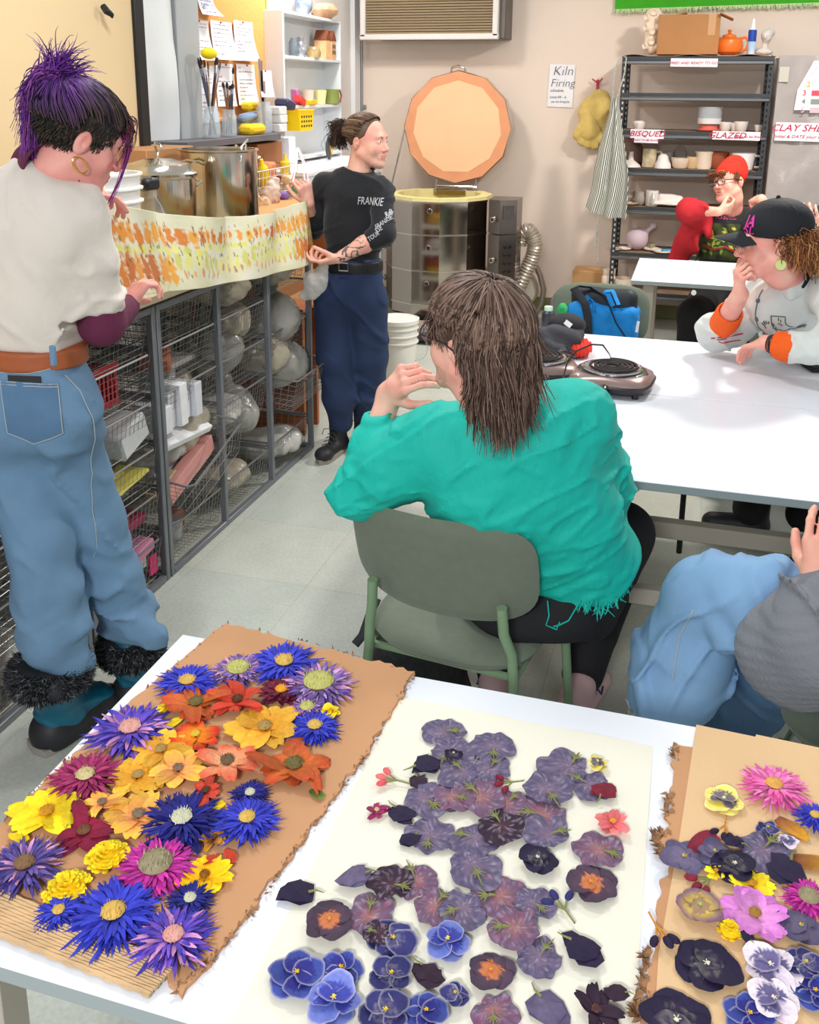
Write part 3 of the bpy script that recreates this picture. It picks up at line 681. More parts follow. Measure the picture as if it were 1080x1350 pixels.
bag(0, BX+.1, B3, fz(5), 'wide tan clay bag at the top beside the standing man', .2, 1.1)
bag(1, BX+.12, B3, fz(3)+.03, 'large hanging clay bag high in the bay beside the standing man', .9, 1.25)
bag(3, BX+.14, B3-.1, fz(2)+.1, 'white-topped clay bag at the left of the pulled-out drawer', 2, 1.2)
bag(1, BX+.16, B3+.05, fz(1)+.17, 'fat shiny clay bag piled in the pulled-out drawer', 0.2, 1.1)
bag(2, BX+.12, B3, fz(0), 'clay bag low down beside the standing man', 1.2)
bag(3, BX+.1, bays['1']+.1, fz(2), 'bulging dark grey bag in the bay right of the paired posts', .1, 1.3)
bag(2, BX+.05, bays['1']-.05, fz(2)-.03, 'dull plastic bag left of the bulging dark grey bag', 1.1, 1.0)
bag(0, BX+.02, bays['1'], fz(1)+.02, 'dark bag behind the pink booklets', 1.0, .9)
bag(2, BX+.1, bays['Y'], fz(0), 'clear bag low in the bay behind the jeans', .4)
bag(0, BX, bays['A'], fz(0), 'clear bag at the bottom of the red basket bay', .4, .9)
# papers, booklets, boxes
def slab(name, lab, cat, c_, d, col, R=None, rough=.65, bv=.003, **kw):
 return tag(MB().box(c_, d, R=R, bv=bv).build(name, mat('s%d_%d_%d' % tuple(col), col, rough, ns=14, na=.08), None), lab, cat, **kw)
b1 = bays['1']
for i in range(7):
 slab('paper_box', ['white boxed cards at the left front of the card drawer', 'second white card box from the left post', 'third white card box from the left post', 'tall white card box in the middle of the card drawer', 'white card box behind the tall one', 'white card box at the right of the card drawer', 'grey card box at the back of the card drawer'][i], 'box',
   (BX+.19-.02*(i % 2)-(.12 if i > 4 else 0), b1-.19+.055*i, fz(3)+.05+.012*(i % 3)), (.14, .05, .1+.03*(i % 3)), [(232, 232, 236), (216, 218, 224), (240, 240, 242)][i % 3], bv=.002)
slab('brick', 'terracotta coloured lump in the top drawer right of the paired posts', 'clay block', (BX+.12, b1-.04, fz(4)+.05), (.12, .13, .07), (176, 96, 66), R=rotz(.5)@rotx(.2), bv=.012)
slab('tray', 'grey flat tray in the drawer below the terracotta lump', 'tray', (BX, b1+.02, fz(4)+.015), (.35, .3, .02), (170, 168, 164))
slab('paper_stack', 'stack of white paper leaning in the drawer under the card boxes', 'paper', (BX+.16, b1-.02, fz(2)+.13), (.18, .36, .03), (240, 240, 242), R=rotx(-.1)@roty(.5))
slab('paper_bag', 'folded grey bag beside the leaning paper', 'bag', (BX+.1, b1-.1, fz(2)+.14), (.14, .2, .08), (196, 194, 190), R=rotx(.3), bv=.02)
slab('booklet', 'pink booklet in the tilted wire drawer', 'booklet', (BX+.2, b1+.02, fz(1)+.12), (.05, .36, .07), (224, 158, 150), R=rotx(.28))
slab('booklet', 'beige booklet in front of the pink booklet', 'booklet', (BX+.17, b1-.12, fz(1)+.09), (.05, .16, .06), (206, 186, 150), R=rotx(.28))
slab('booklet', 'lilac booklet behind the pink booklet', 'booklet', (BX+.13, b1-.03, fz(1)+.15), (.04, .2, .06), (206, 200, 222), R=rotx(.32))
slab('booklet', 'yellow-green folder behind the lilac booklet', 'folder', (BX+.1, b1-.07, fz(1)+.16), (.01, .22, .1), (196, 196, 90), R=rotx(.32), bv=.001)
slab('paint_tin', 'brown block low in the lowest drawer right of the paired posts', 'block', (BX+.1, b1+.05, fz(0)+.05), (.08, .08, .08), (130, 86, 66), bv=.01)
for i, dy in enumerate((-.12, -.03)):
 o = MB().lathe([(.035, 0), (.04, .005), (.04, .08), (.036, .085)], 14, cap0=True, cap1=True).build('tin', mat('tin_grey', (180, 180, 182), .3, .7), None, world=False, origin=(BX+.15, b1+dy, fz(0)+.01)); tag(o, ['metal tin at the left of the lowest drawer', 'metal tin beside the brown block in the lowest drawer'][i], 'tin')
bA = bays['A']
# red plastic basket
t = thing('plastic_basket', 'dark red slotted plastic basket in the upper drawer left of the paired posts', 'basket', (BX+.14, bA-.06, fz(4))); q = V(BX+.14, bA-.06, fz(4)+.01)
c = MB(); c.box(q+V(0, 0, .004), (.14, .22, .006)); c.box(q+V(0, .11, .07), (.15, .005, .13)); c.box(q+V(0, -.11, .07), (.15, .005, .13)); c.box(q+V(-.075, 0, .07), (.005, .22, .13))
for i in range(10): c.box(q+V(.075, -.1+.0222*i, .07), (.005, .01, .12))
c.build('basket_body', mat('basket_red', (170, 30, 46), .4), t); MB().box(q+V(.076, 0, .135), (.012, .235, .02), bv=.003).build('rim', mat('basket_red'), t); MB().box(q+V(.076, 0, .015), (.01, .225, .02), bv=.003).build('lower_rim', mat('basket_red'), t)
slab('paper_stack', 'pale grey papers behind the red basket', 'paper', (BX-.05, bA+.05, fz(4)+.06), (.3, .3, .1), (186, 184, 180))
slab('paper_bag', 'white paper bag in the drawer under the red basket', 'bag', (BX+.14, bA+.1, fz(3)+.05), (.2, .17, .1), (218, 220, 220), R=rotx(.3), bv=.01)
slab('envelope', 'yellow folded paper in the drawer left of the paired posts', 'paper', (BX+.18, bA+.02, fz(2)+.06), (.12, .3, .012), (236, 222, 110), R=rotx(.1), bv=.001)
slab('paper_stack', 'white papers above the yellow folded paper', 'paper', (BX+.15, bA-.08, fz(2)+.12), (.12, .16, .1), (225, 228, 230), R=rotx(.4))
slab('container', 'small teal container in the drawer below the yellow paper', 'container', (BX+.2, bA-.02, fz(1)+.1), (.07, .1, .06), (30, 170, 150), bv=.015)
slab('booklet', 'magenta booklet beside the teal container', 'booklet', (BX+.16, bA+.12, fz(1)+.06), (.1, .12, .03), (170, 50, 90))
slab('booklet', 'pink glossy booklet low in the red basket bay', 'booklet', (BX+.18, bA, fz(1)-.05), (.14, .32, .04), (200, 130, 160), R=rotx(.15))
slab('container', 'clear lidded plastic tub low in the red basket bay', 'tub', (BX+.13, bA+.03, fz(0)+.09), (.2, .24, .09), (190, 192, 192), rough=.15, bv=.02)
slab('booklet', 'small pink card beside the clear tub', 'card', (BX+.23, bA+.17, fz(0)+.05), (.01, .05, .07), (224, 60, 120), bv=.001)
slab('fabric_bundle', 'dusty pink fabric bundle low behind the jeans', 'fabric', (BX+.18, bays['X']+.12, fz(1)-.03), (.16, .26, .17), (205, 120, 130), bv=.04)
slab('fabric_bundle', 'mint striped bundle above the dusty pink fabric', 'fabric', (BX+.16, bays['X']-.02, fz(1)+.06), (.12, .1, .14), (200, 220, 205), bv=.03)
slab('crate', 'dark storage crate behind the jeans', 'crate', (BX, bays['X'], fz(3)+.05), (.4, .3, .1), (70, 66, 64), bv=.01)
# worktop on the racks
tag(MB().box((-2.22, 2.8, 1.055), (.98, 2.84, .03), bv=.004).build('worktop', mat('worktop_beige', (190, 178, 150), .5, ns=6, na=.06)), 'long beige worktop lying on the basket racks', 'worktop')
# wooden stool and white shelf at the end of the racks
t = thing('wooden_stand', 'orange-brown wooden stand behind the last rack post', 'stand', (-2.15, 4.62, 0)); m_pine = mat('pine')
for dy in (-.18, .0): MB().box((-2.0, 4.6+dy, .33), (.3, .03, .66), bv=.003).build('side_panel', m_pine, t)
MB().box((-2.0, 4.51, .67), (.32, .24, .02), bv=.003).build('shelf_board', m_pine, t); MB().box((-2.0, 4.51, .3), (.28, .17, .02)).build('shelf_board', m_pine, t)
t = thing('utility_shelf', 'white utility shelf with books behind the standing man', 'shelf', (-1.98, 5.75, 0))
for z in (.2, .42, .64, .86): MB().box((-2.08, 5.65, z), (.2, .4, .02), bv=.002).build('shelf_board', mat('white_laminate'), t)
for x in (-2.17, -1.99):
 for y in (5.47, 5.83): MB().box((x, y, .45), (.025, .025, .9)).build('post', mat('white_laminate'), t)
for i, (z, col) in enumerate(((.25, (236, 214, 70)), (.47, (235, 235, 235)), (.69, (240, 200, 80)), (.31, (200, 90, 60)))):
 slab('book', ['yellow book low on the utility shelf', 'white book on the middle utility shelf', 'amber book high on the utility shelf', 'red-brown book on the yellow book'][i], 'book', (-2.07, 5.6, z), (.16, .2, .06), col)
# ---- pots and bucket on the worktop
m_steel = mat('pot_steel', (205, 196, 180), .14, 1.0, ns=3, na=.05, bs=3, ba=.1, aniso=(40, 40, 1))
WT = 1.071
def stock_pot(label, c_, r, h, lid, rim_open=False):
 c_ = np.array(c_); t = thing('stock_pot', label, 'pot', c_)
 MB().lathe([(r*.97, 0), (r, .01), (r, h-.012), (r+.008, h-.006), (r+.008, h), (r-.004, h), (r-.005, h-.02), (r-.005, .01), (.001, .008)], 48, c_, cap0=True).build('pot_body', m_steel, t)
 for a in (-.45, .45+PI):
  pass
 if lid:
  MB().lathe([(r+.01, h), (r+.012, h+.01), (r-.01, h+.022), (r*.85, h+.045), (r*.4, h+.062), (.001, h+.066)], 48, c_).build('lid', m_steel, t)
  MB().tube([c_+V(0, 0, h+.06), c_+V(0, 0, h+.085), c_+V(.01, .012, h+.105), c_+V(0, .02, h+.12), c_+V(-.01, 0, h+.125), c_+V(0, -.02, h+.115), c_+V(0, -.005, h+.09)], .005, 8).build('lid_knob', m_steel, t)
 for sg in (-1, 1):
  d = rotz(sg*1.45-.3)@V(1, 0, 0); s_ = np.cross(V(0, 0, 1), d); z = h*.86
  MB().tube([c_+d*r+s_*.05+V(0, 0, z), c_+d*(r+.03)+s_*.045+V(0, 0, z+.012), c_+d*(r+.045)+V(0, 0, z+.02), c_+d*(r+.03)-s_*.045+V(0, 0, z+.012), c_+d*r-s_*.05+V(0, 0, z)], .006, 8).build('handle', m_steel, t)
 return t
p1 = stock_pot('lidded stainless steel stock pot beside the white buckets', (-2.06, 3.46, WT), .142, .345, True)
MB().box((-1.98, 3.26, 1.40), (.04, .075, .045), R=rotz(-.2), bv=.01).build('clamp_grip', mat('black_trim'), p1)
p2 = stock_pot('tall open stainless steel stock pot behind the banner', (-2.07, 4.0, WT), .17, .42, False)
c = MB(); q = at(318, 200, x=-1.93); c.tube([q+V(0, -.05, .03), q+V(.01, 0, .0), q+V(0, .02, -.05), q+V(.01, -.03, -.04), q+V(0, .0, .02), q+V(0, .07, .05)], .005, 6)
c.tube([q+V(0, -.02, -.06), q+V(.01, .02, -.05), q+V(0, .05, .03)], .004, 6); tag(c.build('tongs', mat('bright_steel', (225, 225, 228), .15, 1)), 'steel tongs hooked over the rim of the tall pot', 'tongs')
def bucket(lab, c_, r, h, lidded=False, name='bucket', grimy=False):
 c_ = np.array(c_); t = thing(name, lab, 'bucket', c_); pr = [(r*.88, 0), (r*.9, .01)]
 for z in (.62, .74, .86): pr += [(r*(.9+.08*z), h*z-.004), (r*1.05, h*z-.002), (r*1.05, h*z+.004), (r*(.9+.08*z), h*z+.008)]
 pr += [(r, h-.008), (r*1.05, h-.006), (r*1.05, h), (r*.96, h), (r*.86, .012), (.001, .012)]
 MB().lathe(pr, 40, c_, cap0=True).build('bucket_body', mat('bucket_grimy' if grimy else 'bucket_white', (232, 230, 220) if grimy else (236, 236, 234), .45, ns=6, na=.05), t)
 if lidded: MB().lathe([(r*1.06, h-.02), (r*1.07, h+.006), (r*.98, h+.01), (r*.95, h+.002), (.001, h+.003)], 40, c_).build('lid', mat('bucket_grimy' if grimy else 'bucket_white'), t)
 c = MB(); pts = [c_+V(math.cos(a)*r*1.05*math.cos(.5), 0, h*.8)+V(0, math.cos(a)*r*.9, 0)+V(r*1.08*math.sin(a)*.95, 0, -abs(math.sin(a))*h*.5) for a in np.linspace(0.02, PI-.02, 14)]
 c.tube(pts, .002, 6); c.build('bail_handle', mat('conduit_grey'), t); return t
bucket('white plastic bucket beside the lidded steel pot', (-2.06, 3.04, WT), .15, .385)
o = tag(MB().box((-2.05, 2.98, WT+.35), (.18, .2, .1), bv=.03).build('foam_block', mat('foam', (238, 228, 200), .8, ns=20, na=.1)), 'cream lump of material sticking out of the white bucket', 'foam')
# ================================================================ KILN
KC = V(-1.868, 7.2, 0); KR = .395
m_kst = mat('kiln_steel', (190, 178, 168), .09, 1.0, ns=2.2, na=.06, bs=2, ba=.08); m_kband = mat('kiln_band', (214, 206, 196), .2, 1.0)
m_brick = mat('firebrick', (228, 216, 152), .85, ns=18, na=.05, bs=60, ba=.15); m_brick_o = mat('firebrick_orange', (226, 156, 114), .85, ns=10, na=.06, bs=60, ba=.15)
m_brick_p = mat('firebrick_pale', (240, 196, 152), .85, ns=3, na=.04, bs=60, ba=.1)
t = thing('kiln', 'polished steel top-loading kiln with its round lid open against the wall', 'kiln', KC)
def poly(n, r, ph=0.0): return [(r*math.cos(2*PI*k/n+ph), r*math.sin(2*PI*k/n+ph)) for k in range(n)]
rp = KR/math.cos(PI/12)
def ringprism(mb, ro, ri, z0, z1, n=12, c=KC):
 A = poly(n, ro, PI/12); B = poly(n, ri, PI/12); vs = [(x, y, z0) for x, y in A]+[(x, y, z1) for x, y in A]+[(x, y, z0) for x, y in B]+[(x, y, z1) for x, y in B]; fs = []
 for k in range(n):
  j = (k+1) % n; fs += [(k, j, n+j, n+k), (2*n+j, 2*n+k, 3*n+k, 3*n+j), (n+k, n+j, 3*n+j, 3*n+k), (j, k, 2*n+k, 2*n+j)]
 mb.add(np.array(vs)+c, fs)
for i, (z0, z1) in enumerate(((.12, .195), (.2, .45), (.455, .72), (.725, .965))):
 c = MB(); ringprism(c, rp, rp-.02, z0, z1); c.build('steel_jacket', m_kst, t, sharp=15)
c = MB()
for z in (.1975, .4525, .7225, .962): ringprism(c, rp+.006, rp-.01, z-.006, z+.006)
c.build('band', m_kband, t, sharp=15)
c = MB(); ringprism(c, rp-.004, rp-.085, .3, .992); c.build('brick_wall', m_brick, t, sharp=15)
MB().prism(poly(12, rp-.02, PI/12), .28, .31, c=KC).build('brick_floor', m_brick, t)
c = MB(); ringprism(c, rp-.02, rp-.06, .1, .14)
for k in range(4):
 a = PI/4+k*PI/2; c.box(KC+V(.3*math.cos(a), .3*math.sin(a), .055), (.05, .05, .11))
c.build('stand', mat('stand_dark', (60, 56, 52), .6), t)
def kpt(px, z, lift=0.0):
 # point on the jacket facing the camera at image column px
 q = at(px, 300, y=6.95); a = math.asin(max(-1, min(1, (q[0]-KC[0])/KR)))*.98; k = math.floor((a+PI/2)/(PI/6)); return KC+V(math.sin(a)*(KR+lift), -math.cos(a)*(KR+lift)*.985, z), a
for (px, z) in ((573, .9), (572, .63), (618, .63), (570, .36)):
 p, a = kpt(px, z, .004); d = V(math.sin(a), -math.cos(a), 0)
 MB().cyl(p-d*.02, p+d*.012, .016, .013, 16).build('peep_plug', mat('plug_dark', (50, 42, 38), .5), t)
 MB().tube([p+d*.004+(rotz(a)@V(math.cos(x)*.017, 0, math.sin(x)*.017)) for x in np.linspace(0, 2*PI, 17)[:-1]], .003, 5, closed=True).build('plug_ring', m_kband, t)
# latches on the left
c = MB()
for z in (.58, .33): c.box(KC+V(-.405, -.07, z), (.03, .04, .05), bv=.006); c.cyl(KC+V(-.41, -.1, z), KC+V(-.45, -.1, z), .008, n=8)
c.build('latch', m_kband, t)
# control boxes
bx = at(664, 300, y=6.93); bx = V(bx[0], 6.98, 0)
for i, (z0, z1) in enumerate(((.745, .99), (.4, .735), (.14, .39))):
 c = MB(); c.prism([(-.12, .12), (-.115, -.04), (-.02, -.1), (.09, -.02), (.09, .2), (-.12, .2)], z0, z1, c=bx); b_ = c.build('control_box', mat('box_steel', (128, 118, 112), .2, .9, ns=5, na=.1), t, sharp=20)
 if i < 2:
  p = bx+V(-.068, -.075, (z0+z1)/2-.02); d = nrm(V(-.53, -.85, 0))
  MB().cyl(p, p+d*.02, .024, .02, 18).build('peep_plug', m_kband, t); MB().cyl(p+d*.018, p+d*.024, .012, n=14).build('plug_centre', mat('plug_dark'), t)
c = MB(); nr = nrm(V(.59, -.81, 0)); rr_ = nrm(V(.81, .59, 0)); b0 = bx+V(.035, -.06, 0)
for i in range(2):
 for j in range(4): c.box(b0+rr_*(-.02+.04*i)+nr*.006+V(0, 0, .47+.06*j), (.018, .014, .022), R=rotz(.63), bv=.003)
c.build('switches', mat('switch_black', (24, 22, 22), .35), t)
MB().box(b0+nr*.003+V(0, 0, .9), (.09, .004, .1), R=rotz(.63)).build('rating_plate', mat('plate_dark', (92, 86, 84), .4, .4, ns=40, na=.2), t)
# lid, standing open behind
LC = at(603.5, 168, y=7.52); LC = V(LC[0], 7.5, LC[2]); LRt = roty(0)@rotx(PI/2-.06)   # local z -> toward the camera side
lidR = rotx(PI/2+.0); tilt = rotx(-.05)@lidR
rl = .435
def lidp(mb, r0, r1, z0, z1, n=11, mi=0):
 A = poly(n, r0, PI/2+.0); B = poly(n, r1, PI/2); vs = np.array([(x, y, z0) for x, y in A]+[(x, y, z1) for x, y in B]); fs = [(i, (i+1) % n, n+(i+1) % n, n+i) for i in range(n)]+[tuple(range(n, 2*n)), tuple(range(n))[::-1]]
 mb.add(vs@tilt.T+LC, fs, mi)
c = MB(); lidp(c, rl, rl, -.085, -.002, 12); c.build('lid_steel_rim', m_kst, t, sharp=15)
c = MB(); lidp(c, rl-.006, rl-.008, -.05, .008, 12); lo_ = c.build('lid_brick', m_brick_o, t, sharp=15)
c = MB(); lidp(c, rl-.075, rl-.08, 0, .0105, 11); MBo = c.build('lid_hot_face', m_brick_p, t, sharp=15)
q = LC+V(-.005, .03, rl+.0)
MB().tube([q+V(-.06, 0, -.02), q+V(-.05, -.01, .015), q+V(0, -.015, .028), q+V(.05, -.01, .015), q+V(.06, 0, -.02)], .009, 8).build('lid_handle', m_kband, t)
c = MB(); a, b = LC+V(-rl*.98, 0, -.02), KC+V(-.395, -.12, .86); c.tube([a, b], .008, 6, flat=.5); a, b = LC+V(-.12, .02, -rl+.02), LC+V(-.13, -.0, -rl-.08)
for s in (-1, 1): c.tube([LC+V(.16*s, .0, -rl+.04), LC+V(.16*s, -.02, -rl-.07)], .007, 6)
c.tube([LC+V(-.17, -.01, -rl-.02), LC+V(.17, -.01, -rl-.02)], .007, 6); c.box(LC+V(0, .0, -rl-.07), (.36, .04, .05), bv=.005)
c.build('lid_hinge', m_kst, t)
# ---- flexible duct, fan housing
t = thing('vent_duct', 'ribbed flexible silver-beige duct curling beside the kiln', 'duct', at(690, 400, y=7.3))
P = [at(x, y, y=7.28) for x, y in ((684, 322), (688, 308), (697, 303), (703, 311), (706, 325), (702, 340), (695, 355), (687, 372), (677, 392), (668, 408))]
P = np.array(P); tt = np.linspace(0, len(P)-1, 120); PP = np.stack([np.interp(tt, range(len(P)), P[:, i]) for i in range(3)], 1)
for _ in range(12): PP[1:-1] = (PP[:-2]+2*PP[1:-1]+PP[2:])/4
MB().tube(PP, .058+.005*np.sin(np.arange(120)*1.9), 20).build('duct_hose', mat('duct_foil', (196, 184, 168), .35, .55), t)
MB().cyl(P[0]+V(-.1, 0, -.02), P[0], .035, n=14).build('duct_collar', m_kband, t)
t = thing('vent_fan', 'round beige vent fan housing on the wall right of the kiln', 'fan', at(690, 415, y=7.6)); q = at(684, 378, y=7.6)
MB().lathe([(.001, .07), (.15, .06), (.165, .03), (.17, 0), (.001, 0)], 36, q, R=rotx(PI/2)).build('housing', mat('beige_panel', (206, 196, 178), .5), t)
P = [at(x, y, y=7.5) for x, y in ((704, 346), (712, 362), (717, 382), (714, 400), (705, 416))]; MB().tube(P, .022, 12).build('hose', mat('hose_grey', (140, 130, 118), .4, .4), t)
bucket('grimy white lidded bucket on the floor in front of the kiln', at(517, 502, z=0)+V(0, .12, 0), .125, .37, True, grimy=True)
t = thing('kiln_furniture_shelf', 'low dark shelf of kiln furniture on the floor beside the kiln', 'shelf', at(560, 448, z=0)); q = at(560, 452, z=0)
MB().box(q+V(0, .1, .05), (.5, .35, .03), bv=.004).build('shelf_board', mat('stand_dark'), t); MB().box(q+V(.0, .1, .1), (.3, .24, .03), R=rotz(.3)).build('shelf_slab', mat('slab_grey', (150, 136, 124), .8), t)
# ================================================================ AIR CONDITIONER
t = thing('air_conditioner', 'wall air conditioner with beige louvre grille at the top of the picture', 'air conditioner', (-2.03, WY, 2.14))
MB().box((-1.99, 7.66, 2.44), (1.06, .27, .6), bv=.006).build('casing', mat('ac_metal', (112, 104, 98), .5, .5, ns=5, na=.12), t)
c = MB(); x0, x1, z0, z1 = -2.585, -1.53, 2.155, 2.78
for z in (z0, z1): c.box(((x0+x1)/2, 7.5, z), (x1-x0+.05, .05, .045), bv=.006)
for x in (x0, x1): c.box((x, 7.5, (z0+z1)/2), (.045, .05, z1-z0), bv=.006)
c.build('front_frame', mat('ac_frame', (226, 220, 214), .45, ns=6, na=.03), t)
MB().box(((x0+x1)/2, 7.51, (z0+z1)/2), (x1-x0, .01, z1-z0)).build('grille_back', mat('grille_back', (84, 70, 56), .7), t)
c = MB()
for i in range(30): c.box(((x0+x1)/2, 7.495, z0+.03+.02*i), (x1-x0-.03, .012, .011), R=rotx(.5))
c.build('louvres', mat('louvre_beige', (166, 146, 116), .5), t)
# ================================================================ NOTICE, GLOVES, APRON
t = thing('kiln_firing_notice', 'white handwritten kiln firing notice taped to the wall', 'notice', at(740, 141, y=7.79)); a, b = at(721, 141, y=7.785), at(759, 85, y=7.785)
MB().box(((a[0]+b[0])/2, 7.787, (a[2]+b[2])/2), (b[0]-a[0]-.012, .002, b[2]-a[2]), R=roty(.03)).build('sheet', m_paper, t)
cx, cz = (a[0]+b[0])/2, (a[2]+b[2])/2; m_ht = mat('marker_grey', (96, 92, 96), .6)
text('Kiln', .1, m_ht, t, (cx+.01, 7.786, cz+.11), (1, 0, 0), (0, 0, 1), shear=.2, bold=-.0015); text('Firing', .085, m_ht, t, (cx+.01, 7.786, cz+.02), (1, 0, 0), (0, 0, 1), shear=.2, bold=-.001)
text('schedule', .03, m_ht, t, (cx-.03, 7.786, cz-.035), (1, 0, 0), (0, 0, 1)); text('cone 04 - 6', .028, m_ht, t, (cx-.02, 7.786, cz-.085), (1, 0, 0), (0, 0, 1)); text('see the firing list', .022, m_ht, t, (cx, 7.786, cz-.12), (1, 0, 0), (0, 0, 1))
t = thing('wall_hook', 'small red wall hook above the yellow gloves', 'hook', at(788, 125, y=7.78)); q = at(788, 112, y=7.78); c = MB()
c.box(q+V(0, .0, -.02), (.02, .012, .12), bv=.003); c.tube([q+V(-.04, -.03, .045), q+V(-.02, -.03, .03), q+V(0, -.02, .02), q+V(.02, -.03, .03), q+V(.04, -.03, .05)], .006, 6); c.build('hook_body', mat('hook_red', (196, 60, 70), .4), t)
def glove_px(pts, r, y): return [tuple(at(px, py, y=y)) for px, py in pts], [v*6.2e-3 for v in r]
m_gl = mat('glove_yellow', (214, 184, 104), .8, ns=20, na=.08, bs=40, ba=.5)
def glove(lab, caps, y, seed):
 s = SDF(.008)
 for (a, b, ra, rb, k) in caps: s.cap(at(*a, y=y), at(*b, y=y), ra*6.0e-3, rb*6.0e-3, k, sq=((0, 1, 0), .45))
 s.disp(lambda P: .006*fbm(P*16+seed, 2)); v, f = s.run(); o = mkobj('oven_glove', v, f, m_gl); return tag(o, lab, 'glove', None)
glove('yellow kiln glove with its cuff up, hanging from the red hook', [((790, 133), (784, 150), 14, 18, .03), ((778, 140), (776, 148), 12, 14, .03), ((786, 148), (792, 184), 18, 9, .03)], 7.70, 1)
glove('yellow kiln glove with curled fingers, hanging lower left', [((772, 152), (778, 172), 9, 14, .03), ((768, 170), (761, 178), 8, 7, .01), ((772, 176), (768, 186), 7, 6, .004), ((778, 180), (776, 190), 6.5, 5.5, .004), ((785, 182), (784, 191), 6.5, 5.5, .004), ((790, 178), (793, 184), 6, 5, .004)], 7.66, 2)
t = thing('apron', 'black and white pinstriped apron hanging on the corner of the steel shelf', 'apron', at(805, 290, y=7.15))
Lf = [(806, 128), (803, 150), (796, 172), (789, 195), (784, 222), (780, 248), (772, 274)]; Rt = [(815, 130), (819, 155), (822, 180), (826, 205), (829, 232), (828, 262), (826, 288)]
ii = np.linspace(0, 6, 60); L2 = np.array([[np.interp(v, range(7), [p[k] for p in Lf]) for k in (0, 1)] for v in ii]); R2 = np.array([[np.interp(v, range(7), [p[k] for p in Rt]) for k in (0, 1)] for v in ii])
g = np.zeros((44, 60, 3))
for i in range(44):
 for j in range(60):
  u = i/43; p = L2[j]*(1-u)+R2[j]*u; p = p+np.array([0, -4*math.sin(u*PI)*0+3*math.sin(u*PI)*(j/59)]); q = at(p[0], p[1], y=7.15); amp = .012+.03*j/59
  g[i, j] = q+V(0, amp*math.sin(u*15+j*.03)-.05*math.sin(u*PI), 0)
def apron_mat():
 m = mat('pinstripe', (226, 226, 214), .85); nt = m.node_tree; N = nt.nodes; L = nt.links; b = N['Principled BSDF']; uv = N.new('ShaderNodeAttribute'); uv.attribute_name = 'Col'
 sp = N.new('ShaderNodeSeparateColor'); L.new(uv.outputs['Color'], sp.inputs['Color']); mu = N.new('ShaderNodeMath'); mu.operation = 'MULTIPLY'; mu.inputs[1].default_value = 165; L.new(sp.outputs['Red'], mu.inputs[0])
 si = N.new('ShaderNodeMath'); si.operation = 'SINE'; L.new(mu.outputs[0], si.inputs[0]); mr = N.new('ShaderNodeMapRange'); mr.inputs['From Min'].default_value = -.1; mr.inputs['From Max'].default_value = .3; L.new(si.outputs[0], mr.inputs['Value'])
 mx = N.new('ShaderNodeMix'); mx.data_type = 'RGBA'; mx.inputs['A'].default_value = (*lin((228, 228, 216)), 1); mx.inputs['B'].default_value = (*lin((70, 78, 72)), 1); L.new(mr.outputs['Result'], mx.inputs['Factor']); L.new(mx.outputs['Result'], b.inputs['Base Color']); return m
m_ap = apron_mat(); col = np.zeros((44, 60, 3)); col[..., 0] = (np.arange(44)/43)[:, None]*np.linspace(.45, 1, 60)[None, :]
MB().grid(g, col=col, thick=.004).build('apron_cloth', m_ap, t, colors=True)
c = MB()
c.tube([at(x, y, y=7.2) for x, y in ((808, 130), (809, 105), (813, 85), (820, 73), (826, 76), (824, 95), (818, 115), (813, 131))], .009, 8, flat=.5); c.build('neck_strap', mat('strap_stripe', (190, 190, 182), .8, ns=90, na=.4), t)
c = MB(); c.tube([at(x, y, y=7.12) for x, y in ((806, 200), (800, 240), (789, 280), (786, 310), (784, 330))], .01, 8, flat=.4); c.tube([at(x, y, y=7.13) for x, y in ((790, 270), (788, 300), (787, 325), (789, 348))], .009, 8, flat=.4); c.build('waist_tie', mat('strap_stripe'), t)
# ================================================================ STEEL SHELF
m_ss = mat('shelf_black', (62, 64, 66), .45, .3, ns=6, na=.08); m_lip = mat('shelf_lip', (112, 114, 116), .35, .6)
SX0, SX1, SY0, SY1 = -.56, .462, 7.3, 7.7
t = thing('pottery_shelf', 'dark boltless steel shelving unit of pottery against the back wall', 'shelving', ((SX0+SX1)/2, 7.5, 0))
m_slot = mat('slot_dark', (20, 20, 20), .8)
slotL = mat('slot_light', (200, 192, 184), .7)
for x in (SX0, SX1):
 for y in (SY0, SY1):
  sg = 1 if x == SX0 else -1
  c = MB(); c.box((x+sg*.016, y, 1.0), (.034, .003, 2.0)); c.box((x, y+(.016 if y == SY0 else -.016), 1.0), (.003, .034, 2.0)); p = c.build('post', m_ss, t)
  c = MB()
  for k in range(50): c.box((x+sg*.018, y-.0022 if y == SY0 else y-.0022, .04+k*.04), (.011, .002, .018))
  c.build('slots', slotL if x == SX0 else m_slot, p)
LVL = [2.0, 1.75, 1.487, 1.218, .938, .596, .30]
for i, z in enumerate(LVL):
 MB().box(((SX0+SX1)/2, 7.5, z-.008), (SX1-SX0-.01, .39, .012)).build('shelf_board', mat('particle', (150, 124, 100), .8, ns=30, na=.08) if i else m_ss, t)
 c = MB()
 for y in (SY0-.004, SY1): c.box(((SX0+SX1)/2, y, z-.012), (SX1-SX0-.002, .006, .026));
 c.build('beam', m_ss, t); c = MB(); c.box(((SX0+SX1)/2, SY0-.008, z-.04), (SX1-SX0-.004, .012, .026), bv=.006); c.build('beam_lip', m_lip, t)
tag(MB().grid(np.array([[V(SX0-.02+(SX1-SX0+.03)*u, SY0-.014+.42*v, 2.004+.012*max(0, math.sin(u*17+v*3))*(1-v)) for v in np.linspace(0, 1, 6)] for u in np.linspace(0, 1, 50)]), thick=.002).build('paper_liner', mat('tan_paper', (190, 160, 136), .8)), 'thin tan paper liner along the top of the pottery shelf', 'paper')
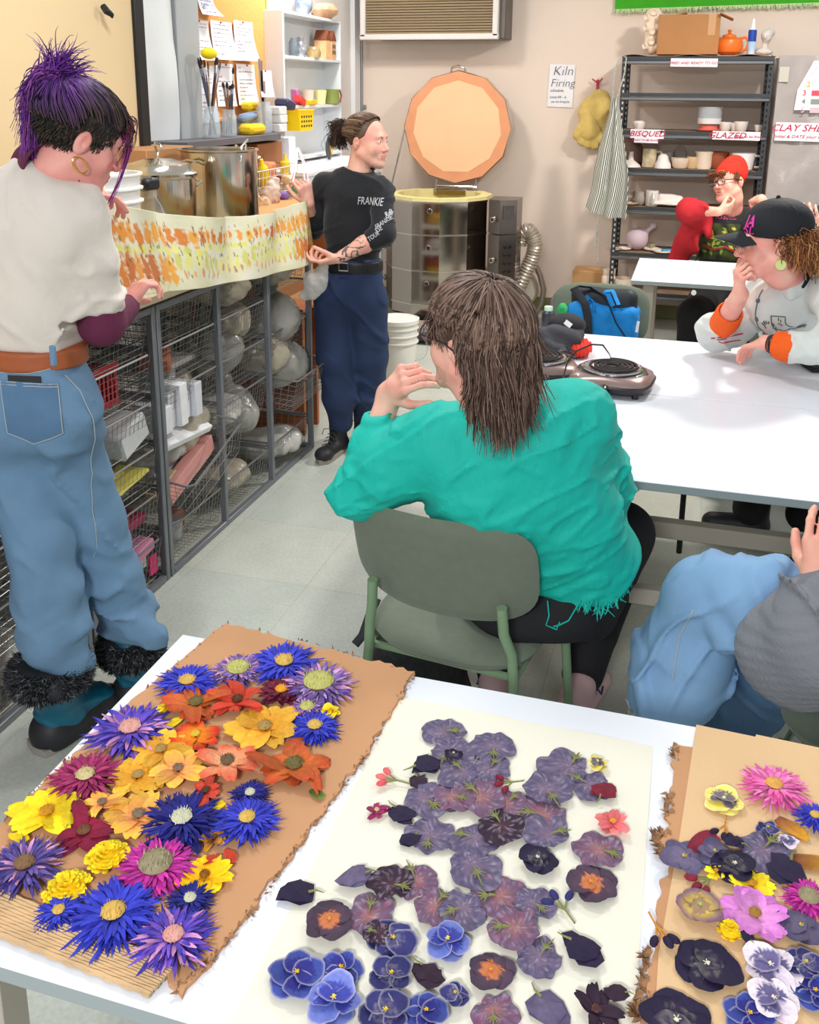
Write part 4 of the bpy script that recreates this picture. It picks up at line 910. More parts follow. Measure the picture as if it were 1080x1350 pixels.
m_red = mat('sign_red', (190, 36, 76), .6); m_lt = mat('sign_white', (244, 236, 240), .6)
def sign(name, lab, x0, y0, x1, y1, Y, items):
 a, b = at(x0, y1, y=Y), at(x1, y0, y=Y); cx, cz = (a[0]+b[0])/2, (a[2]+b[2])/2; w, h = b[0]-a[0], b[2]-a[2]
 t = thing(name, lab, 'sign', (cx, Y, a[2])); MB().box((cx, Y, cz), (w, .003, h), R=roty(.01)).build('card', m_lt, t)
 for (s, sz, dx, dz, sh, m) in items: text(s, sz*h, m, t, (cx+dx*w, Y-.0015, cz+dz*h), (1, 0, 0), (0, 0, 1), shear=sh, bold=.0005*sz*h/.06, sx=1.15)
 return t
Y_ = SY0-.017
sign('shelf_sign', 'narrow white sign with small red lettering at the top of the pottery shelf', 884, 77, 947, 88, Y_, [('FIRED AND READY TO GO', .42, -.02, -.05, .3, m_red)])
sign('shelf_sign', 'white BISQUED sign with bold red italic letters', 831, 171, 876, 182, Y_, [('BISQUED', .85, 0, 0, .3, m_red), ('*', .9, .43, .1, 0, m_slot)])
sign('shelf_sign', 'small white strip with tiny print under the BISQUED sign', 836, 181.5, 868, 188, Y_-.003, [('READY TO BE GLAZED', .45, 0, 0, .2, m_red)])
sign('shelf_sign', 'long white GLAZED sign with red italic letters', 939, 174, 1003, 184, Y_, [('GLAZED', 1.0, -.2, 0, .3, m_red), ('ready to be fired', .4, .24, -.08, .2, m_red)])
# pottery on the shelf
def sh(px, lv, y=7.42): q = at(px, 200, y=y); return V(q[0], y, LVL[lv]+.001)
m_bq = mat('bisque', (236, 216, 194), .75, ns=14, na=.05); m_bw = mat('bisque_white', (238, 230, 222), .7, ns=10, na=.03); m_bg = mat('bisque_grey', (176, 164, 154), .8, ns=9, na=.08)
def mug(lab, base, r, h, m, ang, cat='mug', taper=1.0):
 base = np.array(base); t = thing('mug', lab, cat, base)
 MB().lathe([(r*.9*taper, 0), (r*taper, .006), (r, h), (r-.006, h+.001), (r*taper-.008, .012), (.001, .012)], 28, base, cap0=True).build('cup_body', m, t)
 d = V(math.cos(ang), math.sin(ang), 0); MB().tube([base+d*r*.96+V(0, 0, h*.85), base+d*(r+.03)+V(0, 0, h*.85), base+d*(r+.045)+V(0, 0, h*.55), base+d*(r+.03)+V(0, 0, h*.2), base+d*r*.94+V(0, 0, h*.18)], .009, 8).build('handle', m, t); return t
def latheobj(name, lab, cat, base, prof, m, n=26, R=None, group=None): return pot(name, lab, cat, base, prof, m, n, group, R)
latheobj('lump', 'small white cube-like pot at the left of the empty shelf board', 'pot', sh(840, 2), [(.03, 0), (.04, .01), (.045, .05), (.03, .065), (.001, .066)], m_bw, 8)
t = thing('cake_stand', 'clear glass dish with a red base on the shelf above GLAZED', 'dish', sh(932, 2)); q = sh(932, 2)
MB().lathe([(.07, 0), (.085, .01), (.06, .02), (.06, .045), (.001, .045)], 26, q, cap0=True).build('red_base', mat('coral_glass', (226, 110, 96), .25), t); MB().lathe([(.02, .046), (.08, .052), (.085, .09), (.08, .09), (.07, .058)], 26, q).build('dish_rim', mat('frost', (226, 222, 220), .3), t)
c = MB(); c.lathe([(.084, .09), (.088, .17), (.083, .17), (.08, .09)], 26, q); c.build('glass_bowl', m_glass, t)
for i, (px, s, lab) in enumerate(((953, 1, 'small white pinch pot left of two above the GLAZED sign'), (966, .9, 'white folded cup beside the small pinch pot'), (974, 1.1, 'white tapered bowl above the GLAZED sign'), (997, .7, 'tiny white lump at the right end of the shelf board'))):
 latheobj('pinch_pot', lab, 'pot', sh(px, 2, 7.42+.03*(i % 2)), [(.025*s, 0), (.035*s, .01), (.045*s, .055*s+.01), (.038*s, .055*s+.01), (.028*s, .02), (.001, .018)], m_bw)
latheobj('vase', 'low white flared piece at the left of the bisque shelf', 'pot', sh(833, 3), [(.075, 0), (.06, .02), (.02, .05), (.014, .1), (.018, .11), (.001, .11)], m_bw)
latheobj('vase', 'dark brown wide-mouthed vase behind the low white piece', 'vase', sh(833, 3, 7.6), [(.07, 0), (.1, .03), (.095, .12), (.06, .17), (.085, .23), (.08, .23), (.055, .17)], mat('brown_bisque', (120, 96, 84), .7, ns=6, na=.15))
mug('patterned cream mug on the bisque shelf', sh(857, 3), .05, .135, mat('speckled_cream', (226, 212, 180), .6, ns=22, col2=(180, 160, 120)), 0)
latheobj('mug', 'pale mug standing behind the domed white piece', 'mug', sh(880, 3, 7.52), [(.04, 0), (.045, .01), (.05, .11), (.045, .11), (.04, .02)], m_bg)
latheobj('dome', 'white domed piece with a knob on the bisque shelf', 'pot', sh(875, 3, 7.38), [(.062, 0), (.058, .03), (.04, .06), (.036, .085), (.02, .1), (.001, .104)], m_bw)
latheobj('bowl', 'small cream bowl in front of the round grey disc', 'bowl', sh(898, 3), [(.045, 0), (.055, .01), (.068, .075), (.062, .075), (.045, .015), (.001, .012)], m_bq)
latheobj('disc', 'round grey clay disc standing behind the small cream bowl', 'disc', sh(897, 3, 7.6)+V(0, 0, .08), [(.001, 0), (.045, 0), (.048, .006), (.045, .012), (.001, .012)], m_bg, R=np.array([[1, 0, 0], [0, 0, -1], [0, 1.6, 0]]))
latheobj('cup', 'small tan cup beside the cream bowl', 'cup', sh(914, 3), [(.034, 0), (.04, .01), (.042, .085), (.037, .085), (.035, .012)], mat('tan_bisque', (214, 182, 140), .7))
latheobj('vase', 'rough white vase left of the red beanie', 'vase', sh(929, 3), [(.05, 0), (.056, .02), (.056, .1), (.066, .125), (.06, .125), (.05, .1)], m_bq)
latheobj('bowl', 'terracotta brown bowl half hidden behind the red beanie', 'bowl', sh(945, 3, 7.5), [(.05, 0), (.08, .04), (.09, .12), (.084, .12), (.07, .04)], mat('terracotta', (170, 90, 60), .7))
mug('large glossy white mug with a round handle at the right of the bisque shelf', sh(981, 3), .085, .12, mat('white_gloss', (246, 242, 240), .25), 0, taper=.8)
latheobj('plate', 'flat tan plate under the grey bowl on the middle shelf', 'plate', sh(832, 4), [(.05, 0), (.085, .012), (.088, .018), (.001, .012)], m_bq)
latheobj('bowl', 'shadowy grey bowl on the tan plate', 'bowl', sh(830, 4, 7.5)+V(0, 0, .02), [(.03, 0), (.06, .03), (.062, .075), (.056, .075), (.03, .01)], m_bg)
latheobj('pot', 'egg-shaped grey pot beside the plain white mug', 'pot', sh(849, 4), [(.02, 0), (.04, .02), (.045, .05), (.035, .085), (.015, .1), (.001, .102)], m_bg)
mug('plain white mug with its handle turned to the front', sh(864, 4, 7.38), .046, .115, m_bw, -1.4)
s = SDF(.008); s.box((0, 0, .03), (.13, .1, .012), .008, R=rotx(.05)); s.box((-.02, .02, .055), (.09, .07, .03), .02, R=rotz(.3)@roty(.1)); s.disp(lambda P: .006*fbm(P*12, 2)); v, f = s.run()
tag(mkobj('slab_dish', v, f, m_bw, None, world=False, origin=tuple(sh(890, 4))), 'angular white slab dish right of the plain white mug', 'dish')
t = thing('bottle_vase', 'pale pink round bottle vase with a short tilted neck', 'vase', sh(848, 5, 7.45)); q = sh(848, 5, 7.45)
s = SDF(.006); s.ell(q+V(0, 0, .085), (.082, .08, .085)); s.cap(q+V(.05, 0, .13), q+V(.1, 0, .175), .02, .016, k=.03); s.cap(q+V(.1, 0, .175), q+V(.112, 0, .19), .014, .026, k=.01); v, f = s.run(); mkobj('vase_body', v, f, mat('pink_bisque', (222, 198, 206), .6, ns=8, na=.03), t)
for i, (px, r, m, lab) in enumerate(((818, .055, m_bg, 'grey saucer at the left of the pink vase shelf'), (832, .05, m_bw, 'white broken shard dish near the pink vase'), (868, .06, m_bw, 'white saucer right of the pink vase'), (884, .07, m_bq, 'tan tile dish right of the white saucer'), (876, .05, m_bw, 'white wavy shard in front of the tan tile dish'))):
 latheobj('saucer', lab, 'saucer', sh(px, 5, 7.36+.05*(i % 3)), [(r*.6, 0), (r, .012), (r*.96, .02), (.001, .01)], m, 14)
latheobj('cup', 'small square olive cup on the pink vase shelf', 'cup', sh(867, 5, 7.5), [(.03, 0), (.035, .05), (.03, .05)], mat('olive_bisque', (170, 160, 120), .7), 4)
tag(MB().box(sh(890, 5, 7.36)+V(0, 0, .015), (.08, .05, .03), R=rotz(.2), bv=.005).build('blue_tile', mat('blue_tile', (90, 160, 214), .4)), 'light blue tile at the edge of the pink vase shelf', 'tile')
latheobj('glass_jar', 'jar of pale powder on the bottom shelf by the post', 'jar', sh(813, 6, 7.38), [(.045, 0), (.055, .02), (.052, .09), (.045, .1), (.05, .15), (.044, .15), (.001, .095)], m_bq)
latheobj('bowl', 'wide cream bowl on the bottom shelf', 'bowl', sh(832, 6, 7.38), [(.04, 0), (.075, .03), (.085, .085), (.078, .085), (.05, .02)], m_bq)
# top of the shelf
TP = 2.016
def tp(px, y=7.48): q = at(px, 70, y=y); return V(q[0], y, TP)
s = SDF(.006); q = tp(859); s.cap(q+V(0, 0, .06), q+V(0, 0, .27), .056, .06, k=.0)
for k in range(9):
 a = -PI/2+(-1+(k % 3))*.75; z = .06+.1*(k//3)+.03*(k % 2); s.ell(q+V(math.cos(a)*.064, math.sin(a)*.064, z), (.026, .026, .026), k=.004); s.ell(q+V(math.cos(a)*.082, math.sin(a)*.082, z), (.018, .018, .018), k=.004, sub=True)
s.disp(lambda P: .002*fbm(P*20, 2)); v, f = s.run(); v[:, 2] = np.clip(v[:, 2], TP, TP+.32); tag(mkobj('carved_vase', v, f, m_bq), 'tall cream cylinder vase with carved circles on top of the pottery shelf', 'vase')
t = thing('cardboard_box', 'brown cardboard box with an open flap on top of the pottery shelf', 'box', tp(906)); q = tp(906)
mcb = mat('carton_brown', (178, 126, 78), .8, ns=6, na=.05); MB().box(q+V(0, .03, .135), (.42, .3, .27), bv=.003).build('carton', mcb, t)
MB().box(q+V(.25, -.05, .255), (.1, .24, .005), R=roty(.42)).build('flap', mcb, t); MB().box(q+V(-.08, -.02, .275), (.12, .1, .004), R=roty(-.15)).build('flap', mcb, t); MB().box(q+V(.155, -.121, .2), (.05, .001, .14)).build('tape', mat('tape_tan', (196, 150, 104), .4), t)
t = thing('teapot', 'glossy orange round teapot between the carton and the adhesive tube', 'teapot', tp(960)); q = tp(960); mo = mat('orange_glaze', (240, 118, 40), .35)
MB().lathe([(.05, 0), (.085, .02), (.1, .06), (.09, .1), (.05, .122), (.001, .125)], 30, q, cap0=True).build('teapot_body', mo, t); MB().lathe([(.05, .118), (.045, .135), (.02, .142), (.008, .15), (.016, .165), (.001, .175)], 24, q).build('lid', mo, t)
MB().tube([q+V(.06, 0, .11), q+V(.11, 0, .12), q+V(.135, 0, .085), q+V(.12, 0, .04), q+V(.08, 0, .02)], .01, 8).build('handle', mo, t); MB().tube([q+V(-.07, 0, .05), q+V(-.11, 0, .09), q+V(-.13, 0, .12)], [.022, .014, .01], 10).build('spout', mo, t)
t = thing('adhesive_tube', 'blue and white adhesive cartridge with a pointed nozzle', 'tube', tp(990)); q = tp(990)
MB().lathe([(.026, 0), (.028, .004), (.028, .09)], 20, q, cap0=True).build('tube_lower', mat('lightblue', (130, 190, 230), .35, ns=8, col2=(240, 244, 250)), t); MB().lathe([(.028, .09), (.028, .165), (.024, .17)], 20, q).build('tube_label', mat('deep_blue', (26, 70, 170), .35), t); MB().lathe([(.024, .17), (.016, .18), (.01, .23), (.006, .245), (.001, .246)], 16, q).build('nozzle', mat('white_plastic', (240, 240, 240), .4), t)
s = SDF(.006); q = tp(1008); s.ell(q+V(0, 0, .02), (.06, .045, .025)); s.cap(q+V(0, 0, .02), q+V(0, 0, .08), .022, .02, k=.02); s.ell(q+V(.005, -.005, .125), (.038, .042, .048)); s.cap(q+V(-.005, -.045, .125), q+V(-.008, -.055, .112), .007); s.ell(q+V(.02, .02, .15), (.04, .035, .03)); s.disp(lambda P: .004*fbm(P*30, 2)); v, f = s.run()
tag(mkobj('clay_bust', v, f, mat('pale_clay', (214, 204, 196), .7)), 'small pale clay bust of a head at the right end of the shelf top', 'bust')
# ================================================================ GREEN BOARD, CLAY SHELF
t = thing('green_panel', 'bright green fabric panel with pale fringed edge high on the wall', 'panel', (.1, WY-.01, 2.33))
MB().add([(-.675, 7.76, 2.345), (1.5, 7.76, 2.385), (1.5, 7.76, 2.9), (-.69, 7.76, 2.9), (-.675, 7.79, 2.345), (1.5, 7.79, 2.385), (1.5, 7.79, 2.9), (-.69, 7.79, 2.9)], [(0, 1, 2, 3), (5, 4, 7, 6), (1, 0, 4, 5), (0, 3, 7, 4), (2, 1, 5, 6), (3, 2, 6, 7)]).build('panel_cloth', mat('felt_green', (62, 168, 28), .85, ns=12, na=.06), t, smooth=False)
P = []; Rr = []
for i in range(420):
 u = i/419; x = -.675+2.175*u; z = 2.345+.04*u; l = rng.uniform(.008, .028); P.append([(x, 7.757, z+.012), (x+rng.normal(0, .004), 7.752, z-l*.4), (x+rng.normal(0, .008), 7.75, z-l)]); Rr.append([.0035, .003, .001])
v, f, _ = strand_mesh(P, Rr, 3); mkobj('fringe', v, f, mat('fringe_pale', (196, 214, 160), .9), t)
t = thing('clay_shelf', 'shelf wrapped in grey translucent plastic, labelled CLAY SHELF', 'shelving', (.9, 7.5, 0))
g = np.array([[V(.492+1.0*u, 7.27+.012*float(fbm(V(u*6, v*9, 0)[None], 3, 5)[0]), .02+1.985*v) for v in np.linspace(0, 1, 60)] for u in np.linspace(0, 1, 34)])
MB().grid(g, thick=.003).build('plastic_sheet', mat('grey_plastic', (168, 160, 156), .22, ns=2.5, na=.12, bs=9, ba=.35, bd=.02), t)
c = MB()
for y in (7.3, 7.7): c.box((.51, y, 1.0), (.035, .035, 2.0), bv=.003); c.box((1.46, y, 1.0), (.035, .035, 2.0), bv=.003)
c.build('post', m_ss, t)
for z in (1.99, 1.45, .95, .45): MB().box((.98, 7.5, z), (.93, .4, .02)).build('shelf_board', m_ss, t)
MB().box((.49, 7.5, 1.0), (.003, .42, 1.98)).build('plastic_side', mat('grey_plastic'), t)
a, b = at(1023, 89, y=7.26), at(1039, 96, y=7.26); tag(MB().box(((a[0]+.545)/2+.02, 7.252, a[2]-.045), (.062, .002, .1)).build('tape_patch', mat('tape_patch', (190, 186, 172), .4)), 'square of masking tape at the top of the clay shelf plastic', 'tape')
sign('shelf_sign', 'white CLAY SHELF sign with bold red italic letters on the grey plastic', 1021, 162.5, 1092, 185.5, 7.245, [('CLAY SHELF', .52, 0, .2, .3, m_red), ('Initial & DATE your clay', .24, -.02, -.26, .25, m_red)])
a = at(1047, 145, y=7.245); b = at(1062, 80, y=7.245); t = thing('colour_chart', 'white chart of five numbered colour bars on the clay shelf plastic', 'chart', (.72, 7.245, a[2]))
zt, zb = b[2], a[2]; x0 = a[0]; xr = x0+.5
MB().prism([(x0, zb), (xr, zb), (xr, zt), (x0+.095, zt), (x0+.01, zt-.19)], -.002, .002, c=(0, 7.245, 0), R=np.array([[1, 0, 0], [0, 0, 1.], [0, 1, 0]])).build('sheet', m_lt, t)
MB().add([(x0+.01, 7.24, zt-.19), (x0+.095, 7.24, zt), (x0+.125, 7.225, zt-.03)], [(0, 1, 2)]).build('folded_corner', m_paper, t, smooth=False)
for i, (col, n_) in enumerate((((176, 168, 60), ''), ((226, 176, 70), '2'), ((214, 76, 96), '3'), ((134, 144, 130), '4'), ((206, 178, 190), '5'))):
 z = zt-.1-.056*i; MB().box((x0+.3+(0.0 if i > 1 else .03), 7.2425, z), (.4-(0 if i > 1 else .05), .002, .036)).build('colour_bar', mat('bar%d' % i, col, .6), t)
 if n_: text(n_, .05, mat('bar%d' % i), t, (x0+.055+(.02 if i == 1 else 0), 7.243, z), (1, 0, 0), (0, 0, 1), name='number', bold=.001)
text('GLAZE LIST', .026, m_ht, t, (x0+.3, 7.243, zt-.028), (1, 0, 0), (0, 0, 1)); text('PATTERNS', .026, m_ht, t, (x0+.3, 7.243, zt-.055), (1, 0, 0), (0, 0, 1))
# boxes and clutter on the floor by the wall
carton('tan carton against the wall behind the blue bag', (at(782, 388, y=7.6)[0], 7.62, .2), (.32, .25, .4), (196, 160, 124))
t = thing('storage_bin', 'grey lidless bin with odds and ends behind the green chair', 'bin', at(758, 410, y=7.2)); q = at(752, 392, y=7.2)
MB().box(q+V(.05, 0, -.12), (.36, .3, .26), bv=.01).build('bin_body', mat('bin_grey', (110, 100, 104), .5), t)
for i, (dx, dz, col, lab) in enumerate(((-.04, .04, (150, 110, 130), 'mauve box lid on the grey bin'), (.2, .06, (130, 60, 70), 'dark red tool case on the grey bin'), (.1, .05, (214, 200, 190), 'pale crumpled paper in the grey bin'))):
 tag(MB().box(q+V(dx, -.02, dz), (.16, .1, .04), R=roty(-.4*(i != 2)), bv=.006).build('small_case', mat('case%d' % i, col, .5)), lab, 'case')
# ================================================================ TABLES
m_top = mat('table_white', (232, 236, 243), .28, ns=3, na=.012); m_edge = mat('table_edge', (150, 160, 160), .5); m_leg = mat('leg_beige', (176, 168, 154), .5, ns=5, na=.03)
def table(lab, x0, x1, y0, y1, legs, h=.74, beam=None, group=None):
 t = thing('work_table', lab, 'table', ((x0+x1)/2, (y0+y1)/2, 0), group=group); c = MB()
 c.box(((x0+x1)/2, (y0+y1)/2, h-.0125), (x1-x0, y1-y0, .025), bv=.002); c.m = [0]*len(c.m)
 for i, f in enumerate(c.f):
  z = [c.v[k][2] for k in f]; c.m[i] = 0 if min(z) > h-.004 else 1
 c.build('tabletop', [m_top, m_edge], t)
 for (x, y) in legs: MB().box((x, y, (h-.025)/2), (.06, .05, h-.025), bv=.003).build('leg', m_leg, t)
 for b in beam or []: MB().box(b[0], b[1], bv=.004).build('stretcher', m_leg, t)
 return t
table('long white table nearest the teal-shirted person, pushed against another', -.70, 1.25, 2.49, 3.287, [(-.62, 2.6), (1.15, 2.6), (-.62, 3.2), (1.15, 3.2)], beam=[((.27, 3.2, .29), (1.72, .05, .06)), ((.27, 2.56, .37), (1.72, .04, .05))])
table('long white table carrying the two electric hobs, far half of the pair', -.70, 1.25, 3.293, 4.09, [(-.62, 3.4), (1.15, 3.4), (-.62, 4.0), (1.15, 4.0)], beam=[((.27, 4.0, .66), (1.72, .04, .05))])
table('small white table in front of the red-beanie person', -.295, 1.0, 5.42, 6.2, [(-.2, 5.5), (.9, 5.5), (-.2, 6.1), (.9, 6.1)])
MB().cyl((.045, 5.43, .69), (.045, 5.415, .69), .014, n=12).build('knob', mat('white_plastic'), bpy.data.objects['work_table.002'])
c = MB(); c.cyl((.052, 3.45, .72), (.055, 3.5, .06), .011, n=10); tag(c.build('prop_rod', mat('black_trim')), 'thin black rod under the long white tables', 'rod')
FT = .74
table('white table in the foreground covered with pressed flowers', -.872, 1.15, .748, 1.456, [(-.8, .82), (1.05, .82), (-.8, 1.38), (1.05, 1.38)])
# ================================================================ CHAIRS
m_cf = mat('chair_fabric', (104, 114, 98), .85, ns=40, na=.05, bs=160, ba=.35, bd=.002, sheen=.2); m_ct = mat('chair_tube', (122, 150, 116), .4, ns=6, na=.03)
def chair(label, loc, rz):
 t = thing('chair', label, 'chair', (0, 0, 0))
 g = np.zeros((25, 13, 3))
 # rounded seat pad as a superellipse shell
 def pad(W, D, th, curve, cz, cy, tilt, name, par, rr=3.0):
  c = MB(); n = 40; rings = []
  for (s, dz) in ((.0, th/2), (.7, th/2), (.94, th*.42), (1.0, 0), (.94, -th*.42), (.7, -th/2), (.0, -th/2)):
   ring = []
   for k in range(n):
    a = 2*PI*k/n; u = np.sign(math.cos(a))*abs(math.cos(a))**(2/rr)*W/2*s; v = np.sign(math.sin(a))*abs(math.sin(a))**(2/rr)*D/2*s
    ring.append((u, v, dz+curve*(u/(W/2))**2))
   rings.append(ring)
  P = np.array(rings).transpose(1, 0, 2); vs = P.reshape(-1, 3)@np.array(tilt).T+V(0, cy, cz)
  c.grid(vs.reshape(n, 7, 3), cu=True); return c.build(name, m_cf, par, world=False, sharp=60)
 pad(.44, .42, .05, .012, .455, 0, rotx(.03), 'seat', t, 3.4)
 pad(.46, .295, .022, .045, .69, -.225, rotx(PI/2+.28)@roty(PI), 'backrest', t, 3.6)
 for s in (-1, 1):
  MB().tube([(s*.2, .17, .44), (s*.21, .185, .38), (s*.235, .22, .0)], .0125, 10).build('leg', m_ct, t, world=False)
  MB().tube([(s*.16, -.232, .63), (s*.165, -.225, .56), (s*.18, -.205, .5), (s*.185, -.2, .43), (s*.215, -.24, .0)], .0125, 10).build('leg', m_ct, t, world=False)
 c = MB(); c.tube([(-.185, -.18, .425), (-.2, .17, .425), (.2, .17, .425), (.185, -.18, .425)], .01, 8, closed=True); c.build('seat_frame', m_ct, t, world=False)
 t.location = loc; t.rotation_euler = (0, 0, rz); t['label'] = label; return t
CH1 = V(-.47, 2.17, 0); ch0 = chair('green upholstered chair under the teal-shirted person', CH1, -.12)
dup(ch0, (-.378, 4.42, .02), PI+.04, 'green upholstered chair holding the blue tote bag')
dup(ch0, (.50, 2.02, 0), PI/2-.35, 'green chair at the lower right under the person in faded jeans')
dup(ch0, (.42, 4.5, 0), PI-.5, 'green chair under the person in the black cap')
dup(ch0, (.3, 6.68, 0), PI, 'green chair behind the small table under the red-beanie person')
# ================================================================ HOBS
m_hb = mat('hob_black', (34, 32, 34), .35, ns=8, na=.1); m_hr = mat('hob_rose', (150, 128, 122), .3, .5); m_coil = mat('coil', (52, 50, 52), .45, .5); m_chrome = mat('chrome', (205, 205, 210), .12, 1.0)
def hob(label, loc, rz, knobs=True):
 t = thing('electric_hob', label, 'hob', (0, 0, 0)); n = 48
 def ring(w, d, z, e=4.0): return [(np.sign(math.cos(a))*abs(math.cos(a))**(2/e)*w, np.sign(math.sin(a))*abs(math.sin(a))**(2/e)*d, z) for a in 2*PI*np.arange(n)/n]
 def shell(rs, name, m): MB().grid(np.array(rs).transpose(1, 0, 2), cu=True).build(name, m, t, world=False, sharp=50)
 shell([ring(.001, .001, .016), ring(.13, .12, .016), ring(.142, .13, .022), ring(.146, .134, .038), ring(.14, .128, .044)], 'base', m_hb)
 shell([ring(.14, .128, .043), ring(.135, .122, .056), ring(.118, .112, .068, 2.6), ring(.105, .105, .071, 2.1), ring(.001, .001, .066, 2)], 'top_shell', m_hr)
 shell([ring(.128, .1, .0605, 2.2), ring(.118, .108, .0695, 2.2), ring(.104, .104, .073, 2)], 'top_band', m_hb)
 MB().lathe([(.106, .07), (.108, .078), (.1, .08), (.09, .07), (.03, .066), (.001, .066)], 40).build('drip_pan', m_chrome, t, world=False)
 a = np.linspace(0, 2*PI*4.3, 150); r = .018+.072*a/a[-1]; MB().tube(np.stack([r*np.cos(a), r*np.sin(a), np.full(150, .083)], 1), .0052, 6).build('coil', m_coil, t, world=False)
 if knobs: MB().cyl((-.0, -.128, .03), (-.0, -.15, .028), .02, .017, 16).build('knob', m_hb, t, world=False)
 for x in (-.1, .1):
  for y in (-.09, .09): MB().cyl((x, y, 0), (x, y, .02), .012, n=10).build('foot', m_hb, t, world=False)
 t.location = loc; t.rotation_euler = (0, 0, rz); t['label'] = label; return t
hq = at(803, 497, z=.78); hob0 = hob('black electric coil hob on the white table, fully visible', (hq[0]+.01, hq[1]-.0, .74), -.12)
hq2 = at(708, 486, z=.78); dup(hob0, (hq2[0], hq2[1]+.03, .74), .35, 'black electric coil hob half hidden by the brown-haired head')
pts = [at(x, y, z=z) for x, y, z in ((742, 500, .79), (748, 478, .83), (760, 463, .88), (780, 454, .91), (795, 455, .9), (803, 466, .84), (805, 470, .75))]
c = MB(); P = np.array(pts); tt = np.linspace(0, 6, 40); c.tube(np.stack([np.interp(tt, range(7), P[:, k]) for k in range(3)], 1), .003, 6)
pts = [at(x, y, z=.752) for x, y in ((732, 497), (726, 488), (742, 483), (760, 486), (748, 478), (733, 482), (745, 476), (757, 480))]; P = np.array(pts); P[:, 2] += [0.04, .05, .05, .04, .055, .05, .06, .05]; tt = np.linspace(0, 7, 50); c.tube(np.stack([np.interp(tt, range(8), P[:, k]) for k in range(3)], 1), .0035, 6)
tag(c.build('power_cord', m_hb), 'black power cord bundled and looping over the hobs', 'cord')
# ================================================================ HATS, CAN, TOTE
s = SDF(.007); q = at(722, 458, z=.78); q[2] = .74
s.ell(q+V(-.02, 0, .035), (.11, .075, .04)); s.ell(q+V(.03, .06, .075), (.1, .075, .045), k=.02); s.ell(q+V(-.06, -.02, .03), (.06, .05, .03), k=.02); s.disp(lambda P: .012*fbm(P*12, 3)+.005*folds(P, (1, .3, 1), 18, 1.2)); v, f = s.run(); v[:, 2] = np.maximum(v[:, 2], .741)
hb_ = mkobj('cloth_hat', v, f, mat('charcoal_cloth', (62, 62, 68), .85, ns=30, na=.08, bs=90, ba=.3)); tag(hb_, 'heap of charcoal cloth hats on the far end of the white table', 'hat')
s = SDF(.006); s.ell(q+V(.06, .1, .115), (.075, .06, .045)); s.disp(lambda P: .004*fbm(P*14, 2)); v, f = s.run()
o = mkobj('beret', v, f, mat('cap_black', (38, 38, 42), .8)); tag(o, 'black cap with a small white emblem on top of the charcoal heap', 'hat')
MB().box(q+V(.07, .045, .13), (.03, .004, .02), R=roty(.6)@rotx(-.4)).build('emblem', mat('white_plastic'), o); MB().box(q+V(.055, .05, .118), (.02, .004, .012), R=roty(-.5)@rotx(-.4)).build('emblem', mat('white_plastic'), o)
s = SDF(.005); q3 = at(762, 459, z=.77); q3[2] = .74; s.ell(q3+V(0, 0, .035), (.055, .075, .036)); s.disp(lambda P: .004*np.sin(P[:, 0]*420+P[:, 1]*90)+.005*fbm(P*16, 2)); v, f = s.run(); v[:, 2] = np.maximum(v[:, 2], .741); tag(mkobj('knit_hat', v, f, mat('knit_red', (222, 56, 40), .85, bs=200, ba=.4)), 'ribbed red knit hat beside the charcoal hats', 'hat')
q4 = at(722, 436, z=.75); q4[2] = .74
t = thing('spray_can', 'small dark can with a mint top behind the charcoal hats', 'can', q4); MB().lathe([(.026, 0), (.028, .01), (.028, .09), (.02, .1)], 18, q4, cap0=True, cap1=True).build('can_body', mat('can_dark', (52, 52, 60), .35), t); MB().cyl(q4+V(0, 0, .1), q4+V(0, 0, .118), .018, n=14).build('can_top', mat('mint', (190, 226, 196), .5), t)
t = thing('tote_bag', 'bright blue tote bag with black straps on the green chair', 'bag', (-.36, 4.36, .48)); m_tb = mat('tote_blue', (20, 132, 208), .8, ns=9, na=.05, bs=60, ba=.3)
b0 = V(-.352, 4.37, .47)
s = SDF(.008); s.box(b0+V(0, 0, .18), (.16, .07, .17), .04, R=roty(.02)); s.disp(lambda P: .008*fbm(P*9, 3)+.004*folds(P, (1, 0, .4), 9, 1.2)); v, f = s.run(); mkobj('tote_body', v, f, m_tb, t)
s = SDF(.008); s.box(b0+V(.0, .015, .35), (.15, .05, .07), .045); s.disp(lambda P: .006*fbm(P*12, 2)); v, f = s.run(); mkobj('black_lining', v, f, mat('nylon_black', (36, 40, 46), .6, bs=40, ba=.2), t)
MB().box(b0+V(-.175, -.04, .3), (.05, .06, .09), R=roty(-.2), bv=.015).build('green_corner', mat('tote_green', (40, 160, 90), .7), t)
def strap(pts, m, nm, w=.02): P = np.array([at(x, y, y=yy) for x, y, yy in pts]); n = len(P); tt = np.linspace(0, n-1, n*6); MB().tube(np.stack([np.interp(tt, range(n), P[:, k]) for k in range(3)], 1), w, 8, flat=.16, up=(0, 1, 0)).build(nm, m, t)
strap([(776, 446, 4.285), (775, 418, 4.285), (771, 400, 4.28), (763, 388, 4.29), (756, 380, 4.3), (762, 377, 4.32), (778, 379, 4.34), (795, 390, 4.33), (803, 402, 4.3), (812, 425, 4.285), (826, 446, 4.28)], mat('nylon_black'), 'strap', .018)
strap([(772, 406, 4.3), (774, 391, 4.31), (782, 398, 4.3), (783, 410, 4.29)], m_tb, 'handle', .011); strap([(808, 404, 4.3), (802, 388, 4.32), (797, 384, 4.33), (808, 383, 4.32), (816, 402, 4.29)], m_tb, 'handle', .011)
c = MB(); fq = b0+V(.02, -.083, .085)
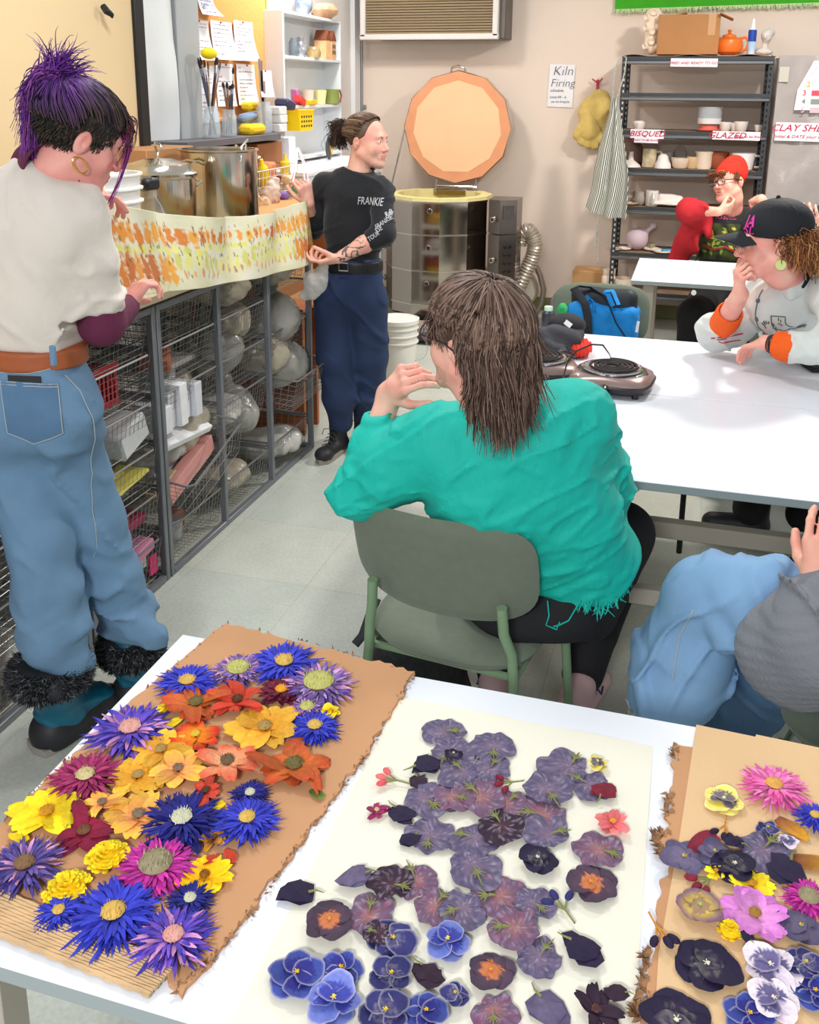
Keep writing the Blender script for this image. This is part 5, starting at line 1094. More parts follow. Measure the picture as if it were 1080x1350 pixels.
for k, (a, l) in enumerate(((.5, .09), (.9, .1), (1.25, .08), (1.7, .07), (2.1, .1), (.1, .06))):
 d = V(math.cos(a), 0, math.sin(a)); w = V(-math.sin(a), 0, math.cos(a)); p = fq+V(-.03+.02*k, 0, -.03); c.add([p, p+d*l*.5+w*.014, p+d*l, p+d*l*.5-w*.014], [(0, 1, 2, 3)])
c.build('flower_print', mat('print_coral', (240, 110, 90), .7), t, smooth=False)
MB().box(b0+V(.16, -.078, .27), (.012, .003, .05), R=roty(.1)).build('side_label', mat('white_plastic'), t)
# backpack under the chair
t = thing('backpack', 'black mesh backpack on the floor under the green chair', 'bag', (-.66, 2.3, 0))
s = SDF(.01); s.box((-.64, 2.33, .16), (.13, .13, .15), .08, R=rotz(.3)@roty(-.15)); s.disp(lambda P: .01*fbm(P*9, 3)); v, f = s.run(); v[:, 2] = np.maximum(v[:, 2], .002); mkobj('pack_body', v, f, mat('mesh_black', (30, 32, 34), .6, ns=70, na=.5, bs=200, ba=.6), t)
c = MB(); c.tube([at(497, 790, y=2.3), at(487, 812, y=2.25), at(478, 838, y=2.22), at(468, 850, y=2.2)], .013, 8, flat=.4); c.build('strap', mat('nylon_black'), t)
tag(MB().box((.6, 3.6, .752), (.09, .12, .02), R=rotz(.3), bv=.006).build('wallet', mat('cap_black')), 'black wallet on the table at the right edge by the denim sleeve', 'wallet')
w0 = at(1055, 483, z=.745); bpy.data.objects['wallet'].location = (w0[0]+.06, w0[1], .741)
# ================================================================ THE PRINTED CLOTH
def banner():
 # corner anchors: hands of the purple-haired person (left) and of the standing man (right)
 TL, BL, TR, BR = at(118, 262, y=2.28), at(163, 391, y=2.33), at(404, 262, y=4.1), at(416, 346, y=4.06)
 nu, nv = 430, 130; u = np.linspace(0, 1, nu)[:, None]; v = np.linspace(0, 1, nv)[None, :]
 top = TL*(1-u[..., None])+TR*u[..., None]; bot = BL*(1-u[..., None])+BR*u[..., None]
 sag = 4*u*(1-u); P = top*(1-v[..., None])+bot*v[..., None]
 P[..., 2] -= (sag*(1-v)*.065+sag*v*.02)
 P[..., 0] += .022*np.sin(u*21+v*2)*(1-.5*v)*np.sqrt(np.clip(sag, 0, 1))*1.0+.03*sag*(1-v)+.012*np.sin(u*47)*np.sqrt(np.clip(sag, 0, 1))*(1-v)
 # printed dye pattern: rows of eucalyptus/marigold blots (colour belongs to the cloth)
 L_ = 1.95; X = u*L_*np.ones_like(v); Y = v*.30*np.ones_like(u); base = np.array(lin((222, 218, 196))); C = np.tile(base, (nu, nv, 1)); Q = np.stack([X, Y, 0*X], -1)
 st = np.clip(fbm(Q*V(9, 24, 1), 3, 9)*.5+.5, 0, 1); C = C*(1-.10*st[..., None]*np.array([1, 1, 3.0]))
 def blot(cx, cy, rx, ry, col, am, sd):
  nonlocal C
  d = np.sqrt(((X-cx)/rx)**2+((Y-cy)/ry)**2)+.38*fbm(Q*60+sd, 3, sd); m = np.clip((1-d)*3, 0, 1)[..., None]*am; C = C*(1-m)+np.array(lin(col))*m
 rs = np.random.RandomState(4); O = [(222, 140, 34), (212, 122, 34), (230, 160, 50), (196, 104, 36), (226, 150, 60)]; Yl = [(218, 216, 90), (230, 224, 120), (196, 196, 70)]; G = [(96, 100, 44), (70, 84, 40), (120, 104, 50)]
 for k in range(34):
  cx = .035+.06*k*.985; big = .6+.55*abs(math.cos(PI*k/33))**.8
  blot(cx, .088+rs.normal(0, .004), .029*big, .042*big, O[rs.randint(5)], .95, k)
  if rs.rand() < .6: blot(cx+rs.normal(0, .01), .082, .009, .012, (150, 70, 24), .6, k+400)
  blot(cx+.012, .142+rs.normal(0, .006), .026, .016, Yl[rs.randint(3)], .8, k+100)
  if k < 7 or k > 27: blot(cx, .218+rs.normal(0, .006), .03*big, .06*big, O[rs.randint(5)], .95, k+200)
  else: blot(cx, .20+rs.normal(0, .01), .021, .042, Yl[rs.randint(3)], .75, k+200); blot(cx+.02, .238+rs.normal(0, .006), .011, .02, O[rs.randint(5)], .75, k+250)
  for j in range(5): blot(cx+rs.uniform(-.03, .03), rs.choice([.05, .125, .165, .185, .25])+rs.normal(0, .008), .004, .011, G[rs.randint(3)], .85, k*7+j)
 c = MB(); c.grid(P, col=C); o = mkobj('printed_cloth', c.v, np.array(c.f), mat('printed_cotton', (235, 232, 214), .75, attr='Col', bs=220, ba=.15, bd=.001), colors=np.array(c.c)); sm = o.modifiers.new('thick', 'SOLIDIFY'); sm.thickness = .0012
 return tag(o, 'long cream cloth printed with orange flower marks, held up between two people', 'cloth')
banner()
# ================================================================ PEOPLE TOOLKIT
def skin(name, c, c2): return mat(name, c, .5, ns=14, col2=c2, bs=90, ba=.08, bd=.002, sss=.08)
m_eyew = mat('eye_white', (232, 226, 222), .25); m_eyed = mat('eye_iris', (58, 44, 36), .2)
class Head:
 """a head in its own frame: +y looks forward, +z up, origin between the ears"""
 def __init__(s, c, yaw, pitch=0.0, roll=0.0, sc=1.0):
  s.c = np.array(c, float); s.sc = sc; s.R = rotz(yaw)@rotx(pitch)@roty(roll)
 def w(s, p): return s.c+s.sc*(np.asarray(p, float)@s.R.T)
 def loc(s, P): return ((P-s.c)@s.R)/s.sc
 def sdf(s, neck=None, jaw=1.0, h=.0032, mouth=0.0, nose=1.0, cheek=1.0, neckr=.055, ears=True):
  S = SDF(h); w = s.w; k = s.sc
  S.ell(w((0, -.012, .045)), V(.074, .096, .078)*k, s.R, .02); S.ell(w((0, .03, -.02)), V(.06*jaw, .062, .082)*k, s.R, .03)
  for a in (-1, 1):
   S.cap(w((a*.052*jaw, -.002, -.045)), w((a*.022, .066, -.088)), .02*k, .018*k, .03)
   S.ell(w((a*.038, .058, -.022)), V(.024, .022, .026)*k*cheek, s.R, .02)
  S.ell(w((0, .076, -.094)), V(.022, .017, .017)*k, s.R, .018); S.cap(w((-.034, .078, .034)), w((.034, .078, .034)), .011*k, k=.018)
  S.cap(w((0, .086, .016)), w((0, .107*nose, -.022)), .0075*k, .0115*k, .012);
  for a in (-1, 1): S.ell(w((a*.0125, .094, -.027)), V(.0085, .011, .0075)*k, s.R, .006)
  S.ell(w((0, .082, -.056)), V(.026, .014, .02)*k, s.R, .014)
  if neck is not None:
   nk = np.array(neck, float); S.chain([w((0, -.02, -.04)), w((0, -.022, -.085)), nk], [neckr*k, neckr*k, (neckr+.01)*k], .025)
  for a in (-1, 1):
   S.ell(w((a*.031, .096, .012)), V(.018, .014, .012)*k, s.R, .012, sub=True)
   S.ell(w((a*.031, .0755, .012)), .0135*k, None, .003)
   S.ell(w((a*.031, .0905, .0115)), V(.0125, .008, .0042)*k, s.R, .0015, sub=True)
   if ears:
    Re = s.R@roty(a*.18)@rotx(-.15); S.ell(w((a*.077, -.012, .0)), V(.0085, .018, .030)*k, Re, .006); S.ell(w((a*.087, -.007, .004)), V(.0065, .011, .019)*k, Re, .003, sub=True); S.ell(w((a*.083, -.004, -.004)), V(.004, .006, .008)*k, Re, .004)
  S.ell(w((0, .0925, -.0495)), V(.022, .006, .004)*k, s.R, .006); S.ell(w((0, .0905, -.0605)), V(.019, .0065, .005)*k, s.R, .006)
  S.ell(w((0, .1, -.0545-mouth*.2)), V(.024, .012, .0012+mouth)*k, s.R, .0015, sub=True)
  for a in (-1, 1): S.ell(w((a*.006, .104, -.0345)), V(.003, .003, .002)*k, s.R, .001, sub=True)
  return S
 def face_mats(s, vs, F, lips=True, stubble=False, brow_r=None):
  """material slots: 0 skin, 1 lips, 2 blush, 3 beard"""
  L = s.loc(fcent(vs, F)); x, y, z = np.abs(L[:, 0]), L[:, 1], L[:, 2]; m = np.zeros(len(F), np.int32)
  m[((x-.04)/.022)**2+((z+.025)/.022)**2 < 1-.4*np.abs(vn(L*60))] = 2
  m[(y < .05)] = 0; m[(x < .012) & (y > .1) & (z < -.005) & (z > -.035)] = 2
  if stubble: m[(y > .02) & (z < -.045) & (z > -.115) & (vn(L*90) > -.15) & ~((x < .024) & (z > -.066))] = 3
  if lips: m[(x < .0225) & (z < -.0465) & (z > -.0655) & (y > .086)] = 1
  return m
 def extras(s, par, brow, gaze=(0, 0), brow_w=.004, eye=m_eyed):
  c = MB();
  for a in (-1, 1): c.sph(s.w((a*.031, .0758, .012)), .0126*s.sc, 14, 10)
  c.build('eyes', m_eyew, par); c = MB()
  for a in (-1, 1):
   d = nrm(V(gaze[0], 1, gaze[1])); c.sph(s.w(V(a*.031, .0758, .012)+d*.0078), .0062*s.sc, 12, 8)
  c.build('iris', eye, par)
  if brow is not None:
   c = MB()
   for a in (-1, 1): c.tube([s.w((a*.013, .091, .029)), s.w((a*.03, .0885, .0355)), s.w((a*.048, .074, .031))], [brow_w*.8*s.sc, brow_w*s.sc, brow_w*.35*s.sc], 7, flat=.5)
   c.build('eyebrows', brow, par)
def crease(P, d, fr, warp=1.5, sd=0, wf=3.0, w=.3, mask=.25):
 """narrow raised fold lines that come and go"""
 d = nrm(d); e1 = nrm(np.cross(d, V(.31, .87, .39))); e2 = np.cross(d, e1); P = P+.02*warp*np.stack([fbm(P*wf+sd+k*7, 2, sd) for k in range(3)], -1); Q = np.stack([P@d*fr*1.35, P@e1*fr*.42, P@e2*fr*.42], -1)+sd*5.3; s = vn(Q, sd)+.4*vn(Q*2.1, sd+1)
 return 1.25*(np.exp(-(s/(w*.5))**2)-.25)*np.clip(fbm(P*4.5+sd*3.1, 2, sd+9)*1.6+mask+.15, 0, 1)
def seam(bv, o, right, up, pts, r, m, par, name='seam', off=.002):
 ri, u = nrm(right), nrm(up); nn = np.cross(ri, u); P = np.array(pts, float); k = np.concatenate([np.linspace(i, i+1, 8)[:-1] for i in range(len(P)-1)]+[[len(P)-1]]); out = []
 for x in k:
  q = np.array(o)+ri*np.interp(x, range(len(P)), P[:, 0])+u*np.interp(x, range(len(P)), P[:, 1]); h = bv.ray_cast(Vector(q+nn*.25), Vector(-nn), .6)
  if h[0] is not None: out.append(np.array(h[0])+nn*off)
 if len(out) > 3: return MB().tube(out, r, 5).build(name, m, par)
def hand(S, wrist, d, palm, curl, spread=.16, sc=1.0, thumb=(.5, .5, .4), left=False, fl=None, k=.004):
 """wrist point, d finger direction, palm = direction the palm faces; curl = list of 4 (mcp,pip,dip) or scalars"""
 d = nrm(d); n = nrm(np.array(palm, float)-d*np.dot(palm, d)); side = np.cross(d, n)*( -1 if left else 1)   # towards the thumb
 w = np.array(wrist, float); L = .085*sc
 fw = [.031, .0105, -.0105, -.030]; lens = fl or [(.042, .025, .02), (.046, .028, .021), (.043, .026, .021), (.034, .02, .018)]; rad = [.0088, .009, .0086, .0076]
 S.cap(w, w+d*.03*sc, .024*sc, .026*sc, .015, sq=(n, .72))
 for i in range(4):
  S.cap(w+d*.02*sc+side*fw[i]*.6*sc, w+d*(L-.004*abs(i-1)*sc)+side*fw[i]*sc, .0135*sc, .0115*sc, .01, sq=(n, .9))
 tips = []
 for i in range(4):
  b = w+d*(L-.004*abs(i-1)*sc)+side*fw[i]*sc; cu = curl[i] if np.ndim(curl) else curl; cu = (cu, cu*1.15, cu*.7) if np.ndim(cu) == 0 else cu
  sp = spread*(1-i)*.5 if i < 3 else -spread*.9; dd = nrm(d+side*sp*.6); a = 0; p = b; r = rad[i]*sc
  for j in range(3):
   a += cu[j]; v = nrm(dd*math.cos(a)+n*math.sin(a)); q = p+v*lens[i][j]*sc; S.cap(p, q, r, r*.93, k); p = q; r *= .93
  tips.append(p)
 tb = w+d*.022*sc+side*.024*sc+n*.006*sc; t1 = nrm(d*(.75-thumb[0]*.3)+side*(.75-.4*thumb[1])+n*thumb[1]*.8); p1 = tb+t1*.04*sc
 t2 = nrm(t1+d*.35+n*thumb[2]*.5-side*thumb[2]*.4); p2 = p1+t2*.032*sc; t3 = nrm(t2+d*.2+n*.2-side*thumb[2]*.3); p3 = p2+t3*.024*sc
 S.cap(tb, p1, .0145*sc, .0115*sc, .012); S.cap(p1, p2, .0105*sc, .0098*sc, .004); S.cap(p2, p3, .0098*sc, .0085*sc, .003); tips.append(p3)
 return tips
def sdf_obj(name, S, mats, par, mi=None, sm=0):
 vs, F = S.run()
 if sm: vs = smoothv(vs, F, sm)
 if mi is not None: mi = mi(vs, F)
 return mkobj(name, vs, F, mats, par, mi=mi, sharp=None), vs, F
def bvh(vs, F): return BVHTree.FromPolygons([tuple(v) for v in vs], [tuple(int(i) for i in f) for f in F])
def slerp_path(H, d0, d1, rad, m=10, r0=.0, lift=0.0):
 """strands combed over the skull from direction d0 to d1 (head frame)"""
 d0 = d0/np.linalg.norm(d0, axis=1)[:, None]; d1 = d1/np.linalg.norm(d1, axis=1)[:, None]; t = np.linspace(0, 1, m)
 w = np.arccos(np.clip((d0*d1).sum(1), -1, 1))[:, None, None]+1e-6; D = (np.sin((1-t)[None, :, None]*w)*d0[:, None]+np.sin(t[None, :, None]*w)*d1[:, None])/np.sin(w)
 C = V(0, -.012, .045); A = V(.077, .099, .081); s = 1/np.sqrt(((D/A)**2).sum(2))[..., None]; P = C+D*(s+rad+lift*np.sin(t*PI)[None, :, None]); return P
def blendcol(n, cols, w=None, rs=rng):
 cols = np.array([lin(c) for c in cols]); i = rs.choice(len(cols), n, p=w); return (cols[i]*(rs.uniform(.75, 1.2, n)[:, None]))[:, None, :]
m_hair = mat('hair_strands', (80, 60, 50), .5, attr='Col', ns=60, na=.1, spec=.25)
def hair_obj(name, par, sets):
 Vs, Fs, Cs, o = [], [], [], 0
 for P, R, C in sets:
  v, f, c = strand_mesh(P, R, 4, C); Vs.append(v); Fs.append(f+o); Cs.append(c); o += len(v)
 return mkobj(name, np.concatenate(Vs), np.concatenate(Fs), m_hair, par, colors=np.concatenate(Cs), sharp=None)
def capshell(name, H, cond, off, m, par, h=.005, nz=.003, extra=None):
 """hair or hat mass: an offset shell of the skull, cut by half spaces in head space"""
 S = SDF(h); S.ell(H.w((0, -.012, .045)), (V(.074, .096, .078)+off)*H.sc, H.R, 0); S.disp(lambda P: np.maximum(0, 0*P[:, 0]), .0)
 if extra: extra(S)
 S.disp(lambda P: nz*fbm(P*30, 2), .03); S.disp(lambda P: np.clip(-cond(H.loc(P)), 0, .05)*H.sc*3, .12)
 return sdf_obj(name, S, m, par)
def a(px, py, y): return at(px, py, y=y)
def root(lab, p): return thing('person', lab, 'person', (p[0], p[1], 0))
def fold(d, fr, am, nz=.006, nf=7, warp=1.2, sd=0): return lambda P: am*folds(P, d, fr, warp, sd)*np.clip(fbm(P*5+sd, 2, sd)+.4, 0, 1)+nz*fbm(P*nf+sd, 3, sd+3)
def patch(name, bv, o, right, up, pts, m, par, off=.003, th=.002, n=12):
 """cloth patch laid on a surface: outline given as (u, v) bands -> grid"""
 r, u = nrm(right), nrm(up); nn = np.cross(r, u); g = np.zeros((n, n, 3)); P = np.array(pts)   # pts: 4 corners + bottom point
 for i in range(n):
  for j in range(n):
   s, t = i/(n-1), j/(n-1); top = P[0]*(1-s)+P[1]*s; bot = P[3]*(1-s)+P[2]*s
   if len(P) > 4: bot = bot+(P[4]-(P[3]+P[2])/2)*(1-abs(2*s-1))
   q = np.array(o)+r*(top*(1-t)+bot*t)[0]+u*(top*(1-t)+bot*t)[1]; h = bv.ray_cast(Vector(q+nn*.2), Vector(-nn), .5); g[i, j] = (np.array(h[0]) if h[0] is not None else q)+nn*off
 return MB().grid(g[::-1], thick=-th).build(name, m, par)
def body_torso(S, pel, chest, sh, sR, sL, nk, w=.15, dpt=.1, side=None):
 """torso mass between pelvis, chest and both shoulders; side = left-right axis"""
 fw = nrm(np.cross(np.array(sR)-np.array(sL), V(0, 0, 1))); sq = (fw, dpt/w)
 S.cap(pel, chest, w, w*1.05, .04, sq=sq); S.cap(sR, sL, sh, sh, .05); S.cap(chest, nk, w*.8, sh*.9, .05, sq=(fw, .7)); return S
# ---------------------------------------------------------------- purple-haired person
def purple():
 R = root('standing person with purple hair, cream t-shirt and blue jeans holding the printed cloth', (-1.53, 2.02)); sk = skin('skin_fair', (236, 170, 156), (226, 146, 136))
 y = 2.0; sR, sL = a(112, 285, 2.02), a(-22, 262, 2.0); pel, ch, nk = a(48, 520, 2.0), a(50, 350, 2.02), a(66, 232, 2.06)
 eR, wR = a(134, 426, 2.06), a(168, 404, 2.26); eL, wL = a(-10, 400, 2.14), a(98, 268, 2.22)
 ear = a(110, 189, 1.99); H = Head((0, 0, 0), math.radians(-38), -.42, .05, 1.02); H.c = ear-H.R@V(.079, -.01, 0)*1.02
 # body: one continuous skin surface
 S = SDF(.012); body_torso(S, pel, ch, .05, sR, sL, nk, .1, .06); S.chain([sR, eR, wR], [.045, .036, .026]); S.chain([sL, eL, wL], [.045, .036, .026])
 hR, hL = a(90, 560, 2.03), a(12, 560, 1.97); kR, kL = a(122, 700, 2.08), a(50, 720, 1.9); aR, aL = a(180, 880, 2.13), a(72, 925, 1.9)
 S.chain([hR, kR, aR+V(0, 0, .08)], [.045, .045, .03]); S.chain([hL, kL+V(.02, .02, 0), aL+V(0, 0, .08)], [.045, .04, .03]); S.cap(hR, hL, .05, k=.03); p1 = S.run()
 S = H.sdf(nk, h=.0034, neckr=.05); p2 = S.run()
 S = SDF(.0036); S.cap(wR-.08*nrm(wR-eR), wR, .028, .025); hand(S, wR, nrm(a(183, 380, 2.31)-wR), V(.3, .9, 0), [.5, .7, .8, .9], thumb=(.3, .9, .6), sc=.95); p3 = S.run()
 S = SDF(.0036); S.cap(wL-.08*nrm(wL-eL), wL, .028, .025); hand(S, wL, nrm(V(.7, .3, .25)), V(.2, .2, -1), [.5, .7, .8, 1.0], thumb=(.4, .9, .7), left=True, sc=.95); p4 = S.run()
 v, f = merge([p1, p2, p3, p4]); mi = np.zeros(len(f), np.int32); n1 = len(p1[1]); mi[n1:n1+len(p2[1])] = H.face_mats(*p2)
 mkobj('body', v, f, [sk, mat('lip_a', (196, 96, 104), .45), mat('blush_a', (232, 130, 124), .5), sk], R, mi=mi, sharp=None)
 H.extras(R, mat('brow_dark', (70, 45, 40), .7))
 # jeans
 S = SDF(.008); S.cap(a(40, 480, 2.0), a(46, 520, 2.0), .142, .16, .04, sq=((0, 1, 0), .8)); S.box(a(40, 440, 2.0)+V(0, 0, .02), (.3, .3, .035), .001, k=.002, sub=True); S.ell(a(78, 545, 1.97), (.1, .11, .12), k=.05); S.ell(a(14, 548, 1.93), (.1, .11, .12), k=.05)
 S.chain([a(84, 580, 2.03), a(124, 690, 2.08), a(148, 770, 2.11), a(168, 812, 2.13)], [.1, .077, .073, .078], .04); S.chain([a(14, 585, 1.97), a(54, 715, 1.93), a(62, 780, 1.9), a(68, 838, 1.89)], [.102, .079, .08, .088], .04)
 S.cap(a(176, 826, 2.09), a(205, 840, 2.1), .05, .035, .03); S.cap(a(90, 868, 1.9), a(108, 880, 1.95), .06, .03, .03)
 S.box(a(180, 872, 2.13)+V(0, 0, -.06), (.14, .14, .06), .001, R=roty(-.25), k=.006, sub=True); S.box(a(76, 884, 1.89)+V(0, 0, -.06), (.14, .14, .06), .001, R=roty(.12), k=.006, sub=True)
 low = lambda P: np.clip((.62-P[:, 2])/.35, 0, 1)
 S.disp(lambda P: -low(P)*.027*crease(P, (.35, .1, 1), 8, 1.3, 3, 4, .38, .5)-low(P)*.013*crease(P, (-.4, 0, 1), 14, 1.2, 13, 5, .35, .3)-.007*np.clip(1-np.abs(P[:, 2]-.62)/.16, 0, 1)*crease(P, (.3, .1, 1), 16, 1.0, 5)-.009*crease(P, (.8, .2, .6), 9, 1.0, 23)-.0035*fbm(P*9, 3))
 md = mat('denim_blue', (104, 138, 168), .85, ns=5, na=.17, bs=220, ba=.5, bd=.002, nd=9); _, jv, jf = sdf_obj('jeans', S, md, R); bv = bvh(jv, jf)
 md2 = mat('denim_dark', (84, 118, 150), .85, ns=9, na=.12, bs=220, ba=.5, bd=.002); mst = mat('stitch', (176, 182, 180), .8)
 rt, up = V(.8, .6, 0), V(0, 0, 1); o = a(40, 555, 1.8)
 patch('back_pocket', bv, o, rt, up, [(-.065, .065), (.068, .06), (.07, -.06), (-.058, -.055), (.0, -.085)], md2, R, .002, .003)
 seam(bv, o, rt, up, [(-.064, .064), (-.057, -.054), (.0, -.084), (.069, -.059), (.067, .059), (-.064, .064)], .0012, mst, R, 'pocket_seam', .005); seam(bv, o, rt, up, [(-.064, .058), (.067, .053)], .0012, mst, R, 'pocket_seam', .005)
 seam(bv, o, rt, up, [(-.2, .088), (0, .082), (.1, .1)], .0013, mst, R, 'yoke_seam'); seam(bv, a(120, 600, 2.0), (.2, 1, 0), up, [(-.06, .23), (-.03, .1), (.0, -.05), (.01, -.3)], .0012, mst, R, 'side_seam')
 patch('phone_edge', bv, o, rt, up, [(-.045, .078), (.03, .076), (.03, .062), (-.045, .064)], mat('black_trim'), R, .002, .003, 6)
 # belt
 S = SDF(.006); S.cap(a(40, 459, 2.0), a(40, 466, 2.0), .15, .152, sq=((0, 1, 0), .8)); S.box(a(40, 450, 2.0)+V(0, 0, .06), (.3, .3, .06), .001, k=.001, sub=True); S.box(a(40, 475, 2.0)+V(0, 0, -.06), (.3, .3, .06), .001, k=.001, sub=True)
 sdf_obj('belt', S, mat('belt_tan', (166, 88, 48), .5, ns=20, na=.07), R)
 MB().box(a(70, 469, 1.84), (.014, .012, .05), bv=.003).build('belt_loop', md, R)
 # t-shirt and maroon undershirt
 S = SDF(.007); S.chain([a(40, 436, 2.0), a(42, 380, 2.0), a(44, 320, 2.0)], [.148, .15, .15], .05, sq=((0, 1, 0), .78)); S.cap(sR+V(-.04, 0, -.01), sL+V(.04, 0, -.01), .072, .072, .06); S.ell(a(34, 300, 1.95), (.15, .075, .13), k=.06); S.box(a(40, 455, 2.0)+V(0, 0, -.08), (.3, .3, .08), .001, k=.02, sub=True)
 S.cap(a(56, 245, 2.03), a(62, 262, 2.03), .085, .12, .06); S.chain([sR+V(-.012, 0, -.01), a(116, 345, 2.03), a(124, 392, 2.05)], [.066, .066, .074], .035); S.chain([sL, a(-30, 360, 2.04)], [.08, .08], .03)
 S.box(a(128, 408, 2.055)+V(.062, 0, -.08), (.1, .12, .08), .001, R=roty(-.1), k=.006, sub=True); S.cap(nk+V(0, 0, -.01), nk+V(.0, 0, .1), .07, .08, .008, sub=True)
 S.disp(lambda P: -.013*crease(P, (.6, .1, -.7), 6, 1.3, 8, 3, .35, .55)-.01*crease(P, (.2, 0, 1), 13, 1.3, 12, 4, .3, .45)-.006*crease(P, (1, 0, .3), 12, 1.6, 2, 4, .3, .3)-.003*fbm(P*8, 2))
 sdf_obj('tshirt', S, mat('cotton_cream', (222, 213, 202), .9, ns=4, na=.03, bs=12, ba=.5, bd=.014), R)
 mm = mat('jersey_maroon', (98, 34, 66), .85, ns=6, na=.08, bs=100, ba=.2)
 S = SDF(.006); S.chain([a(126, 360, 2.04), eR, wR+(eR-wR)*.02], [.052, .055, .034], .02); S.chain([a(-20, 330, 2.05), eL, wL], [.05, .045, .033], .02); dn_ = nrm(H.w((0, -.03, -.09))-nk); S.cap(nk+dn_*.01, nk+dn_*.085, .094, .073, .01); S.cap(nk+dn_*.085, nk+dn_*.2, .06, .06, .004, sub=True)
 S.disp(fold(wR-eR, 16, .005, .003)); sdf_obj('undershirt', S, mm, R)
 # boots
 for (an, heel, toe, dy, nm) in ((a(66, 880, 1.89), at(60, 972, z=.03), at(126, 928, z=.045), 0, 1), (a(172, 848, 2.13), at(166, 918, z=.04), at(214, 888, z=.05), 0, 2)):
  t_ = nrm((toe-heel)*V(1, 1, 0)); low_ = V(heel[0]+t_[0]*.05, heel[1]+t_[1]*.05, .09)
  S = SDF(.006); S.cap(an+V(0, 0, -.02), low_+V(0, 0, .02), .066, .06, .02); S.cap(low_, low_+t_*.12+V(0, 0, -.02), .056, .04, .03); S.disp(lambda P: -.008*crease(P, (.3, .2, 1), 15, 1.0, 2, 5, .4, .5)); sdf_obj('boot_shaft', S, mat('boot_teal', (14, 92, 116), .5, ns=8, na=.1, bs=50, ba=.3), R)
  S = SDF(.005); S.cap(low_-t_*.025+V(0, 0, -.05), low_+t_*.13+V(0, 0, -.055), .064, .05, .02); S.ell(low_+t_*.15+V(0, 0, -.05), (.056, .056, .036), k=.02); S.box(V(low_[0], low_[1], -.05), (.4, .4, .055), .001, k=.002, sub=True); S.box(V(low_[0], low_[1], .22)-t_*.0, (.2, .2, .13), .001, k=.004, sub=True)
  sdf_obj('boot_shoe', S, mat('boot_black', (34, 34, 38), .55, ns=10, na=.1), R)
  pr_ = [(-.09, .0), (-.08, .045), (0, .052), (.12, .05), (.19, .046), (.225, 0), (.19, -.046), (.12, -.05), (0, -.05), (-.08, -.045)]; Rz = np.array([[t_[0], -t_[1], 0], [t_[1], t_[0], 0], [0, 0, 1]])
  MB().prism(pr_, .001, .022, c=(low_[0], low_[1], 0), R=Rz).build('boot_sole', mat('sole_grey', (150, 146, 138), .6), R)
  n = 4200; an_ = rng.uniform(0, 2*PI, n); zz = rng.uniform(-.034, .034, n); rb = .084 if nm == 1 else .07; rr_ = rb+.012*np.cos(zz/.034*1.5); dirs = np.stack([np.cos(an_), np.sin(an_), zz*14+rng.normal(0, .3, n)], 1); dirs /= np.linalg.norm(dirs, axis=1)[:, None]
  b_ = an+V(0, 0, -.012)+np.stack([np.cos(an_)*rr_, np.sin(an_)*rr_, zz], 1); P = np.stack([b_-dirs*.012, b_+dirs*.008, b_+dirs*.018+rng.normal(0, .004, (n, 3))], 1)
  s_ = SDF(.008); s_.box(an+V(0, 0, -.012), (rb+.006, rb+.006, .036), .034, k=.01); sv, sf = s_.run()
  v_, f_, c_ = strand_mesh(P, np.tile([.0022, .0016, .0004], (n, 1)), 3, blendcol(n, [(48, 50, 54), (92, 94, 98), (150, 150, 150), (30, 32, 36)], [.4, .3, .08, .22])); v_, f_ = merge([(sv, sf), (v_, f_)])
  mkobj('fur_cuff', v_, f_, m_hair, R, colors=np.concatenate([np.tile(lin((44, 46, 50)), (len(sv), 1)), c_]), sharp=None)
 # hair: clipped sides, combed-up purple lengths, bun with spikes, falling forelock
 capshell('hair_undercut', H, lambda L: L[:, 2]-np.interp(L[:, 1], [-.11, -.03, -.005, .02, .05, .08], [-.075, -.06, .02, .012, -.01, .07]), .005, mat('undercut', (72, 60, 52), .8, ns=22, col2=(34, 46, 42), bs=300, ba=.8, bd=.003), R, .004)
 n = 2600; th = rng.uniform(-PI, PI, n); el = rng.uniform(-.25, 1.3, n); d0 = np.stack([np.sin(th)*np.cos(el), np.cos(th)*np.cos(el), np.sin(el)], 1); d0 = d0[(d0[:, 2] > .12) | (d0[:, 1] < -.1)]; n = len(d0)
 knot = V(0, -.78, .9); d1 = nrm(knot)+rng.normal(0, .06, (n, 3)); P = slerp_path(H, d0, d1, .006+rng.uniform(0, .012, n)[:, None, None], 9, lift=.008); P = P+fbm(P*25, 2)[..., None]*.003; Pw = H.w(P)
 tt = np.linspace(0, 1, 9)[None, :, None]; front = np.clip((d0[:, 1]+.2)/.9, 0, 1)[:, None, None]; cA = np.array(lin((78, 62, 56))); cB = np.array(lin((122, 62, 164))); cC = np.array(lin((40, 30, 60))); mixv = np.clip(tt*1.4-.5*front+.1*rng.normal(0, 1, (n, 1, 1)), 0, 1)
 C = (cA*(1-mixv)+cB*mixv)*rng.uniform(.55, 1.3, (n, 1, 1)); m2 = (rng.rand(n) < .25)[:, None, None]; C = np.where(m2, cC*rng.uniform(.7, 1.4, (n, 1, 1)), C)
 sets = [(Pw, np.tile(np.linspace(.0017, .0013, 9), (n, 1)), C)]
 kn = V(0, -.1, .125); n = 900; q = rng.normal(0, .012, (n, 3))+kn   # tail sweeping back and down
 g_ = H.R.T@V(0, 0, -1); bk_ = H.R.T@nrm(V(-.75, -.45, 0)); m1_ = kn+bk_*.035+rng.normal(0, .014, (n, 3))-g_*.012; m2_ = kn+bk_*.062+rng.normal(0, .013, (n, 3))+g_*.03; e = kn+bk_*.07+g_*rng.uniform(.05, .21, (n, 1))+rng.normal(0, .012, (n, 3))
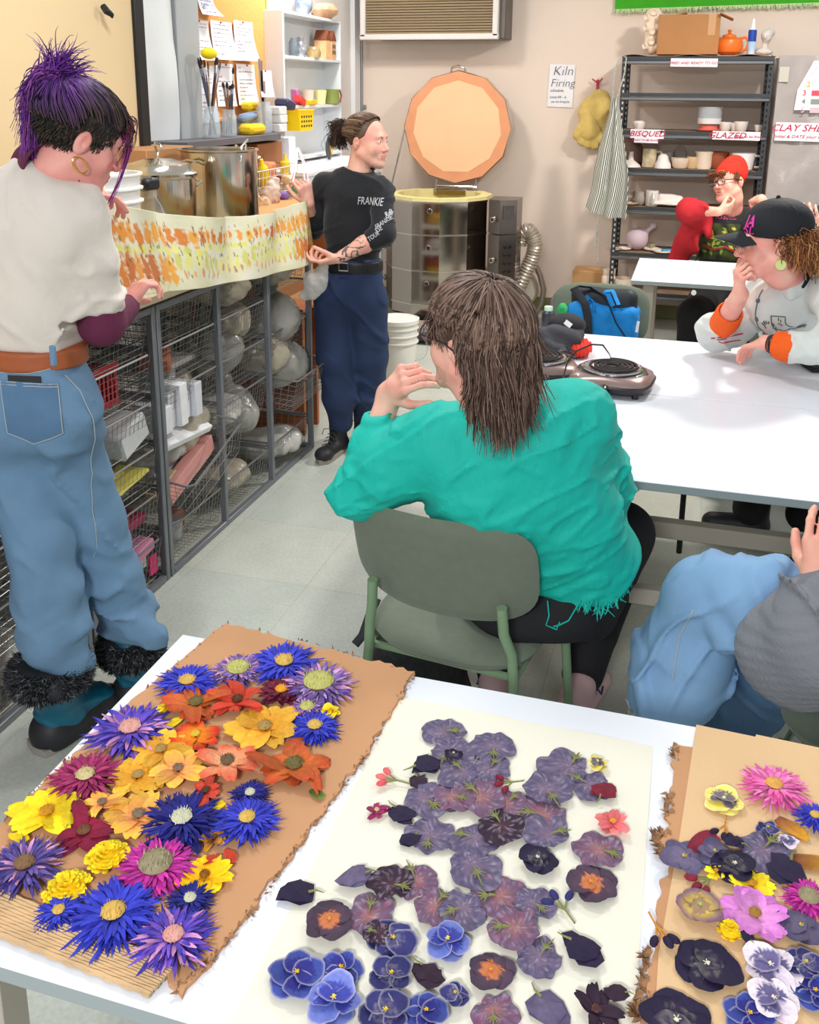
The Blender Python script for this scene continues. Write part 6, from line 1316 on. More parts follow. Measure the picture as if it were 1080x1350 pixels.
 P = H.w(bez(q, m1_, m2_, e, 9)); sets.append((P, np.tile(np.linspace(.0019, .0006, 9), (n, 1)), blendcol(n, [(118, 56, 160), (150, 76, 176), (80, 44, 110), (160, 84, 160)])))
 n = 210; dr = np.stack([rng.normal(0, .4, n), rng.normal(.25, .55, n), rng.uniform(.5, 1.2, n)], 1); dr /= np.linalg.norm(dr, axis=1)[:, None]; ln = rng.uniform(.04, .095, n)[:, None]; q = kn+rng.normal(0, .012, (n, 3))
 cl = np.round(dr*3)/3; dr = nrm_rows(dr*.6+cl*.5); P = H.w(bez(q, q+dr*ln*.35, q+dr*ln*.7+rng.normal(0, .006, (n, 3)), q+dr*ln+np.stack([rng.normal(0, .008, n), rng.normal(.01, .012, n), -rng.uniform(0, .02, n)], 1), 7)); sets.append((P, np.tile(np.linspace(.0024, .0004, 7), (n, 1)), blendcol(n, [(104, 48, 146), (134, 62, 168), (76, 38, 104)])))
 n = 22; q = V(.03, .085, .07)+rng.normal(0, .006, (n, 3)); e0 = H.loc(np.array([a(144, 268, 2.02)]))[0]; e = np.tile(e0, (n, 1))+rng.normal(0, .003, (n, 3)); P = bez(q, q+V(.015, .03, -.03), e+(q-e)*.4+V(.01, .015, 0), e, 12); sets.append((H.w(P), np.tile(np.linspace(.0013, .0004, 12), (n, 1)), blendcol(n, [(150, 50, 120), (120, 50, 140), (170, 60, 110)])))
 n = 130; q = np.stack([rng.uniform(-.06, .06, n), .075+rng.uniform(0, .015, n), .075+rng.uniform(-.01, .03, n)], 1); e = q+np.stack([rng.normal(0, .01, n)+.15*q[:, 0], rng.uniform(.0, .022, n), -rng.uniform(.03, .1, n)], 1); P = bez(q, q+V(0, .02, -.005), e+V(0, .01, .03), e, 8); sets.append((H.w(P), np.tile(np.linspace(.0015, .0005, 8), (n, 1)), blendcol(n, [(96, 66, 62), (140, 60, 90), (70, 52, 50)])))
 n = 2600; th = rng.uniform(-PI, PI, n); zq = rng.uniform(-.065, .06, n); d = nrm_rows(np.stack([np.sin(th), np.cos(th), (zq-.045)*11], 1)); q = V(0, -.012, .045)+d/np.sqrt(((d/V(.079, .101, .083))**2).sum(1))[:, None]; lim = np.interp(q[:, 1], [-.11, -.03, -.005, .02, .05, .08], [-.082, -.066, .016, .006, -.02, .07]); q = q[q[:, 2] > lim]; n = len(q)
 e = q*V(1.04, 1.04, 1)+np.stack([rng.normal(0, .002, n), -rng.uniform(.0, .01, n), -rng.uniform(.006, .02, n)], 1); sets.append((H.w(bez(q, q*V(1.03, 1.03, 1), e, e, 4)), np.full((n, 4), .0012), blendcol(n, [(66, 54, 48), (38, 50, 46), (54, 44, 40), (90, 74, 64)])))
 hair_obj('hair', R, sets)
 ep = H.w(V(.082, -.008, -.034)); t_ = np.linspace(0, 2*PI, 25)[:-1]; rv = H.R@V(0, 1, 0); MB().tube([ep+V(0, 0, -.017)+(rv*math.cos(x)+V(0, 0, 1)*math.sin(x))*.018 for x in t_], .0022, 8, closed=True).build('hoop_earring', mat('gold', (226, 176, 84), .2, 1.0), R)
def nrm_rows(A): return A/np.linalg.norm(A, axis=1)[:, None]
purple()
# ---------------------------------------------------------------- standing man
def man():
 R = root('standing man with tied-back brown hair, black long-sleeved shirt and navy jeans', (-1.57, 4.28)); sk = skin('skin_man', (238, 188, 164), (230, 160, 142))
 ear = a(470, 189, 4.17); H = Head((0, 0, 0), math.radians(-101), -.04, -.02, .98); H.c = ear-H.R@V(.079, -.01, 0)*.98
 sR, sL = a(426, 244, 4.22), a(503, 250, 4.2); nk = a(474, 228, 4.24); ch = a(464, 285, 4.22); pel = a(464, 370, 4.24)
 eR, wR = a(412, 300, 4.27), a(407, 268, 4.1); eL, wL = a(506, 308, 4.1), a(447, 340, 4.0)
 S = SDF(.012); body_torso(S, pel, ch, .045, sR, sL, nk, .12, .08); S.chain([sR, eR, wR], [.045, .036, .025]); S.chain([sL, eL], [.045, .036]); f1, f2 = a(446, 560, 4.25), a(478, 548, 4.42); S.chain([a(440, 400, 4.24), a(438, 480, 4.22), f1], [.07, .05, .04]); S.chain([a(486, 400, 4.24), a(484, 480, 4.3), f2], [.07, .05, .04]); S.cap(a(440, 400, 4.24), a(486, 400, 4.24), .08); p1 = S.run()
 S = H.sdf(nk, jaw=1.04, h=.0036, neckr=.054); p2 = S.run()
 S = SDF(.004); S.chain([eL, eL*.55+wL*.45, wL], [.038, .038, .026], .02); hand(S, wL, nrm(a(428, 346, 3.98)-wL), V(.2, .4, .9), [.5, .8, 1.0, 1.1], thumb=(.3, .8, .6), left=True); p3 = S.run()
 S = SDF(.004); S.cap(eR+(wR-eR)*.4, wR, .03, .025); hand(S, wR, nrm(a(401, 244, 4.07)-wR), V(-.7, .5, -.1), [.8, 1.1, 1.2, 1.2], thumb=(.3, .7, .7)); p4 = S.run()
 v, f = merge([p1, p2, p3, p4]); mi = np.zeros(len(f), np.int32); n1, n2 = len(p1[1]), len(p2[1]); mi[n1:n1+n2] = H.face_mats(*p2, stubble=True)
 fc = fcent(*p3); t_ = ((fc-eL)@nrm(wL-eL)); tat = (t_ > .1) & (t_ < .235) & (np.abs(fbm(fc*45, 2, 7)) < .16); mi[n1+n2:n1+n2+len(p3[1])][tat] = 4
 mkobj('body', v, f, [sk, mat('lip_m', (216, 140, 126), .5), mat('blush_m', (236, 166, 148), .5), mat('stubble_m', (218, 168, 146), .6), mat('tattoo', (104, 92, 92), .5)], R, mi=mi, sharp=None)
 H.extras(R, mat('brow_brown', (84, 60, 46), .8), gaze=(-.2, 0), brow_w=.0045)
 mb = mat('shirt_black', (24, 26, 32), .85, ns=5, na=.1, bs=60, ba=.2, sheen=.15)
 S = SDF(.007); S.chain([a(466, 345, 4.23), a(466, 300, 4.22), a(467, 262, 4.22)], [.126, .132, .138], .05, sq=((0, 1, 0), .72)); S.cap(sR+V(.03, 0, -.0), sL+V(-.03, 0, -.0), .058, .058, .06); S.cap(a(473, 236, 4.23), a(470, 255, 4.23), .07, .11, .05)
 S.chain([sR, eR, eR+(wR-eR)*.5], [.055, .054, .045], .03); S.chain([sL, eL, eL+(wL-eL)*.22], [.055, .053, .052], .03); S.cap(nk+V(0, -.01, -.012), nk+V(.0, -.03, .08), .062, .07, .008, sub=True)
 S.disp(lambda P: -.009*crease(P, (.6, 0, 1), 9, 1.3, 5, 4, .35, .4)-.005*crease(P, (-.5, 0, 1), 15, 1.2, 6, 4)); _, sv, sf = sdf_obj('shirt', S, mb, R); bv = bvh(sv, sf)
 mw = mat('print_white', (200, 202, 206), .7); o = a(484, 268, 4.05); text('FRANKIE', .05, mw, R, o, (1, .12, 0), (0, 0, 1), bvh=bv, shear=.2, sx=.62, name='print', off=.0025)
 for i, (px, py, s_) in enumerate(((508, 283, .045), (502, 294, .03), (497, 303, .034), (491, 312, .03))): text(['&&', 'FRANKIE', 'SSE', 'TOUR'][i], s_, mw, R, a(px, py, 4.0), (1, .2, .75), (-.6, 0, 1), bvh=bv, sx=.7, name='print', off=.0025)
 mj = mat('denim_navy', (40, 56, 90), .85, ns=6, na=.16, bs=200, ba=.4, bd=.002, nd=8)
 S = SDF(.008); S.cap(a(466, 354, 4.23), a(464, 380, 4.24), .138, .155, .04, sq=((0, 1, 0), .78)); S.chain([a(440, 395, 4.23), a(442, 470, 4.22), a(448, 525, 4.23), a(450, 556, 4.25)], [.098, .088, .08, .064], .035); S.chain([a(486, 395, 4.24), a(487, 470, 4.3), a(486, 520, 4.36), a(482, 546, 4.42)], [.095, .09, .08, .064], .03)
 S.disp(lambda P: -np.clip((.5-P[:, 2])/.25, .15, 1)*.016*crease(P, (.4, 0, 1), 8, 1.2, 2, 4, .4, .5)-.007*crease(P, (.8, 0, .5), 6, 1.2, 9)-.003*fbm(P*9, 2)); sdf_obj('jeans', S, mj, R)
 S = SDF(.006); S.cap(a(466, 347, 4.23), a(466, 352, 4.23), .143, .143, sq=((0, 1, 0), .78)); S.box(a(466, 347, 4.23)+V(0, 0, .16), (.3, .3, .14), .001, k=.001, sub=True); S.box(a(466, 347, 4.23)+V(0, 0, -.175), (.3, .3, .14), .001, k=.001, sub=True); sdf_obj('belt', S, mat('belt_black', (30, 30, 32), .4), R)
 q = a(453, 352, 4.105); MB().tube([q+V(-.022, 0, -.018), q+V(.022, 0, -.018), q+V(.022, 0, .018), q+V(-.022, 0, .018)], .004, 6, closed=True).build('buckle', m_chrome, R)
 for (p0, t_, z0) in ((f1, nrm(V(-.1, -1, 0)), 0), (f2, nrm(V(.25, -1, 0)), 0)):
  c0 = V(p0[0], p0[1], .05); S = SDF(.006); S.cap(c0+V(0, 0, .09), c0, .046, .042, .02); S.cap(c0-t_*.03+V(0, 0, -.01), c0+t_*.15+V(0, 0, -.015), .04, .034, .03); S.ell(c0+t_*.16+V(0, 0, -.01), (.045, .05, .035), k=.02); S.box(V(c0[0], c0[1], -.05), (.4, .4, .06), .001, k=.002, sub=True); sdf_obj('boot', S, mat('boot_black'), R)
  Rz = np.array([[t_[0], -t_[1], 0], [t_[1], t_[0], 0], [0, 0, 1]]); MB().prism([(-.08, 0), (-.06, .036), (.1, .04), (.18, .035), (.212, 0), (.18, -.035), (.1, -.04), (-.06, -.036)], .001, .026, c=(c0[0], c0[1], 0), R=Rz).build('boot_sole', mat('sole_taupe', (150, 140, 126), .6), R)
  c = MB(); sd = np.cross(V(0, 0, 1), t_)
  for k in range(5): b_ = c0+t_*(.04+.022*k)+V(0, 0, .07-.012*k); c.tube([b_-sd*.026, b_+V(0, 0, .012), b_+sd*.026+t_*.012], .0026, 5)
  c.tube([c0+t_*.05+V(0, 0, .09), c0+t_*.06-sd*.05+V(0, 0, .08), c0+t_*.06-sd*.06+V(0, 0, .05)], .002, 5); c.build('laces', mat('lace', (60, 58, 56), .7), R)
 capshell('hair_base', H, lambda L: L[:, 2]-np.interp(L[:, 1], [-.11, -.03, .0, .025, .045, .09], [-.07, -.05, .02, .035, .1, .16]), .005, mat('hair_brown_base', (92, 70, 54), .55, ns=40, na=.2), R, .004)
 n = 2200; th = rng.uniform(-PI, PI, n); el = rng.uniform(-.25, 1.35, n); d0 = np.stack([np.sin(th)*np.cos(el), np.cos(th)*np.cos(el), np.sin(el)], 1); ok = (d0[:, 1] < .1+.6*d0[:, 2]) & ~((d0[:, 1] > .1) & (d0[:, 2] < .1)); d0 = d0[ok]; d0[:, 1] = np.where((d0[:, 2] > .3), d0[:, 1], d0[:, 1]); n = len(d0)
 fr = np.stack([rng.uniform(-.7, .7, 500), np.full(500, .62), np.full(500, .8)], 1); d0 = np.concatenate([d0, nrm_rows(fr)]); n += 500
 d1 = nrm(V(0, -1, .12))+rng.normal(0, .07, (n, 3)); P = slerp_path(H, d0, d1, .007+rng.uniform(0, .005, n)[:, None, None], 10, lift=.004); hc_ = [(118, 92, 70), (86, 64, 50), (150, 122, 94), (70, 52, 42)]
 sets = [(H.w(P), np.full((n, 10), .0016), blendcol(n, hc_))]; kn = V(0, -.118, .055); n = 900; q = kn+rng.normal(0, .01, (n, 3)); e = kn+np.stack([rng.normal(0, .024, n), -.035+rng.normal(0, .022, n), rng.uniform(-.1, .02, n)], 1); P = bez(q, q+V(0, -.04, .035)+rng.normal(0, .014, (n, 3)), e+V(0, -.02, .03)+rng.normal(0, .012, (n, 3)), e, 9); sets.append((H.w(P), np.tile(np.linspace(.0018, .0007, 9), (n, 1)), blendcol(n, [(64, 46, 38), (90, 66, 52), (46, 34, 30)])))
 hair_obj('hair', R, sets)
 # sheer plastic bag held by the lower hand
 s = SDF(.007); b_ = a(415, 372, 3.98); s.cap(a(428, 352, 3.98), b_, .02, .055, .03, sq=((0, 1, 0), .5)); s.cap(b_, a(402, 388, 3.98), .045, .03, .03, sq=((0, 1, 0), .5)); s.disp(lambda P: .014*fbm(P*18, 3)); v, f = s.run()
 tag(mkobj('plastic_bag', v, f, mat('sheer_plastic', (214, 212, 208), .2, alpha=.55, ns=30, na=.1, bs=40, ba=.6)), 'sheer grey plastic bag dangling under the standing man hand', 'bag')
man()
# ---------------------------------------------------------------- teal-shirted person
def teal():
 R = root('seated person seen from behind with long brown hair, glasses and teal shirt', (-.3, 2.15)); sk = skin('skin_teal', (240, 190, 168), (232, 158, 142))
 H = Head(at(628, 452, s=1.95), math.radians(62), .03, -.06, 1.0)
 nk = a(668, 528, 1.97); sR, sL = a(762, 552, 2.08), a(572, 578, 1.98); ch = a(680, 640, 2.08); pel = a(735, 760, 2.2); eL, wL = a(474, 648, 1.985), a(514, 520, 2.08); eR, wR = a(790, 640, 2.3), a(740, 560, 2.65)
 S = SDF(.012); body_torso(S, pel, ch, .05, sR, sL, nk, .15, .1); S.chain([sR, eR, wR], [.05, .04, .027]); S.chain([sL, eL], [.05, .038])
 kR, kL = V(-.12, 2.62, .52), V(-.45, 2.62, .52); fR, fL = V(-.2, 2.52, .09), V(-.44, 2.46, .09); S.chain([pel+V(.04, .03, -.08), kR, fR], [.05, .05, .035]); S.chain([pel+V(-.12, .03, -.08), kL, fL], [.05, .05, .035]); p1 = S.run()
 p2 = H.sdf(nk, h=.0032, neckr=.057, jaw=1.06).run()
 S = SDF(.0036); S.chain([eL+(wL-eL)*.35, wL], [.037, .028], .02); S.cap(wL, wL+.04*nrm(a(548, 490, 2.02)-wL), .028, .03, .02); tips = hand(S, wL, nrm(a(557, 472, 1.99)-wL), nrm(V(.85, .45, .0)), [.6, .75, .9, 1.0], thumb=(.5, .5, .4), left=True, spread=.05, sc=1.0); p3 = S.run()
 S = SDF(.0045); S.cap(eR+(wR-eR)*.6, wR, .032, .027); hand(S, wR, nrm(V(-.6, .6, 0)), V(0, 0, -1), .25, left=False); p4 = S.run()
 v, f = merge([p1, p2, p3, p4]); mi = np.zeros(len(f), np.int32); n1 = len(p1[1]); mi[n1:n1+len(p2[1])] = H.face_mats(*p2, stubble=True)
 mkobj('body', v, f, [sk, mat('lip_m'), mat('blush_t', (240, 138, 128), .5), mat('stubble_t', (206, 160, 140), .6)], R, mi=mi, sharp=None); H.extras(R, mat('brow_brown'))
 mt = mat('shirt_teal', (8, 182, 166), .7, ns=3.5, na=.04, bs=13, ba=.55, bd=.016, aniso=(1.6, .8, 1.0))
 S = SDF(.007); S.chain([a(742, 735, 2.17), a(712, 675, 2.12), a(680, 620, 2.05)], [.165, .185, .19], .06, sq=(nrm(V(.2, 1, .3)), .72)); S.cap(sR+V(-.03, 0, -.02), sL+V(.05, 0, -.03), .092, .09, .07); S.cap(nk+V(0, .01, -.02), nk+V(.02, .03, -.07), .085, .13, .05); S.ell(a(640, 640, 2.02), (.15, .13, .14), k=.06)
 S.ell(a(775, 725, 2.2), (.115, .13, .12), k=.05); S.chain([sL, (sL+eL)/2+V(0, 0, -.005), eL], [.082, .076, .068], .05); S.chain([eL, eL+(wL-eL)*.45, eL+(wL-eL)*.68], [.062, .052, .046], .03); S.chain([sR, eR, eR+(wR-eR)*.6], [.09, .08, .05], .05)
 S.cap(nk+V(-.01, .01, .01), nk+V(-.03, .03, .09), .062, .07, .008, sub=True); S.cap(eL+(wL-eL)*.73, eL+(wL-eL)*.95, .034, .04, .003, sub=True)
 hemo = a(770, 782, 2.15); S.box(hemo+V(0, 0, -.13), (.5, .5, .12), .001, R=roty(-.28)@rotx(-.1), k=.01, sub=True)
 def dsp(P):
  t_ = np.linalg.norm(P-a(440, 655, 1.98), axis=1); return -.011*crease(P, (-.55, -.1, .8), 6, 2.4, 21, 2.2, .22, .2)-.008*crease(P, (-.25, -.1, 1), 11, 2.0, 61, 2.6, .2, .15)-.006*np.exp(-(t_/.2)**2)*crease(P, (.8, .2, .3), 9, 1.2, 31, 4, .35, .6)-.006*crease(P, (-.65, .1, 1), 15, 1.2, 41, 3, .24, .4)-.004*crease(P, (.6, .1, 1), 22, 1.4, 51, 4, .3, .2)-.002*fbm(P*12, 2)
 S.disp(dsp); _, sv, sf = sdf_obj('shirt', S, mt, R); bv = bvh(sv, sf)
 # frayed hem threads and collar
 hv = sv[(np.abs((sv-(hemo+V(0, 0, -.01)))@(roty(-.28)@rotx(-.1)@V(0, 0, 1))) < .02) & (sv[:, 1] < 2.35)]; k = rng.choice(len(hv), min(700, len(hv)), replace=False); b_ = hv[k]; n = len(b_); dn = np.stack([rng.normal(0, .006, n), rng.normal(-.002, .004, n), -rng.uniform(.006, .022, n)], 1)
 v_, f_, _ = strand_mesh(np.stack([b_+V(0, -.002, .004), b_+dn*.5+V(0, -.004, 0), b_+dn+V(0, -.004, 0)+rng.normal(0, .003, (n, 3))], 1), np.tile([.002, .0015, .0007], (n, 1)), 3); th_ = MB()
 for pts in ([(722, 792), (724, 812), (720, 824), (734, 830), (738, 820)], [(765, 792), (757, 806), (750, 818), (738, 824), (730, 826)]): th_.tube([a(x, y, 2.03) for x, y in pts], .0018, 5)
 fv = np.concatenate([v_, np.array(th_.v)]); ff = [tuple(q) for q in f_]+[tuple(i+len(v_) for i in q) for q in th_.f]; mkobj('frayed_hem', fv, ff, mt, R)
 S = SDF(.006); S.chain([nk+V(-.075, .05, -.0), nk+V(-.07, -.02, -.0), nk+V(-.0, -.065, -.0), nk+V(.07, -.02, -.01)], [.016]*4, .01, sq=(V(0, 0, 1), 1.6)); sdf_obj('collar', S, mt, R)
 mp = mat('trousers_black', (22, 22, 26), .8, ns=6, na=.1, bs=80, ba=.2)
 S = SDF(.009); S.ell(pel+V(-.06, -.0, -.07), (.19, .18, .11), k=.06); S.ell(a(750, 780, 2.18), (.105, .13, .1), k=.06); S.chain([pel+V(.05, .06, -.1), kR], [.105, .09], .05); S.chain([pel+V(-.16, .04, -.1), kL], [.11, .09], .05); S.chain([kR, fR+V(0, 0, .02)], [.085, .06], .03); S.chain([kL, fL+V(0, 0, .02)], [.085, .06], .03); S.disp(lambda P: .005*fbm(P*9, 3)); S.box((-.4, 2.15, .36), (.25, .3, .122), .01, k=.01, sub=True)
 sdf_obj('trousers', S, mp, R)
 for f0, t_ in ((fR, nrm(V(.25, .9, 0))), (fL, nrm(V(-.2, .9, 0)))):
  c0 = V(f0[0], f0[1]-.05, .05); S = SDF(.006); S.cap(c0-t_*.04+V(0, 0, .03), c0+t_*.0+V(0, 0, .05), .045, .045, .02); S.cap(c0-t_*.05+V(0, 0, -.01), c0+t_*.15+V(0, 0, -.015), .042, .038, .03); S.box(V(c0[0], c0[1], -.05), (.4, .4, .052), .001, k=.002, sub=True); sdf_obj('sneaker', S, mat('sneaker_pink', (206, 172, 172), .7, ns=10, na=.05), R)
  c = MB(); sd = np.cross(V(0, 0, 1), t_)
  for k in (-1, 1): c.tube([c0+t_*.04+sd*.04*k+V(0, 0, .03), c0+t_*.05+sd*.047*k+V(0, 0, .012), c0+t_*.08+sd*.04*k+V(0, 0, .018)], .003, 6)
  c.build('laces', mat('lace_dark', (60, 56, 110), .6), R)
 # glasses
 c = MB();
 for s_ in (-1, 1):
  cen = V(s_*.033, .103, .01); c.tube([H.w(cen+V(math.cos(x)*.024, 0, math.sin(x)*.021)) for x in np.linspace(0, 2*PI, 25)[:-1]], .0016, 6, closed=True); c.tube([H.w((s_*.057, .1, .016)), H.w((s_*.074, .085, .018)), H.w((s_*.083, .01, .016)), H.w((s_*.083, -.012, .006)), H.w((s_*.082, -.026, -.015))], .0022, 6)
 c.tube([H.w((-.01, .104, .014)), H.w((0, .108, .017)), H.w((.01, .104, .014))], .0016, 6); G = c.build('glasses', mat('frame_dark', (40, 34, 44), .3), R)
 c = MB()
 for s_ in (-1, 1): c.lathe([(.0235, 0), (.001, .001)], 24, H.w((s_*.033, .1035, .01)), R=H.R@rotx(-PI/2)@np.diag([1, .88, 1]))
 c.build('lenses', mat('lens', (235, 240, 245), .05, alpha=.18), G)
 # hair: clipped above the ear, long shag behind
 capshell('hair_base', H, lambda L: np.minimum(np.minimum(L[:, 2]+.035+.0*L[:, 1]-.9*np.maximum(0, -L[:, 1]-.03), .07-L[:, 1]), np.where(np.abs(L[:, 0]) > .05, L[:, 2]-.022-.0*L[:, 1]+1.5*np.maximum(0, -L[:, 1]-.03), 1)), .008, mat('hair_brown_deep', (72, 52, 44), .6, ns=40, na=.2), R, .004)
 hcs = [(118, 96, 84), (90, 70, 60), (148, 124, 108), (70, 54, 47), (128, 102, 90)]; sets = []
 n = 8500; th = rng.uniform(-PI, PI, n); el = np.arcsin(rng.uniform(-.15, 1, n)); d0 = np.stack([np.sin(th)*np.cos(el), np.cos(th)*np.cos(el), np.sin(el)], 1); az = np.abs(th); kp = (az > 1.75) | (d0[:, 2] > .28); d0 = d0[kp]; th = th[kp]; crown = nrm(V(0, -.35, 1))
 n = len(d0); out = d0-crown*(d0@crown)[:, None]; out = nrm_rows(out*V(1, 1, 0)+V(0, -.1, 0)+rng.normal(0, .06, (n, 3))*V(1, 1, 0)); az = np.abs(np.arctan2(out[:, 0], out[:, 1])); bk = np.clip((az-1.65)/.5, 0, 1)
 d1 = nrm_rows(out+np.stack([np.zeros(n), np.zeros(n), (.28+.12*np.clip(1-az/1.2, 0, 1))*(1-bk)-.5*bk+rng.normal(0, .05, n)+bk*rng.uniform(-.6, .7, n)], 1)); P = slerp_path(H, d0, d1, .009+rng.uniform(0, .01, n)[:, None, None], 9, lift=.005)
 L_ = bk*rng.uniform(.05, .19, n)*(.75+.25*np.cos((az-PI)*1.2))+(1-bk)*.006; g_ = H.R.T@V(0, 0, -1); cl_ = np.round(th*5)/5; tt = np.linspace(0, 1, 9)[1:][None, :, None]
 wav = np.stack([.016*np.sin(cl_*17), .014*np.cos(cl_*23), 0*cl_], 1)[:, None, :]+rng.normal(0, .007, (n, 1, 3)); E = P[:, -1:, :]+tt*L_[:, None, None]*g_+tt**1.6*(wav+out[:, None, :]*rng.uniform(-.012, .022, (n, 1, 1)))*bk[:, None, None]
 P = np.concatenate([P, E], 1); P = P+.005*np.stack([vn(P*22+k*9, k) for k in range(3)], -1)*np.linspace(.3, 1.3, 17)[None, :, None]; sets.append((H.w(P), np.tile(np.concatenate([np.full(9, .0017), np.linspace(.0016, .0006, 8)]), (n, 1)), blendcol(n, hcs)))
 n = 160; q = np.stack([-.074+rng.normal(0, .004, n), .035+rng.uniform(-.02, .02, n), .045+rng.uniform(0, .04, n)], 1); e = q+np.stack([rng.normal(0, .006, n), rng.uniform(-.03, .03, n), -rng.uniform(.03, .06, n)], 1); P = bez(q, q+V(-.01, 0, 0), e+V(-.004, 0, .01), e, 6); sets.append((H.w(P), np.tile(np.linspace(.0014, .0005, 6), (n, 1)), blendcol(n, hcs)))
 hair_obj('hair', R, sets)
teal()
# ---------------------------------------------------------------- red-beanie person
def beanie():
 R = root('seated person in a red knit beanie, dark glasses, red cardigan and graphic black t-shirt', (.25, 6.6)); sk = skin('skin_b', (240, 186, 162), (232, 158, 138)); y = 6.5
 H = Head(a(962, 242, y), math.radians(136), .04, .2, 1.06); nk = a(965, 275, 6.56); sR, sL = a(928, 290, 6.55), a(1000, 288, 6.65); ch = a(955, 325, 6.6); pel = a(950, 385, 6.65)
 eR, wR = a(908, 278, 6.35), a(948, 279, 6.26); eL, wL = a(1030, 300, 6.4), a(1004, 262, 6.3)
 S = SDF(.014); body_torso(S, pel, ch, .05, sR, sL, nk, .13, .09); S.chain([sR, eR], [.05, .04]); S.chain([sL, eL, wL], [.05, .04, .028]); S.chain([pel+V(-.09, 0, -.05), pel+V(-.12, -.42, -.04), pel+V(-.12, -.4, -.45)], [.08, .06, .045]); S.chain([pel+V(.09, 0, -.05), pel+V(.12, -.42, -.04), pel+V(.12, -.4, -.45)], [.08, .06, .045]); p1 = S.run()
 p2 = H.sdf(nk, h=.0042, neckr=.055, mouth=.0012).run(); S = SDF(.0048); S.chain([eR+(wR-eR)*.3, wR], [.036, .028]); hand(S, wR, nrm(a(974, 271, 6.32)-wR), V(.2, .6, .4), [.7, .9, .9, .9], thumb=(.3, .6, .5)); p3 = S.run()
 S = SDF(.0048); S.cap(eL+(wL-eL)*.5, wL, .033, .028); hand(S, wL, nrm(a(990, 262, 6.4)-wL), V(-.2, .7, -.4), [1, 1.1, 1.1, 1.1], left=True); p4 = S.run()
 v, f = merge([p1, p2, p3, p4]); mi = np.zeros(len(f), np.int32); n1 = len(p1[1]); mi[n1:n1+len(p2[1])] = H.face_mats(*p2); mkobj('body', v, f, [sk, mat('lip_m'), mat('blush_s', (240, 162, 144), .5), sk], R, mi=mi, sharp=None); H.extras(R, mat('brow_brown'), gaze=(0, -.1))
 S = SDF(.009); S.chain([pel, ch, a(962, 300, 6.58)], [.15, .155, .15], .05, sq=((0, 1, 0), .75)); S.cap(sR, sL, .075, k=.05); S.cap(nk+V(0, -.03, 0), nk+V(0, -.04, .1), .065, .07, .008, sub=True); S.disp(lambda P: -.008*crease(P, (.6, 0, 1), 9)); _, sv, sf = sdf_obj('tshirt', S, mat('shirt_black'), R); bv = bvh(sv, sf)
 o = a(950, 318, 6.3); rr = np.random.RandomState(9); mg = [mat('print_green', (120, 150, 50), .7, ns=30, na=.3), mat('print_red', (150, 44, 50), .7, ns=30, na=.2), mat('print_yellow', (196, 184, 70), .7)]
 patch('print', bv, o+V(0, 0, -.01), (1, -.05, 0), (0, 0, 1), [(-.11, .1), (.11, .1), (.13, -.14), (-.15, -.14)], mat('print_dark', (70, 84, 34), .7, ns=22, col2=(28, 26, 24)), R, .003, .002, 16)
 for k in range(26):
  an = rr.uniform(0, 2*PI); c0 = V(rr.uniform(-.09, .09), rr.uniform(-.11, .07)); L_ = rr.uniform(.03, .06); d = V(math.cos(an), math.sin(an)); w_ = V(-d[1], d[0])*.011; q = [c0, c0+d*L_*.5+w_, c0+d*L_, c0+d*L_*.5-w_]; patch('leaf_print', bv, o, (1, -.05, 0), (0, 0, 1), [tuple(p) for p in q], mg[0 if k % 3 else 2], R, .006, .001, 4)
 seam(bv, o, (1, -.05, 0), (0, 0, 1), [(-.11, -.06), (-.05, -.085), (.03, -.06), (.1, -.09), (.11, -.03)], .008, mg[1], R, 'print', .006)
 text('MUSSEL', .045, mat('print_rose', (190, 60, 110), .7), R, o+V(.005, 0, .13), (1, -.05, 0), (0, 0, 1), bvh=bv, name='print', off=.003)
 mr = mat('knit_cardigan', (178, 30, 40), .85, ns=9, na=.12, bs=60, ba=.5, bd=.004)
 S = SDF(.009); S.chain([sR, eR+V(0, .0, 0)], [.085, .068], .04, sq=((0, 0, 1), 1.15)); S.chain([eR, eR+(wR-eR)*.42], [.074, .056], .04); S.chain([a(915, 292, 6.5), a(905, 320, 6.48), a(893, 345, 6.5)], [.075, .07, .07], .05, sq=((.2, 1, 0), .6)); S.chain([a(928, 285, 6.52), a(935, 310, 6.42)], [.05, .03], .03); S.chain([sL, eL], [.085, .08], .04); S.chain([a(1000, 300, 6.55), a(1000, 345, 6.5)], [.09, .09], .05); S.disp(lambda P: -.02*crease(P, (.7, 0, .6), 8, 1.3, 4, 3, .35, .6)); sdf_obj('cardigan', S, mr, R)
 S = SDF(.012); S.ell(pel+V(0, -.05, -.06), (.2, .18, .13), k=.05);
 for s_ in (-1, 1): S.chain([pel+V(s_*.09, -.05, -.06), pel+V(s_*.16, -.5, -.06), pel+V(s_*.16, -.5, -.46)], [.11, .1, .09], .04)
 sdf_obj('trousers', S, mat('trousers_black'), R)
 S = SDF(.005); S.ell(H.w((0, -.02, .058)), V(.086, .105, .085), H.R); S.ell(H.w((0, -.05, .1)), V(.066, .075, .075), H.R, .04)
 Hc = lambda P: H.loc(P); S.disp(lambda P: .003*np.sin(np.arctan2(Hc(P)[:, 0], Hc(P)[:, 1]+.03)*46)+.0022*np.sin(Hc(P)[:, 2]*700)); S.disp(lambda P: np.clip(.045-.5*np.maximum(Hc(P)[:, 1], -.1)*-.0+(.0-.55*np.maximum(0, -Hc(P)[:, 1]))-Hc(P)[:, 2], 0, .05)*3, .14)
 sdf_obj('beanie', S, mat('beanie_red', (226, 52, 34), .9, bs=150, ba=.5), R)
